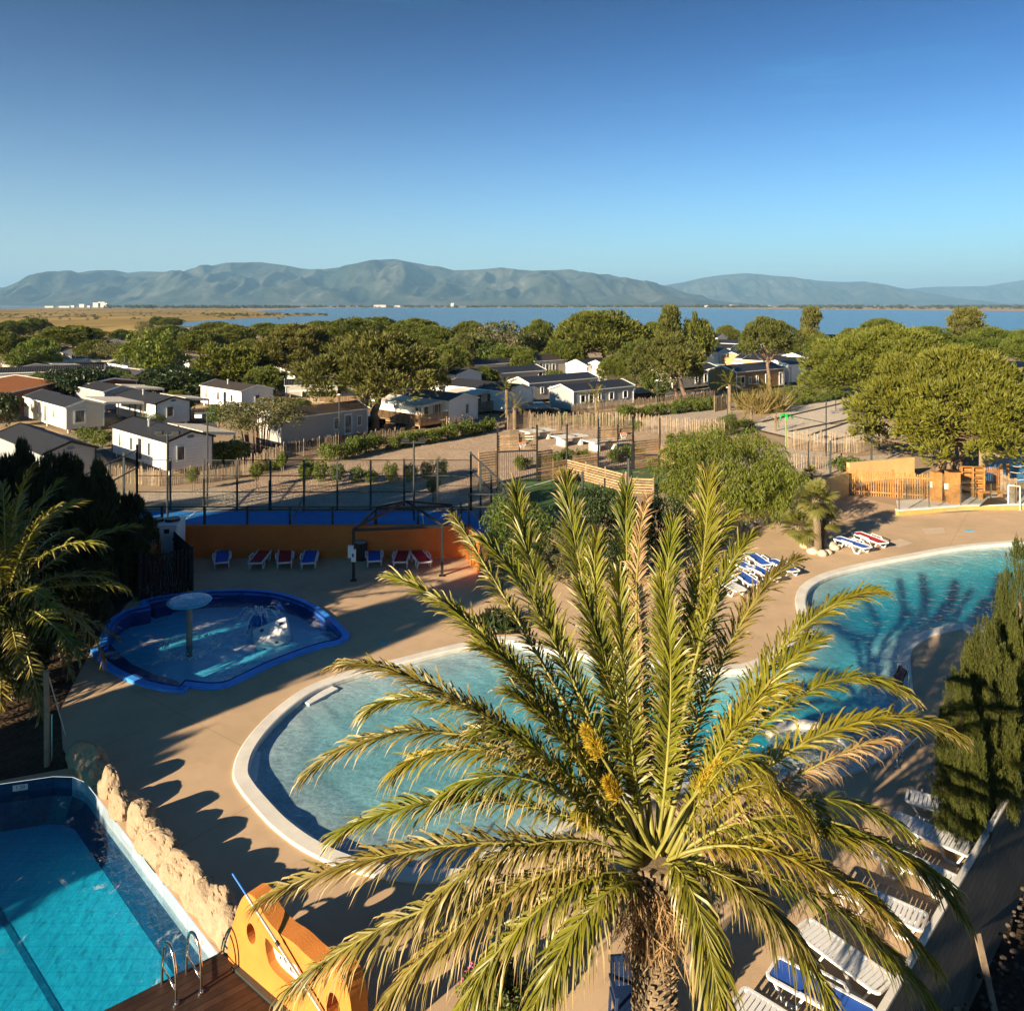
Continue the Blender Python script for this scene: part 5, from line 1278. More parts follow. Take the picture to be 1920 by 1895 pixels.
home('blue grey gable below the flat topped pine',172,682,'A',9,4.5,'blue','dark',3.0,.8,(),(),False)
home('dark ribbed roof home left of the tall bright tree',192,690,'B',9,4,'grey','dark',2.3,.7,(),(),False)
home('low white home under the tall bright green tree',240,714,'A',8,3.8,'white','dark',2.3,.5,((.3,.5,.9),),())
home('white home with cream roof behind the olive bush tree',212,728,'A',7,3.6,'white','dark',2.2,.4,(),(),canopy=(3.6,0,6.5,6,2.4,2.1,'x'))
home('white home end with small window right of the bright tree',356,700,'A',7,3.6,'white','dark',2.2,.5,((.35,.5,.9),),())
home('shaded blue home with canopy behind the olive bush',196,775,'A',9,3.4,'blue','dark',2.3,.5,(),(),False,canopy=(3.4,.5,6.5,6.5,2.45,2.15,'x'))
home('pale home in the far row above the grey canopy roofs',200,660,'A',9,4,'white','dark',2.5,.6,(),(),False)
home('dark roofed home at the view edge near the low pine clump',15,706,'B',9,4,'grey','dark',2.2,.5,(),(),False)
home('far white roof behind the dense dark green pine',470,668,'A',8,4,'white','dark',2.4,.5,(),(),False)
home('white home with red shutters and railed pine terrace',843,799,'A',11.5,3.6,'white','dark',2.4,.5,((.16,.8,1.2),(.42,.7,1.1),(.72,.7,1.1)),((.62,.55,1.1),),False,shut=(.16,.72),canopy=(-3.0,1.2,-.02,8.5,2.15,2.45,'xr') if False else None)
home('white home with dark roof and cream porch canopy by the thin palms',955,779,'A',10,3.6,'white','dark',2.5,.6,((.3,.7,1.5),(.6,.6,1.0)),((.5,.0001,.0001),)[:0],False)
home('grey home with four square windows facing the pale fence',1075,775,'B',9.6,3.6,'blue','blue',2.35,.55,((.15,.8,.9),(.42,.5,.9),(.62,.8,.9),(.86,.8,.9)),(),False,badge=True)
home('long grey home behind the four windowed home',992,757,'B',11.5,3.6,'grey','blue',2.4,.55,((.18,.5,.8),(.32,.8,.9),(.5,.8,.9)),(),False)
home('slate roofed home with two small windows in front of the pine row',886,736,'B',13,4,'grey','blue',2.3,.6,((.3,.5,.7),(.42,.6,.8)),(),False)
home('very dark low roof in the shade of the pine row',872,712,'B',12,4.5,'grey','dark',2.2,.6,(),(),False)
home('small chalet with open porch below the biggest pine dome',1002,708,'B',7,5.5,'cream','brown',2.6,.8,((.2,.8,1.8),(.6,.8,1.2)),((.5,.8,1.8),),False)
home('white gabled home under the biggest pine dome',1100,718,'B',13,4.2,'white','dark',2.6,.7,((.3,.8,.9),),(),False)
home('second white gable beside the green bush',1137,720,'B',10,4.0,'white','dark',2.6,.7,((.5,.8,1.0),),(),False)
home('small white hut with red door behind the twin trunk pine',856,745,'A',5,4.2,'white','dark',2.8,.5,(),((.55,.9,1.6),),False)
home('grey home with three windows behind the two pale trunks',1268,734,'B',9.8,4.0,'grey','dark',2.6,.6,((.45,.7,1.3),(.66,.8,1.3),(.92,1.0,1.3)),(),False)
home('brown timber clad home behind the straight trunked pine',1381,737,'B',11.4,4.4,'brown','blue',2.75,.7,((.12,1.0,1.5),(.27,.6,1.0),(.42,.5,1.2),(.64,1.0,1.4)),(),False)
home('white home with long sunlit side beside parked cars',1347,691,'A',11,4.2,'white','dark',3.0,.6,((.3,.5,1.2),),((.5,1.2,1.2),),False)
home('second white home in the staggered row toward the lake',1369,682,'A',11,4.2,'white','dark',3.0,.7,((.5,.9,1.2),),(),False)
home('third white home in the staggered row toward the lake',1385,670,'A',12,4.2,'white','blue',3.0,.7,(),(),False)
home('farthest white gable of the staggered row at the lake',1345,655,'A',9,5,'white','dark',3.0,.9,(),(),False)
home('tan timber home behind the pine with bare trunk',1394,700,'B',14,4.4,'tan','dark',2.8,.6,((.3,.8,1.0),),(),False)
home('white home with porch canopy in front of the tan home',1459,706,'A',7.5,4,'white','dark',2.6,.6,((.5,.8,1.2),),((.4,.6,1.2),(.7,.6,1.2)),False,canopy=(-2.4,3,-.02,7,2.2,2.5,'x') if False else None)
home('tan home end wall right of the porch canopy home',1497,716,'A',9,4.2,'tan','dark',2.9,.6,(),(),False)
home('white home with tree dappled wall next to the sand court pines',1479,722,'B',9,4.2,'white','blue',2.9,.5,((.62,.6,1.3),),(),False)
home('white roofed home above the dappled home',1508,702,'B',8,4.2,'white','dark',2.8,.6,(),(),False)
home('white home under the round headed pine',1505,688,'A',8,4.4,'white','dark',3.0,.6,(),(),False)
home('white gable at the shore beyond the huge sunlit pine',1572,660,'A',8,4.6,'white','dark',3.2,.9,(),(),False)
home('home at the far row of the lake shore',1450,676,'B',12,4.4,'white','dark',2.8,.6,(),(),False)
# canopies over terraces on the sunlit side (x<0) of two homes
def front_terrace(label_of,x0,y0,x1,y1,canopy=True):
    t=[o for o in bpy.data.objects if o.get('label')==label_of][0]
    mb=MB(); zl,zh=2.12,2.42
    c=[(x0,y0,zl),(x1,y0,zh),(x1,y1,zh),(x0,y1,zl)]; vs=c+[(p[0],p[1],p[2]-.06) for p in c]
    mb.add(vs,[(0,1,2,3),(7,6,5,4),(0,4,5,1),(1,5,6,2),(2,6,7,3),(3,7,4,0)])
    n=int((y1-y0)/.3)
    for i in range(n):
        a=y0+(y1-y0)*i/n; b=y0+(y1-y0)*(i+1)/n; mb.add([(x0-.01,a,zl),(x0-.01,b,zl),(x0-.01,b,zl-.18),(x0-.01,(a+b)/2,zl-.26),(x0-.01,a,zl-.18)],[(0,1,2,3,4)])
    n=int((x1-x0)/.3)
    for i in range(n):
        a=x0+(x1-x0)*i/n; b=x0+(x1-x0)*(i+1)/n; za=zl+(zh-zl)*i/n; mb.add([(a,y0-.01,za),(b,y0-.01,za),(b,y0-.01,za-.18),((a+b)/2,y0-.01,za-.26),(a,y0-.01,za-.18)],[(0,1,2,3,4)])
    link('canopy',mb.mesh('canopy',awn),t)
    for y in (y0+.1,(y0+y1)/2,y1-.1):
        m=MB(); m.bar((x0+.08,y,0),(x0+.08,y,zl-.06),.1); link('post',m.mesh('post',wood),t)
    terrace_part(t,x0-.6,y0-.6,x1,y1)
front_terrace('white home with red shutters and railed pine terrace',-2.9,.8,-.02,8.4)
front_terrace('white home with dark roof and cream porch canopy by the thin palms',-2.4,3.0,-.02,7.6)
front_terrace('white home with porch canopy in front of the tan home',-2.4,2.5,-.02,7.0)
# garden furniture on terraces
def chair(label,loc,mat,rz=0,group=None):
    t=thing('garden_chair',label,'chair',loc,rz,group)
    m=MB(); m.box(-.24,-.24,.40,.24,.24,.45); link('seat',m.mesh('seat',mat),t)
    m=MB(); 
    for k in range(6): m.box(-.22+.075*k,.22,.46,-.16+.075*k,.26,.90)
    m.box(-.25,.215,.86,.25,.265,.95); link('backrest',m.mesh('backrest',mat),t)
    for x in (-.22,.22):
        m=MB(); m.box(x-.03,-.24,.63,x+.03,.24,.67); m.box(x-.02,-.22,.45,x+.02,-.18,.63); link('armrest',m.mesh('armrest',mat),t)
        for y in (-.21,.21): m=MB(); m.bar((x*1.1,y*1.1,0),(x,y,.42),.04); link('leg',m.mesh('leg',mat),t)
    return t
p=G(1172,1897); chair('navy plastic chair standing beside the palm trunk',(p.x,p.y-.25,0),plain('navy_plastic',(.012,.03,.09),.4),.1)
h=[o for o in bpy.data.objects if o.get('label')=='white home with red shutters and railed pine terrace'][0]
for k,(x,y) in enumerate([(-1.6,3.2),(-1.5,5.2)]):
    q=wmat(h)@Vector((x,y,.45)); chair(['white chair on the pine terrace near its steps','white chair deeper on the pine terrace'][k],q,white,R(40+k*50))

# ================================================================= walls, fences, courts
def wallrun(name,label,cat,pts,h,th,mat,z0=0,cap=None,hs=None):
    mb=MB(); n=len(pts)
    for i in range(n-1):
        a=Vector((pts[i][0],pts[i][1],0));b=Vector((pts[i+1][0],pts[i+1][1],0)); d=(b-a).normalized(); s=Vector((-d.y,d.x,0))*th/2
        ha,hb=(hs[i],hs[i+1]) if hs else (h,h); e=d*(th/2-.004) if i<n-2 else d*0
        q=[a-s,b-s+e,b+s+e,a+s]; vs=[(p.x,p.y,z0) for p in q]+[(q[0].x,q[0].y,ha),(q[1].x,q[1].y,hb),(q[2].x,q[2].y,hb),(q[3].x,q[3].y,ha)]
        mb.add(vs,[(3,2,1,0),(4,5,6,7),(0,1,5,4),(1,2,6,5),(2,3,7,6),(3,0,4,7)])
    o=mb.build(name,mat); return tag(o,label,cat)
wallrun('garden_wall','long orange rendered wall behind the row of loungers','wall',[(-15.1,33.2),(-15.5,36.5),(-2.0,36.5),(-1.15,33.6)],1.46,.25,orange2,-.05,hs=[1.3,1.46,1.46,1.46])
wallrun('garden_wall','curved ochre wall under the pepper tree','wall',[G2((1300,1010)),G2((1345,999)),G2((1480,966)),G2((1545,945)),G2((1588,930))],1.45,.22,yellow,-.05)
wallrun('garden_wall','ochre wall stub behind the varnished timber fence','wall',[G2((1590,905)),G2((1712,893))],1.3,.25,yellow,-.05)
wallrun('garden_wall','low ochre kerb wall carrying the glass barrier','wall',[G2((1682,966)),G2((1800,957)),G2((1945,953))],.26,.22,plain('ochre_kerb',(.58,.33,.10),.85,0,.12),-.05)
cp=MB()
for a,b in (((1682,966),(1800,957)),((1800,957),(1945,953))):
    a=G(*a);b=G(*b); cp.bar(a+Vector((0,0,.285)),b+Vector((0,0,.285)),.30,.05)
cp=cp.build('coping',whitepaint); kw=[o for o in bpy.data.objects if o.get('label')=='low ochre kerb wall carrying the glass barrier'][0]; cp.parent=kw
# block wall of the pool terrace with white coping
mb=MB(); s=Vector((-wdir.y,wdir.x))*.06; a=W0;b=W1; q=[a-s,b-s,b+s,a+s]
vs=[(p.x,p.y,-2.4) for p in q]+[(p.x,p.y,.5) for p in q]; mb.add(vs,[(3,2,1,0),(4,5,6,7),(0,1,5,4),(1,2,6,5),(2,3,7,6),(3,0,4,7)])
bw=mb.build('block_wall',wallblock); tag(bw,'weathered concrete block wall with white coping below the cypresses','wall')
mb=MB(); L=(W1-W0).length; n=int(L/1.0)
for i in range(n):
    p=W0+wdir*(i*L/n+.006); q=W0+wdir*((i+1)*L/n-.006); mb.bar((p.x,p.y,.52),(q.x,q.y,.52),.11,.045)
c=mb.build('coping',coping_m); c.parent=bw
# rubble heap and planks against the foot of the wall
mb=MB(); rr=random.Random(8); sd=Vector((wdir.y,-wdir.x))
for k in range(220):
    u=rr.uniform(11,27); v=rr.uniform(.05,.55); p=W0+wdir*u+sd*(v+.1); r_=rr.uniform(.025,.07)
    mb.sphere((p.x,p.y,-2.15+max(0,.5-v*.5)),(r_,r_*.8,r_*.7),6,4)
tag(mb.build('rubble',rockmat('grey_rubble',(.05,.042,.035),(.13,.11,.09)),smooth=False),kind='stuff')
for k,(u,l) in enumerate(((13.2,1.6),(14.2,1.1),(15.6,1.9))):
    p=W0+wdir*u+sd*.5; q=W0+wdir*(u+.2)+sd*.12; m=MB(); m.bar((p.x,p.y,-2.2),(q.x,q.y,-2.2+l*.7),.14,.035); tag(m.build('plank',postwood),['weathered plank leaning at the near foot of the block wall','short dark board leaning on the block wall','longest board propped on the block wall'][k],'plank')

def pickets(label,pts,h,step=.11,postgap=1.8,z=0,lean=.04,mat=None,name='picket_fence'):
    P=[G(p[0],p[1],z) if not isinstance(p,Vector) else p for p in pts]; c=P[0]; t=thing(name,label,'fence',(c.x,c.y,0)); mb=MB(); pb=MB(); wb=MB(); rr=random.Random(label)
    for a,b in zip(P[:-1],P[1:]):
        a=a-c;b=b-c;d=b-a;n=max(2,int(d.length/step)); u=d.normalized(); sx=Vector((-u.y,u.x,0))
        for i in range(n):
            p=a+d*(i/n); hh=h*rr.uniform(.86,1.1); w=rr.uniform(.028,.045); tp=p+u*rr.uniform(-lean,lean)*h+sx*rr.uniform(-lean,lean)*.6+Vector((0,0,hh)); mb.bar(p+Vector((0,0,.02)),tp,w,.02,up=(sx.x,sx.y,.01))
        for i in range(int(d.length/postgap)+1):
            p=a+u*min(d.length,i*postgap)+sx*.05; pb=MB(); pb.tube([p+Vector((0,0,-.1)),p+Vector((0,0,h*1.12))],.045,6); link('post',pb.mesh('post',postwood),t)
        for q in (.22,.8): wb.bar(a+sx*.02+Vector((0,0,h*q)),b+sx*.02+Vector((0,0,h*q)),.012)
    link('pales',mb.mesh('pales',mat or chestnut),t); link('rail',wb.mesh('rail',greysteel),t); return t
pickets('low brown paling fence between the white home and the gravel garden',[(180,902),(300,912),(393,905),(447,897)],1.1)
pickets('paling fence climbing from the gravel garden to the grey home',[(447,897),(533,862),(600,850),(636,842)],1.2)
pickets('dark paling fence below the twin trunk pine',[(636,842),(705,832),(760,826)],1.1)
pickets('rustic paling fence in front of the red shuttered terrace',[(838,812),(868,808),(889,804)],1.35)
pickets('sunlit pale fence behind the stone tables',[(952,806),(993,802),(1048,808)],1.5)
pickets('long pale chestnut fence across the middle of the camp',[(1048,806),(1120,806),(1200,810),(1285,818),(1360,822)],1.55)
pickets('upper paling fence along the camp road',[(1072,778),(1150,771),(1230,764),(1300,755),(1342,749)],1.15)
pickets('driftwood panel of the upper fence behind the hedge',[(1340,772),(1362,768)],1.6,.07)
pickets('paling fence of the sand court toward the pool',[(1473,842),(1540,846),(1608,850)],1.5)
pickets('open grey paling fence at the back of the pepper tree',[(1480,878),(1530,880),(1608,880)],1.0,.16)
pickets('fence with narrow pales below the dappled home',[(1450,748),(1500,744),(1560,735),(1612,727)],1.0)
pickets('side paling fence from the sand court to the camp path',[(1608,850),(1650,842),(1690,838)],1.3,.14)
pickets('timber rail fence near the two pale trunks',[(1236,737),(1256,733)],1.3,.12)

def boards(t,a,b,h,z0=.05,mat=wood,pitch=.165,w=.11,post=True,dark=False):
    a=Vector(a);b=Vector(b);d=b-a;u=d.normalized(); mb=MB(); s=Vector((-u.y,u.x,0)); n=int(h/pitch)
    for i in range(n):
        z=z0+pitch*i+w/2; mb.bar(a+Vector((0,0,z)),b+Vector((0,0,z)),.03,w)
    link('boards',mb.mesh('boards',mat),t)
    k=max(1,round(d.length/1.7))
    for i in range(k+1):
        m=MB(); p=a+d*(i/k)+s*.05; m.box(p.x-.04,p.y-.04,0,p.x+.04,p.y+.04,h+z0); link('post',m.mesh('post',wood),t)
def boardfence(label,pa,pb,h):
    a=G(*pa);b=G(*pb); t=thing('timber_fence',label,'fence',(a.x,a.y,0)); boards(t,Vector((0,0,0)),b-a,h); return t
boardfence('slatted timber rebound wall at the far corner of the first turf court',(898,912),(931,907),2.2)
boardfence('slatted timber wall beside the first goal',(1008,903),(1036,898),2.1)
boardfence('lower slatted timber wall joining the two courts',(1037,898),(1063,893),1.3)
boardfence('long diagonal slatted wall between the two turf courts',(1063,893),(1172,924),1.25)
boardfence('slatted timber wall left of the second goal',(1066,892),(1121,885),1.4)
boardfence('tall slatted timber wall beside the second goal',(1189,880),(1237,874),2.0)
boardfence('slatted timber wall closing the second court',(1238,874),(1262,886),1.6)
boardfence('short slatted wall at the near court corner behind the dark shrub',(1180,926),(1225,928),1.0)
boardfence('slatted panel at the near end of the first turf court',(933,940),(955,955),1.2)
def goal(label,pa,pb,h,post=3.7):
    a=G(*pa);b=G(*pb);c=a; t=thing('sports_goal',label,'goal',(c.x,c.y,0)); b=b-a;a=Vector((0,0,0)); u=b.normalized(); s=Vector((-u.y,u.x,0)); L=b.length
    for p in (a,b): m=MB(); m.bar(p,p+Vector((0,0,post)),.12); link('post',m.mesh('post',black),t)
    m=MB(); m.bar(a+Vector((0,0,2.05)),b+Vector((0,0,2.05)),.08); m.bar(a+Vector((0,0,.15)),b+Vector((0,0,.15)),.06); n=int(L/.14)
    for i in range(1,n): p=a+b*(i/n); m.bar(p+Vector((0,0,.15)),p+Vector((0,0,2.05)),.022)
    link('bars',m.mesh('bars',black),t)
    m=MB()
    for i in range(6): m.bar(a+Vector((0,0,2.2+.17*i)),b+Vector((0,0,2.2+.17*i)),.03,.11)
    link('boards',m.mesh('boards',wood),t)
    mid=a+b*.55-s*.5; m=MB(); m.box(-.75,-.02,2.55,.75,.02,3.55,Matrix.Translation(mid)@Matrix.Rotation(math.atan2(u.y,u.x),4,'Z')); link('backboard',m.mesh('backboard',wire),t)
    m=MB(); rg=[mid-s*.3+Vector((math.cos(q)*.24,math.sin(q)*.24,2.75)) for q in np.linspace(0,6.283,13)]; m.tube(rg,.02,5,False); h_=link('hoop',m.mesh('hoop',plain('hoop_orange',(.5,.12,.03),.5)),t)
    m=MB()
    for q in np.linspace(0,6.283,10)[:-1]:
        e=mid-s*.3; m.tube([e+Vector((math.cos(q)*.24,math.sin(q)*.24,2.74)),e+Vector((math.cos(q+.4)*.14,math.sin(q+.4)*.14,2.35))],.012,4)
    link('net',m.mesh('net',whitepaint),h_)
    m=MB(); m.bar(a+b*.55+Vector((0,0,2.2)),mid+Vector((0,0,3.0)),.07); m.bar(a+b*.55+Vector((0,0,2.0)),a+b*.55+Vector((0,0,3.2)),.07); link('bracket',m.mesh('bracket',black),t)
goal('barred goal with basketball hoop at the first turf court',(933,907),(1007,903),2)
goal('barred goal with basketball hoop at the second turf court',(1122,886),(1187,880),2)
def post(name,label,x,y,ytop,r,mat,cat='post',lamp=None,group=None,cap=False):
    b=G(x,y); h=H-(ytop-HOR)*b.y/F; t=thing(name,label,cat,(b.x,b.y,0),0,group); m=MB(); m.tube([(0,0,-.05),(0,0,h)],r,8); link('pole',m.mesh('pole',mat),t)
    if lamp=='flood':
        for sx in (-.45,.45):
            m=MB(); m.box(sx-.2,-.12,h-.05,sx+.2,.1,h+.12); link('floodlight',m.mesh('floodlight',black),t)
        m=MB(); m.bar((-.6,0,h-.1),(.6,0,h-.1),.06); link('crossbar',m.mesh('crossbar',greysteel),t)
    elif lamp=='street':
        m=MB(); m.tube([(0,0,h),(0,0,h+.12)],[.16,.10],8); link('lamp_head',m.mesh('lamp_head',plain('lamp_white',(.6,.58,.52),.4)),t)
    elif lamp=='arm':
        m=MB(); m.bar((-.75,0,h),(.45,0,h),.07); link('arm',m.mesh('arm',greysteel),t); m=MB(); m.box(-.7,-.1,h-.28,-.3,.1,h-.08); link('floodlight',m.mesh('floodlight',whitepaint),t)
    elif cap: m=MB(); m.sphere((0,0,h),r*1.15,8,5); link('cap',m.mesh('cap',mat),t)
    return t
post('court_post','tall black post at the far corner of the first turf court',1063,893,795,.07,black); post('court_post','tall black post at the corner of the second turf court',1237,874,783,.07,black)
post('court_post','stout grey post at the middle of the turf courts',1179,925,862,.11,greysteel,cap=True); post('court_post','grey post on the diagonal slatted wall',1092,925,886,.08,greysteel,cap=True); post('court_post','thin dark post at the near edge of the second court',1169,930,880,.06,greysteel)
m=None
b=G(1212,925); t=thing('basketball_hoop','small dark basketball backboard at the near side of the second court','basketball hoop',(b.x,b.y,0))
m=MB(); m.box(-.9,-.02,.9,.75,.02,2.35); link('backboard',m.mesh('backboard',wire),t)
m=MB(); m.bar((-.9,0,0),(-.9,0,2.4),.06); m.bar((.75,0,0),(.75,0,2.4),.06); m.bar((-.9,0,2.37),(.75,0,2.37),.05); link('frame',m.mesh('frame',black),t)
m=MB(); m.tube([(-.2+.22*math.cos(q),.3+.22*math.sin(q),1.2) for q in np.linspace(0,6.283,12)],.02,5,False); link('hoop',m.mesh('hoop',terracotta),t)
def pingpong(label,x,y,rz):
    b=G(x,y); t=thing('table_tennis_table',label,'table',(b.x,b.y,0),rz); conc=coping_m
    m=MB(); m.box(-1.37,-.76,.70,1.37,.76,.78); link('tabletop',m.mesh('tabletop',conc),t)
    for sx in (-.8,.8): m=MB(); m.box(sx-.12,-.6,-.02,sx+.12,.6,.70); link('leg',m.mesh('leg',conc),t)
    m=MB(); m.box(-.02,-.8,.78,.02,.8,.93); link('net',m.mesh('net',steel),t)
pingpong('stone ping pong table closest to the thin palms',1008,823,R(35)); pingpong('middle stone ping pong table with blue mark on its base',1068,834,R(30)); pingpong('third stone ping pong table half hidden by the second goal',1130,843,R(30))
# padel enclosure
t=thing('padel_enclosure','black wire and glass cage round the blue padel court','sports cage',(-10.5,41,0)); o0=Vector((-10.5,41,0))
def pk(m,name,mat): return link(name,m.mesh(name,mat),t)
fl=Vector((-21.0,44.8,0)); fr=Vector((-2.3,44.8,0)); nl=Vector((-20.3,37.3,0)); nr=Vector((-.4,37.3,0))
def run(a,b,n,h,hs=None,skip0=False):
    for i in range(n+1):
        if skip0 and i==0: continue
        p=a.lerp(b,i/n)-o0; hh=hs[i] if hs else h; m=MB(); m.bar(p,p+Vector((0,0,hh)),.10,.07); pk(m,'post',greysteel)
def panel(a,b,z0,z1,mat,name):
    a=a-o0;b=b-o0; m=MB(); m.add([a+Vector((0,0,z0)),b+Vector((0,0,z0)),b+Vector((0,0,z1)),a+Vector((0,0,z1))],[(0,1,2,3)]); pk(m,name,mat)
def railing(a,b,zs,w=.06):
    m=MB()
    for z in zs: m.bar(a-o0+Vector((0,0,z)),b-o0+Vector((0,0,z)),w)
    pk(m,'rail',greysteel)
run(fl,fr,10,2.9,[3.7,2.9,2.9,2.85,2.8,2.8,2.8,2.85,2.9,2.9,3.3]); railing(fl,fr,[.05,1.05,1.95,2.82],.045); panel(fl,fr,.05,2.8,wire,'wire_panel')
run(nl,nr,10,2.15,[2.9,2.2,2.15,2.1,2.1,2.1,2.1,2.1,2.15,2.3,3.0]); railing(nl,nr,[.05,2.1],.05); panel(nl,nr,.05,2.1,wire,'wire_panel')
run(nl,fl,4,3.3,[3.0,3.1,3.4,3.6,3.7],True); railing(nl,fl,[2.4,3.4]); panel(nl,fl,.05,2.4,glassdark,'glass_panel'); panel(nl,fl,2.42,3.4,wire,'wire_panel')
run(nr,fr,3,3.2,None,True); railing(nr,fr,[2.3,3.2]); panel(nr,fr,.05,2.3,glassdark,'glass_panel'); panel(nr,fr,2.32,3.2,wire,'wire_panel')
a=nl.lerp(nr,.9); 
m=MB(); m.bar(Vector((-2.0,37.25,0))-o0,Vector((-2.0,37.25,2.7))-o0,.08); m.bar(Vector((-2.0,37.25,2.7))-o0,Vector((-.4,37.25,2.7))-o0,.06); pk(m,'door_frame',greysteel)
n0=Vector((-10.5,37.4,0));n1=Vector((-11.6,44.6,0))
tn=thing('padel_net','low net across the middle of the padel court','net',(-11,41,0)); oo=Vector((-11,41,0))
m=MB(); a=n0-oo;b=n1-oo; m.add([a+Vector((0,0,.08)),b+Vector((0,0,.08)),b+Vector((0,0,.9)),a+Vector((0,0,.9))],[(0,1,2,3)]); link('mesh_net',m.mesh('mesh_net',wire),tn)
m=MB(); m.bar(a+Vector((0,0,.92)),b+Vector((0,0,.92)),.05); link('tape',m.mesh('tape',black),tn)
for p in (a,b): m=MB(); m.bar(p,p+Vector((0,0,.98)),.07); link('post',m.mesh('post',black),tn)
post('floodlight_mast','mast with two dark floodlights at the near home side of the padel court',314,978,812,.06,greysteel,'light mast','flood')
post('floodlight_mast','very tall thin mast with white lamp arm beside the shadowed path',389,950,774,.05,greysteel,'light mast','arm')
post('floodlight_mast','slim mast with lamp bar standing over the middle of the padel court',776,975,826,.05,greysteel,'light mast','flood')
for i,(x,y,yt,l) in enumerate([(636,842,741,'lamp post by the grey boarded home'),(106,702,670,'lamp post before the long cream canopy'),(18,726,694,'lamp post over the orange tiled roof'),(1232,773,714,'street lamp beside the two pale trunks'),(1364,782,727,'street lamp before the slender palm'),(909,718,690,'lamp post above the slate roofed home'),(1102,718,688,'lamp post in front of the white gables'),(1483,722,690,'lamp post at the dappled white home')]):
    post('street_lamp',l,x,y,yt,.045,greysteel,'street lamp','street')
for i,(x,y,yt,l) in enumerate([(1549,855,747,'thin dark net post in the middle of the sand court'),(1567,768,748,'short post at the far rim of the sand court'),(1557,888,826,'stout green post at the paling fence corner'),(1634,872,815,'green post under the huge nearest pine'),(1516,884,828,'black post in the shade by the ochre wall'),(1578,886,862,'short black post near the grey paling fence'),(687,838,806,'dark post at the twin trunk pine'),(505,955,900,'thin post at the sapling')]):
    post('net_post',l,x,y,yt,.07 if 'stout' in l or 'green' in l else .045,greysteel if 'green' in l else black)
m=MB(); a=G(1474,838);b=G(1557,860);c=G(1634,852)
for p,q in ((a,b),(b,c)): m.bar(p+Vector((0,0,2.6)),q+Vector((0,0,2.6)),.05)
tag(m.build('net_cable',greysteel),'steel cable strung round the pool side of the sand court','cable')
# timber edges of the lanes in the sand
for k,(a,b) in enumerate([((1430,792),(1600,752)),((1480,810),(1598,786)),((1515,818),(1640,776)),((1560,826),(1650,806)),((1400,803),(1480,822))]):
    a=G(*a);b=G(*b); m=MB(); m.bar(a+Vector((0,0,.06)),b+Vector((0,0,.06)),.14,.12); tag(m.build('timber_edging',deckwood),['dark timber edging crossing the upper sand court','second dark edging across the sand','third edging running under the huge nearest pine','edging at the pool side of the sand','edging at the pepper tree side of the sand'][k],'timber edging')
# green plastic palm
b=G(1473,842); t=thing('plastic_palm','bright green plastic palm on a thin stem by the sand court','decoration',(b.x,b.y,0)); hz=H-(780-HOR)*b.y/F
m=MB(); m.tube([(0,0,0),(.05,0,hz*.5),(0,0,hz)],.06,7); link('stem',m.mesh('stem',plain('plastic_stem',(.2,.3,.1),.5)),t)
gp=plain('green_plastic',(.02,.38,.06),.35)
for k in range(7):
    a=6.283*k/7; m=MB(); p=[(0,0,hz),(.28*math.cos(a),.28*math.sin(a),hz+.18),(.52*math.cos(a),.52*math.sin(a),hz+.02),(.62*math.cos(a),.62*math.sin(a),hz-.22)]
    for q in range(3):
        u=Vector((-math.sin(a),math.cos(a),0)); w=[.07,.13,.1,.02]; P=Vector(p[q]);Q=Vector(p[q+1]); m.add([P-u*w[q],P+u*w[q],Q+u*w[q+1],Q-u*w[q+1]],[(0,1,2,3)])
    link('frond',m.mesh('frond',gp),t)
# cars
def car(label,x,y,rz,paint,L=4.1):
    b=G(x,y); t=thing('parked_car',label,'car',(b.x,b.y,0),rz); w=.85
    P=[(-L/2,.35),(-L/2,.75),(-L/2+.1,.92),(-.9,.95),(L/2-.9,.92),(L/2-.1,.78),(L/2,.6),(L/2,.32)]
    m=MB(); n=len(P); rows=[(-w,.0),(-w*.96,.04),(w*.96,.04),(w,.0)]
    m.add([(p[0],-w,p[1]) for p in P]+[(p[0],w,p[1]) for p in P],[tuple(range(n)),tuple(reversed(range(n,2*n)))]+[(i,i+n,(i+1)%n+n,(i+1)%n) for i in range(n)])
    link('body',m.mesh('body',paint),t)
    Q=[(-L/2+.12,.93),(-L/2+.45,1.42),(.35,1.45),(L/2-1.0,.93)]
    m=MB(); k=.84; m.add([(q[0],-w*(k if q[1]>1 else .97),q[1]) for q in Q]+[(q[0],w*(k if q[1]>1 else .97),q[1]) for q in Q],[(0,1,2,3),(7,6,5,4),(0,4,5,1),(1,5,6,2),(2,6,7,3)]); link('windows',m.mesh('windows',pane),t)
    m=MB(); m.box(-L/2+.45,-w*.8,1.42,.38,w*.8,1.48); link('roof',m.mesh('roof',paint),t)
    for sx in (-L/2+.75,L/2-.8):
        for sy in (-w+.04,w-.04):
            m=MB(); m.tube([(sx,sy-.1,.32),(sx,sy+.1,.32)],.32,14); o=link('wheel',m.mesh('wheel',rubber),t)
            m=MB(); m.tube([(sx,sy-.115,.32),(sx,sy+.115,.32)],.18,10); link('rim',m.mesh('rim',steel),o)
    for sy in (-.6,.6):
        m=MB(); m.box(L/2-.06,sy-.17,.6,L/2+.01,sy+.17,.74); link('headlight',m.mesh('headlight',headl),t)
        m=MB(); m.box(-L/2-.01,sy-.14,.68,-L/2+.05,sy+.14,.82); link('tail_light',m.mesh('tail_light',redFab),t)
CP={k:plain(k+'_car_paint',c,.2,.3,.03,2,0) for k,c in dict(black=(.012,.012,.015),blue=(.02,.05,.16),silver=(.35,.36,.38),white=(.7,.7,.7),dark=(.02,.022,.03)).items()}
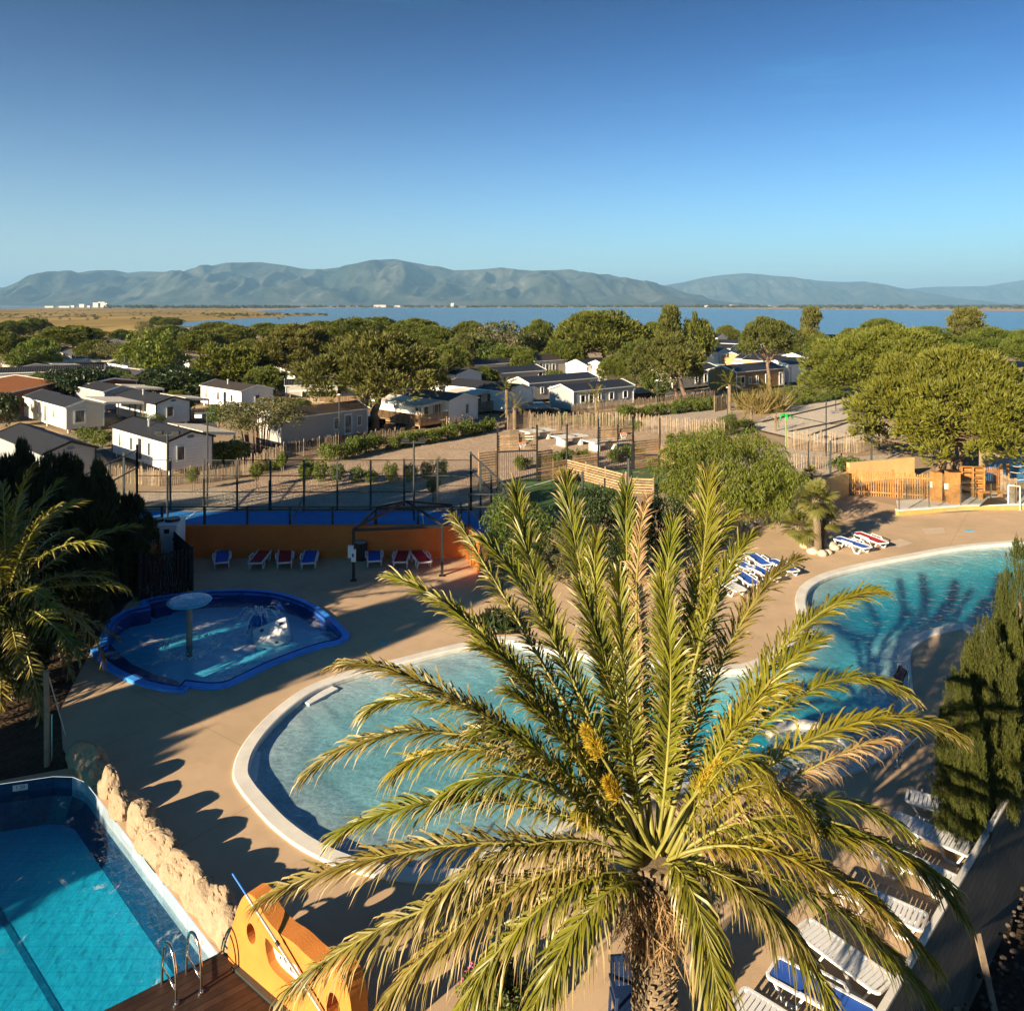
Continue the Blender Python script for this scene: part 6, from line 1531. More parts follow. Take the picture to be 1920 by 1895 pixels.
car('dark blue car in the shade under the twin trunk pine',668,805,R(70),CP['blue']); car('black car next to the dark blue car',690,806,R(75),CP['black'])
car('black estate car parked between the white home and the four windowed home',1012,781,R(5),CP['dark']); car('black car parked by the two pale trunks',1214,750,R(8),CP['black'])
car('white car parked in the staggered row of homes',1382,684,R(-10),CP['white']); car('dark car parked below the staggered homes',1372,697,R(-5),CP['dark']); car('silver car half hidden by the staggered homes',1358,686,R(15),CP['silver']); car('grey car at the end of the row by the tan home',1353,699,R(-5),CP['silver'])
# ================================================================= sun loungers
def bed_parts(t,kind,fab=None):
    L,w,h=1.92,.66,.34
    m=MB(); c=.09
    for x in (-w/2+.03,w/2-.03): m.bar((x,c,h),(x,L-c,h),.06,.055); 
    m.bar((-w/2+c,.03,h),(w/2-c,.03,h),.06,.055); m.bar((-w/2+c,L-.03,h),(w/2-c,L-.03,h),.06,.055)
    for x,s in ((-w/2+.03,1),(w/2-.03,-1)):
        m.bar((x,c,h),(x+s*(c-.03),.03,h),.06,.055); m.bar((x,L-c,h),(x+s*(c-.03),L-.03,h),.06,.055)
    link('frame',m.mesh('frame',white),t)
    if kind=='fabric':
        m=MB(); n=14; vs=[];fs=[]
        for i in range(n+1):
            y=.07+(L-.14)*i/n
            for x in (-w/2+.07,-.15,0,.15,w/2-.07): vs.append((x,y,h+.012-.018*math.cos(x/w*3.1)*math.sin(math.pi*((i/n*2)%1))))
        for i in range(n):
            for j in range(4): fs.append((i*5+j,i*5+j+1,(i+1)*5+j+1,(i+1)*5+j))
        m.add(vs,fs); link('sling',m.mesh('sling',fab,True),t)
        for s in (-1,1):
            x=s*(w/2+.05); m=MB(); m.bar((x,.62,h+.10),(x,1.22,h+.10),.055,.03); m.bar((x-s*.03,.55,h),(x,.64,h+.10),.045); m.bar((x-s*.03,1.29,h),(x,1.2,h+.10),.045); link('armrest',m.mesh('armrest',white),t)
    else:
        m=MB(); n=17
        for i in range(n):
            y=.10+(L-.2)*i/n; m.box(-w/2+.055,y,h+.0,w/2-.055,y+(L-.2)/n*.80,h+.026)
        m.box(-w/2+.055,.09,h-.02,-w/2+.12,L-.09,h-.001); m.box(w/2-.12,.09,h-.02,w/2-.055,L-.09,h-.001)
        link('slats',m.mesh('slats',white),t)
    for s in (-1,1):
        x=s*(w/2-.04)
        for y0 in (.16,1.16):
            m=MB(); m.bar((x,y0,h-.02),(x,y0+.16,.03),.05,.045); m.bar((x,y0+.15,.025),(x,y0+.40,.025),.05,.05); m.bar((x,y0+.39,.03),(x,y0+.58,h-.02),.05,.045); link('leg',m.mesh('leg',white),t)
BED={}
def bed(kind,label,loc,rz,sc=1.0,group=None):
    if kind not in BED:
        t=thing('sun_lounger',label,'sun lounger'); bed_parts(t,'slat' if kind=='white' else 'fabric',{'blue':blueFab,'red':redFab}.get(kind)); BED[kind]=t
    else: t=copy_tree(BED[kind])
    t['label']=label; t.location=loc; t.rotation_euler=(0,0,rz); t.scale=(sc,)*3
    t['group']=group or 'sun loungers'; return t
for k,(x,y,c,rz,l) in enumerate([(415,1070,'blue',0,'blue lounger at the black enclosure end of the orange wall'),(477,1071,'red',-.22,'red lounger next to the blue one at the enclosure end'),(533,1070,'red',.0,'red lounger standing square to the middle of the orange wall'),(577,1071,'blue',-.06,'blue lounger between red lounger and gazebo post'),(702,1067,'blue',.02,'blue lounger beside the litter bin under the gazebo'),(749,1069,'red',-.10,'red lounger in the middle of the gazebo'),(798,1069,'red',.26,'red lounger turned askew at the inner gazebo post')]):
    g=G(x,y); bed(c,l,g,rz+math.atan2(-g.x,g.y)*.9)
def bedpx(kind,label,pa,pb,sc=None,z=.34,group=None):
    """foot end at pixel pa, head end at pixel pb (on the bed surface)"""
    a=G(pa[0],pa[1],z);b=G(pb[0],pb[1],z); d=b-a; L=d.length; s=sc or 1.0; m=(a+b)/2; u=d.normalized(); o=m-u*(1.92*s/2)
    return bed(kind,label,(o.x,o.y,0),math.atan2(-u.x,u.y),s,group)
bedpx('blue','blue lounger beside the fan palm boulders',(1622,1025),(1573,1009)); bedpx('red','red lounger next to the fan palm, lit by the sun',(1652,1016),(1610,1000))
for k,(a,b,c,l) in enumerate([((1396,1058),(1372,1047),'blue','blue lounger closest to the dark parasol base by the palm fronds'),((1430,1052),(1412,1040),'blue','blue lounger farthest back in the cluster behind the palm fronds'),((1448,1078),(1415,1062),'blue','blue lounger in the middle of the cluster by the lagoon'),((1484,1066),(1450,1050),'blue','blue lounger at the lagoon end of the cluster'),((1412,1090),(1385,1072),'blue','blue lounger nearest the lagoon in the cluster'),((1366,1082),(1340,1066),'blue','blue lounger under the palm frond tips'),((1380,1100),(1350,1085),'white','white lounger half hidden under the palm frond tips')]):
    bedpx(c,l,a,b,.9)
for k,(a,b,c,l) in enumerate([((1728,1722),(1570,1652),'white','white slatted lounger with sunlit legs beside the block wall'),((1650,1835),(1512,1735),'white','white slatted lounger next to the blue sling lounger'),((1630,1905),(1452,1808),'blue','blue sling lounger dappled with light by the block wall'),((1560,1975),(1390,1868),'white','white slatted lounger cut off by the lower picture edge'),((1830,1525),(1722,1493),'white','white lounger behind the lowest cypress, farthest of its row'),((1800,1580),(1694,1536),'white','white lounger in the dappled shade of the cypress'),((1790,1652),(1656,1590),'white','white lounger half covered by palm frond tips')]):
    bedpx(c,l,a,b,.86)

# ================================================================= gazebo, bin, dispensers
A=G(663,1088);B=G(829,1079); z0=2.16
C_=Vector((A.x+.35,A.y+3.5,0)); D_=Vector((B.x+.15,B.y+3.4,0))
t=thing('gazebo_frame','black steel gazebo frame without cover over the loungers','gazebo',A); o0=A.copy()
for p in (A,B,C_,D_): m=MB(); m.bar(p-o0,p-o0+Vector((0,0,z0)),.11); m.box(p.x-o0.x-.13,p.y-o0.y-.13,-.005,p.x-o0.x+.13,p.y-o0.y+.13,.02); link('post',m.mesh('post',black),t)
Z=Vector((0,0,z0)); ap=(A+B+C_+D_)/4-o0+Vector((0,0,z0+.65))
for p,q in ((A,B),(B,D_),(D_,C_),(C_,A)): m=MB(); m.bar(p-o0+Z-Vector((0,0,.06)),q-o0+Z-Vector((0,0,.06)),.09,.11); link('beam',m.mesh('beam',black),t)
for p in (A,B,C_,D_): m=MB(); m.bar(p-o0+Z,ap,.07,.09); link('rafter',m.mesh('rafter',black),t)
t=thing('first_aid_box','white dispenser boxes hung on the gazebo post','box',(A.x-.0,A.y-.08,0)); m=MB(); m.box(-.2,-.12,1.0,.02,0,1.5); link('box',m.mesh('box',white),t); m=MB(); m.box(-.06,-.16,.85,.12,-.02,1.35); link('panel',m.mesh('panel',white),t); m=MB(); m.box(-.02,-.168,1.05,.06,-.162,1.2); link('label_plate',m.mesh('label_plate',blueFab),t)
b=G(677,1049); t=thing('litter_bin','dark slatted round litter bin behind the gazebo post','bin',(b.x,b.y,0)); m=MB(); m.tube([(0,0,0),(0,0,.78)],.25,16); 
for k in range(16): a=6.283*k/16; m.box(math.cos(a)*.255-.03,math.sin(a)*.255-.03,.03,math.cos(a)*.255+.03,math.sin(a)*.255+.03,.76)
link('body',m.mesh('body',terracotta if False else plain('bin_brown',(.05,.02,.018),.6)),t); m=MB(); m.tube([(0,0,.79),(0,0,.86)],[.28,.2],16); link('lid',m.mesh('lid',plain('bin_lid',(.3,.32,.33),.4,.5)),t)

# ================================================================= machinery enclosure
e0=G(360,1106); e1=G(262,1126); 
t=thing('slatted_enclosure','black slatted screen round the pool machinery','enclosure',e0); dd=e1-e0; u=dd.normalized(); s=Vector((u.y,-u.x,0)); s=s if s.y>0 else -s
back=s*4.2
for a,b in ((Vector((0,0,0)),dd),(Vector((0,0,0)),back),(dd,dd+back)):
    m=MB(); d=b-a; n=int(d.length/.14); v=d.normalized(); pr=Vector((-v.y,v.x,0))
    for i in range(n): p=a+d*((i+.5)/n); m.bar(p,p+Vector((0,0,1.72)),.115,.03,up=(pr.x,pr.y,.01))
    m.bar(a+pr*.04+Vector((0,0,.3)),b+pr*.04+Vector((0,0,.3)),.05); m.bar(a+pr*.04+Vector((0,0,1.4)),b+pr*.04+Vector((0,0,1.4)),.05); link('screen',m.mesh('screen',darkslat),t)
for p in (Vector((0,0,0)),dd): m=MB(); m.bar(p,p+Vector((0,0,1.78)),.1); link('post',m.mesh('post',black),t)
c=W(305,1024,35.0); t=thing('heat_pump','white heat pump with two black top fans inside the slatted enclosure','heat pump',(c.x,c.y,0),R(8)); zt=1.95
m=MB(); m.box(-.72,-.5,.5,.72,.9,zt); m.box(-.74,-.52,zt,.74,.92,zt+.05); link('casing',m.mesh('casing',white),t)
m=MB(); m.box(-.6,-.4,.0,.6,.8,.5); link('base',m.mesh('base',coping_m),t)
for x in (-.34,.34): m=MB(); m.tube([(x,.25,zt+.05),(x,.25,zt+.16)],.32,18); link('fan',m.mesh('fan',black),t)
m=MB(); m.box(.2,-.525,zt-.3,.42,-.515,zt-.12); link('grille',m.mesh('grille',black),t); m=MB(); m.box(-.45,-.525,zt-.6,-.40,-.515,zt-.2); m.box(-.1,-.525,zt-.4,0,-.515,zt-.32); link('handle',m.mesh('handle',rubber),t)

# ================================================================= splash pool toys
b=G(355,1213,-.24); t=thing('mushroom_fountain','blue mushroom fountain dish on a pale column in the splash pool','fountain',(b.x,b.y,-.66)); zt=H-(1133-HOR)*b.y/F+.66
m=MB(); m.tube([(0,0,0),(0,0,zt*.5),(0,0,zt)],.10,14); link('column',m.mesh('column',plain('column_stone',(.30,.26,.2),.7,0,.3,6)),t)
m=MB(); n=30; pr=[(.03,-.05),(.4,-.02),(.68,.06),(.74,.12),(.72,.15),(.6,.14),(.3,.17),(.02,.18)]; vs=[];fs=[]
for r_,z in pr: vs+=[(r_*math.cos(6.283*i/n),r_*math.sin(6.283*i/n),zt+z) for i in range(n)]
for j in range(len(pr)-1): fs+=[(j*n+i,j*n+(i+1)%n,(j+1)*n+(i+1)%n,(j+1)*n+i) for i in range(n)]
m.add(vs,fs); link('dish',m.mesh('dish',plain('turquoise_gelcoat',(.05,.42,.66),.25,0,.12,3),True),t)
m=MB()
for k,(a,r_,q) in enumerate([(.4,.5,.05),(1.5,.35,.04),(2.6,.55,.05),(3.7,.5,.055),(4.3,.3,.04),(4.9,.56,.06),(5.6,.42,.05)]):
    m.add([(r_*math.cos(a)+q*math.cos(w),r_*math.sin(a)+q*math.sin(w),zt+.175-.06*max(0,r_-.3)) for w in np.linspace(0,6.283,11)[:-1]],[tuple(range(10))])
link('spots',m.mesh('spots',whitepaint),t)
splash=plain('white_spray',(.75,.8,.84),.3,0,.05)
def spray(name,label,pts,loc,kind='stuff'):
    m=MB()
    for p,r_ in pts: m.sphere(p,r_,5,4)
    o=m.build(name,splash); tag(o,label,None,None,kind); return o
rr=random.Random(4); P=[]
for R_ in (.78,1.0):
    for k in range(190): a=rr.random()*6.283; q=R_*b.y/27+rr.gauss(0,.05); P.append(((b.x+math.cos(a)*q,b.y+math.sin(a)*q,-.24+abs(rr.gauss(0,.05))),rr.uniform(.014,.034)))
spray('spray',None,P,b)
c=G(484,1172,-.24); t=thing('octopus_fountain','small blue octopus fountain throwing arching jets','fountain',(c.x,c.y,-.66)); m=MB(); m.sphere((0,0,.55),(.22,.22,.26),12,8); link('body',m.mesh('body',plain('octopus_blue',(.02,.16,.5),.3),True),t)
P=[]
for k in range(10):
    a=6.283*k/10; m=MB(); m.tube([(0,0,.72),(.12*math.cos(a),.12*math.sin(a),.8),(.28*math.cos(a),.28*math.sin(a),.55),(.4*math.cos(a),.4*math.sin(a),.2)],[.05,.05,.04,.02],6); link('tentacle',m.mesh('tentacle',bpy.data.materials['octopus_blue'],True),t)
    for i in range(26):
        f=i/25; q=.1+.85*f*(.8+.3*math.sin(k*2)); z=.12+1.5*f*(1-f)*1.0-.34*f; P.append(((c.x+q*math.cos(a+.2)+rr.gauss(0,.012),c.y+q*math.sin(a+.2)+rr.gauss(0,.012),max(-.24,z)),rr.uniform(.013,.028)))
    for i in range(8): P.append(((c.x+(.95+rr.gauss(0,.06))*math.cos(a+.2),c.y+(.95+rr.gauss(0,.06))*math.sin(a+.2),-.22),rr.uniform(.01,.03)))
for i in range(40): P.append(((c.x+rr.gauss(0,.02),c.y+rr.gauss(0,.02),.1+.35*rr.random()),rr.uniform(.008,.018)))
spray('spray',None,P,c)
c=G(510,1192,-.24); t=thing('floating_box','tilted white plastic box with dark spots floating in the splash pool','float',(c.x,c.y,-.2)); t.rotation_euler=(R(22),R(-16),R(18))
m=MB(); m.box(-.62,-.42,-.25,.62,.42,.22); o=link('shell',m.mesh('shell',white),t); bv=o.modifiers.new('bevel','BEVEL'); bv.width=.09; bv.segments=3
m=MB()
for (x,y) in ((.38,.12),(-.28,.15)): m.tube([(x,y,.215),(x,y,.232)],.07,12)
m.tube([(.1,-.43,0),(.1,-.415,0)],.06,10); m.tube([(-.35,-.43,-.1),(-.35,-.415,-.1)],.05,10); link('spots',m.mesh('spots',plain('navy_spot',(.02,.04,.12),.4)),t)

# ================================================================= rock edge, sculpted wall, decking
pa=[(132,1442),(150,1462),(185,1500),(225,1552),(262,1600),(305,1652),(345,1706),(385,1752),(424,1800)]
cl=smooth_loop([G2(p) for p in pa],9,False); M_=len(cl)
t=thing('rock_wall','sunlit artificial rock wall along the swimming pool edge','rock wall',(cl[M_//2][0],cl[M_//2][1],0)); o0=Vector(t.location); rr=random.Random(21)
def rock(c,r,rz,seed):
    m=MB(); nu,nv=40,26; vs=[];fs=[]; q=Matrix.Rotation(rz,3,'Z')
    pl=[(Vector((rr.gauss(0,1),rr.gauss(0,1),rr.uniform(-.2,1))).normalized(),rr.uniform(.62,.9)) for _ in range(9)]
    for j in range(nv+1):
        ph=math.pi*j/nv
        for i in range(nu):
            th=6.28318*i/nu; d=Vector((math.sin(ph)*math.cos(th),math.sin(ph)*math.sin(th),math.cos(ph))); k=1.0
            for n_,h_ in pl:
                e=d.dot(n_)
                if e*k>h_: k=h_/e*.85+k*.15
            w=d*2.3+Vector((seed*7.1,seed,0)); k*=1+.06*mnoise.fractal(w,1,2.1,6); cr=abs(mnoise.noise(w*.8)); k-=.09*max(0,1-cr/.07)
            vs.append(c+q@Vector((d.x*r[0],d.y*r[1],d.z*r[2]))*k)
    for j in range(nv):
        for i in range(nu): fs.append((j*nu+i,(j+1)*nu+i,(j+1)*nu+(i+1)%nu,j*nu+(i+1)%nu))
    m.add([v-o0 for v in vs],fs); link('rock',m.mesh('rock',rock_m,False),t)
i=2
while i<M_-1:
    p=Vector(cl[i]);d=(Vector(cl[min(M_-1,i+1)])-Vector(cl[i-1])).normalized(); s_=Vector((d.y,-d.x)); s_=s_ if s_.x>0 else -s_
    big_=rr.random(); r=(rr.uniform(.42,.60),rr.uniform(.26,.36),rr.uniform(.32,.48)); c=Vector((p.x,p.y,r[2]*.5))+Vector((s_.x,s_.y,0))*rr.uniform(.24,.34)
    rock(c,r,math.atan2(d.y,d.x)+rr.uniform(-.3,.3),i); 
    c2=Vector((p.x,p.y,.10))+Vector((s_.x,s_.y,0))*rr.uniform(.16,.2)+Vector((d.x,d.y,0))*rr.uniform(-.3,.3); rock(c2,(rr.uniform(.3,.45),.17,.2),math.atan2(d.y,d.x),i+50)
    i+=rr.choice((4,5,6,6))
# sculpted orange wall
S0=Vector((-4.8,14.05,0)); su=Vector((1.3,-1.0,0)).normalized()
t=thing('sculpted_wall','curvy orange wall with round holes and a white lattice panel','wall',S0,math.atan2(su.y,su.x))
prof=smooth_loop([(-.05,0),(-.08,.35),(.10,.85),(.30,1.28),(.52,1.50),(.78,1.48),(1.0,1.32),(1.35,1.24),(1.75,1.26),(2.1,1.22),(2.45,1.24),(2.75,1.36),(2.98,1.30),(3.12,1.0),(3.16,.5),(3.14,0)],4,True,keep=(0,15))
def circ(cx,cz,rx,rz,n=16,rot=0): 
    return [(cx+rx*math.cos(6.283*i/n)*math.cos(rot)-rz*math.sin(6.283*i/n)*math.sin(rot),cz+rx*math.cos(6.283*i/n)*math.sin(rot)+rz*math.sin(6.283*i/n)*math.cos(rot)) for i in range(n)]
holes=[circ(.60,.86,.13,.17),circ(2.72,.72,.17,.24),smooth_loop([(1.0,.98),(1.35,.9),(1.85,.92),(2.02,.72),(1.9,.55),(1.5,.52),(1.1,.6)],3)]
V,f=fill([ccw(prof)]+holes,0); th=.16
mb=MB(); mb.add([(x,-th,z) for x,z,_ in V],f); mb.add([(x,th,z) for x,z,_ in V],[tuple(reversed(q)) for q in f])
for L_ in [ccw(prof)]+holes:
    m_=len(L_); mb.add([(x,-th,z) for x,z in L_]+[(x,th,z) for x,z in L_],[(i,m_+i,m_+(i+1)%m_,(i+1)%m_) for i in range(m_)])
w_=link('panel_wall',mb.mesh('panel_wall',orange),t)
lat=MB(); H3=ccw(holes[2]); hs=[]
rr=random.Random(12)
for cx,cz,a,b_ in [(1.15,.8,.07,.1),(1.35,.72,.09,.06),(1.35,.85,.08,.03),(1.55,.63,.1,.06),(1.56,.8,.08,.07),(1.75,.72,.07,.11),(1.88,.82,.05,.05),(1.75,.59,.05,.04),(1.22,.66,.04,.03),(1.9,.66,.04,.05),(1.2,.93,.05,.02)]: hs.append(circ(cx,cz,a,b_,10,rr.random()*3))
hs2=[h for h in hs if all(inside(p,H3) for p in h)]
V,f=fill([H3]+hs2,0); lat.add([(x,-.02,z) for x,z,_ in V],f); lat.add([(x,.02,z) for x,z,_ in V],[tuple(reversed(q)) for q in f])
for L_ in hs2: m_=len(L_); lat.add([(x,-.02,z) for x,z in L_]+[(x,.02,z) for x,z in L_],[(i,m_+i,m_+(i+1)%m_,(i+1)%m_) for i in range(m_)])
link('lattice',lat.mesh('lattice',whitepaint),t)
# decking
d0=Vector((Bp.x,Bp.y,0)); al=Vector((dBC.x,dBC.y,0)); across=Vector((-al.y,al.x,0)); across=across if across.y<0 or across.x>0 else -across
t=thing('wooden_deck','dark brown plank deck at the corner of the swimming pool','deck',d0)
Q=[Vector((Bp.x,Bp.y)),Vector((-4.82,13.88)),Vector((-2.0,11.7)),Vector((-3.5,9.4)),Vector((Bp.x,Bp.y))+dBC*7]
Q=ccw([tuple(q) for q in Q]); mb=MB(); w=.145
ang=Vector((al.x,al.y)); nrm=Vector((-ang.y,ang.x))
us=[Vector(q).dot(ang) for q in Q]; vs_=[Vector(q).dot(nrm) for q in Q]; v=min(vs_)
def clip(poly,nv,c,keep_gt):
    out=[]
    for i in range(len(poly)):
        a=Vector(poly[i]);b=Vector(poly[(i+1)%len(poly)]); da=a.dot(nv)-c;db=b.dot(nv)-c
        if not keep_gt: da,db=-da,-db
        if da>=0: out.append(tuple(a))
        if da*db<0: out.append(tuple(a.lerp(b,da/(da-db))))
    return out
while v<max(vs_):
    p=clip(Q,nrm,v+.004,True); p=clip(p,nrm,v+w-.004,False) if len(p)>2 else []
    if len(p)>2: mb.prism(ccw([(a-d0.x,b-d0.y) for a,b in p]),.03,.085+random.uniform(-.002,.002))
    v+=w
link('planks',mb.mesh('planks',deckwood),t)
mb=MB(); mb.prism([(a-d0.x,b-d0.y) for a,b in inset(Q,.03)],.004,.029); link('joists',mb.mesh('joists',black),t)
m=MB(); m.bar(Vector((-4.80,13.80,.075))-d0,Vector((-2.05,11.62,.075))-d0,.09,.12); link('edge_board',m.mesh('edge_board',greysteel),t)
def rail(label,pts,r_=.022,feet=(),name='ladder_rail',cat='handrail',cross=None):
    P=[Vector(p) for p in pts]; t=thing(name,label,cat,P[0]); o=P[0]; m=MB(); m.tube(smooth_loop([tuple(p-o) for p in P],8,False),r_,10); link('tube',m.mesh('tube',steel,True),t)
    for k in feet: p=P[k]-o; m=MB(); m.tube([p+Vector((0,0,-.005)),p+Vector((0,0,.025))],.06,12); link('foot_plate',m.mesh('foot_plate',steel),t)
    if cross: m=MB(); m.tube([Vector(cross[0])-o,Vector(cross[1])-o],r_*.7,8); link('crossbar',m.mesh('crossbar',steel,True),t)
    return t
for k,(fx,fy,l) in enumerate([(330,1882,'stainless ladder rail nearest the picture edge on the dark deck'),(377,1860,'stainless ladder rail next to the rock wall on the dark deck')]):
    f_=G(fx,fy,.09); pool=-across if (-across).dot(Vector((-1,.4,0)))>0 else across
    pd=Vector((-.62,.62,0)).normalized()
    e=f_+pd*.55
    rail(l,[f_,f_+Vector((0,0,.45)),f_+pd*.10+Vector((0,0,.72)),f_+pd*.28+Vector((0,0,.82)),f_+pd*.46+Vector((0,0,.72)),e+Vector((0,0,.42)),e+pd*.03+Vector((0,0,-.1)),e+pd*.03+Vector((0,0,-.9))],.024,(0,),cross=(f_+Vector((0,0,.22)),e+pd*.02+Vector((0,0,.30))))
m=None
pA=W(436,1637,13.55); pB=W(602,1895,12.35); dP=(pB-pA).normalized(); pE=pB+dP*1.05
t=thing('telescopic_pole','telescopic cleaning pole with blue end leaning on the orange wall','pole',pE)
m=MB(); q=pA+dP*.42; m.tube([pA-pE,q-pE],.016,8); link('grip',m.mesh('grip',plain('blue_grip',(.02,.16,.55),.4)),t)
m=MB(); m.tube([q-pE,q+dP*.9-pE],.020,8); m.tube([q+dP*.9-pE,Vector((0,0,0))],.025,8); link('shaft',m.mesh('shaft',plain('aluminium',(.6,.57,.53),.3,.7)),t); m=MB(); m.tube([q+dP*.87-pE,q+dP*.95-pE],.032,8); link('collar',m.mesh('collar',black),t)
b=G(88,1436); t=thing('wooden_post','weathered round post with a taut rope at the pool planting','post',(b.x,b.y,0)); zt=H-(1258-HOR)*b.y/F
m=MB(); m.tube([(0,0,-.1),(.0,.0,zt*.5),(-.02,0,zt)],[.075,.07,.065],10,True,.1); link('pole',m.mesh('pole',postwood),t); m=MB(); m.tube([(.12,0,0),(.12,0,zt*.55)],.02,6); link('pipe',m.mesh('pipe',steel),t)
e=G(123,1400)+Vector((0,0,.3)); m=MB(); m.tube([(.02,0,zt-.05),e-Vector((b.x,b.y,0))],.014,6); link('rope',m.mesh('rope',plain('rope',(.6,.55,.48),.8)),t)

fl_=MB(); a=G(-120,1500,-.99); b=G(0,1712,-.99); c=G(118,1910,-.99); c2=G(200,2050,-.99)
for p,q in ((a,b),(b,c),(c,c2)): fl_.add(*strip(p,q,.11,-.992))
tag(fl_.build('pool_lane_line',tilemat('lane_tile',(.02,.22,.42),(.02,.15,.3),.12)),kind='structure')
def words(name,txt,size,mat,M,parent):
    cu=bpy.data.curves.new(name,'FONT'); cu.body=txt; cu.size=size; cu.align_x='CENTER'; cu.align_y='CENTER'; cu.extrude=.002
    o=bpy.data.objects.new(name,cu); COL.objects.link(o); bpy.context.view_layer.update()
    me=bpy.data.meshes.new_from_object(o.evaluated_get(bpy.context.evaluated_depsgraph_get())); bpy.data.objects.remove(o); bpy.data.curves.remove(cu)
    me.materials.clear(); me.materials.append(mat); me.transform(M); r_=bpy.data.objects.new(name,me); COL.objects.link(r_); r_.parent=parent; return r_
def depth_plate(label,p,n):
    n=Vector((n.x,n.y,0)).normalized(); u=Vector((-n.y,n.x,0)); M_=Matrix((( u.x,0,n.x,0),(u.y,0,n.y,0),(0,1,0,0),(0,0,0,1)))
    t=thing('depth_marker',label,'depth marker',p); m=MB(); m.box(-.16,-.07,0.0,.16,.07,.012,M_); link('plate',m.mesh('plate',whitepaint),t); words('digits','1.20',.12,black,M_@Matrix.Translation((0,0,.0145)),t)
wn=Vector((-(Ap-Bp).normalized().y,(Ap-Bp).normalized().x)); wn=wn if wn.x<0 else -wn
pp=Bp+(Ap-Bp).normalized()*.75; depth_plate('white depth plate on the pale pool wall below the rocks',Vector((pp.x,pp.y,-.12))+Vector((wn.x,wn.y,0))*.002,wn)
an=Vector((-dA.y,dA.x)); an=an if an.y<0 else -an
pp=Ap+dA*1.25; depth_plate('white depth plate on the dark pool wall under the planting',Vector((pp.x,pp.y,-.14))+Vector((an.x,an.y,0))*.002,an)
# ================================================================= lagoon fittings
for k,(q,l) in enumerate([([(565,1315),(622,1286),(634,1291),(580,1320)],'white bench step at the top of the wading bay'),([(460,1467),(469,1409),(489,1410),(481,1467)],'white bench step at the outermost bend of the wading bay'),([(524,1536),(540,1532),(592,1570),(579,1579)],'white bench step at the lower side of the wading bay')]):
    Q=[G2(p,-.06) for p in q]; c=Vector(Q[0]); t=tag(MB().prism(ccw(Q),-.24,-.05).build('bench_step',whitepaint),l,'pool step')
for k,(pts,l) in enumerate([([(1689,1418,0),(1689,1418,.85),(1700,1410,.95),(1712,1402,.85),(1712,1402,0)],'tall steel handrail at the spa steps'),([(1683,1440,0),(1684,1436,.28),(1700,1424,.32),(1722,1405,.32),(1727,1402,0)],'low steel handrail on the deck beside the spa'),([(1703,1312,0),(1704,1310,.7),(1697,1300,.9),(1678,1288,.78)],'curved steel rail above the spa edge')]):
    P=[G(x,y)+Vector((0,0,z)) for x,y,z in pts]; rail(l,P,.022,(0,),'handrail')
b=G(1686,1300,-.1); t=thing('shower_chair','dark sling pool chair standing in the lagoon by the curved rail','chair',(b.x,b.y,-.4)); m=MB(); m.bar((-.25,0,.4),(.2,.1,1.0),.35,.03); link('seat',m.mesh('seat',plain('dark_sling',(.06,.03,.04),.7)),t); m=MB(); 
for s in (-.2,.2): m.bar((-.25,s,.0),(.1,s,1.05),.03); m.bar((.25,s,0),(.15,s,1.05),.03)
link('frame',m.mesh('frame',black),t)
b=G(1348,1062); t=thing('parasol_base','dark round parasol base shaded by the palm fronds','parasol base',(b.x,b.y,0)); m=MB(); m.sphere((0,0,.1),(.55,.55,.42),14,8); link('cover',m.mesh('cover',black,True),t); m=MB(); m.tube([(0,0,.4),(0,0,.9)],.05,8); link('pole',m.mesh('pole',black),t)
b=G(937,1172); t=thing('agave_plant','low dark spiky plants in the square flower bed by the lagoon','plant',(b.x,b.y,0)); r=np.random.default_rng(3); P=np.stack([r.normal(size=150)*.45,r.normal(size=150)*.35,np.zeros(150)],1); V,Tt=tufts(P,unit(np.stack([r.normal(size=150)*.5,r.normal(size=150)*.5,np.ones(150)],1)),.45,.06,3,.4,r); link('leaves',np_mesh('leaves',V,Tt,m_dark),t)
def pl(label,x,y,s=.12):
    b=G(x,y); m=MB(); m.box(b.x-s,b.y-s*.7,.002,b.x+s,b.y+s*.7,.016); tag(m.build('skimmer_lid',plain('pale_blue_lid',(.12,.45,.7),.5)),label,'lid')
pl('small pale blue lid on the deck between splash pool and palm',718,1206); pl('round pale lid on the sunny deck before the glass barrier',1817,995,.2)
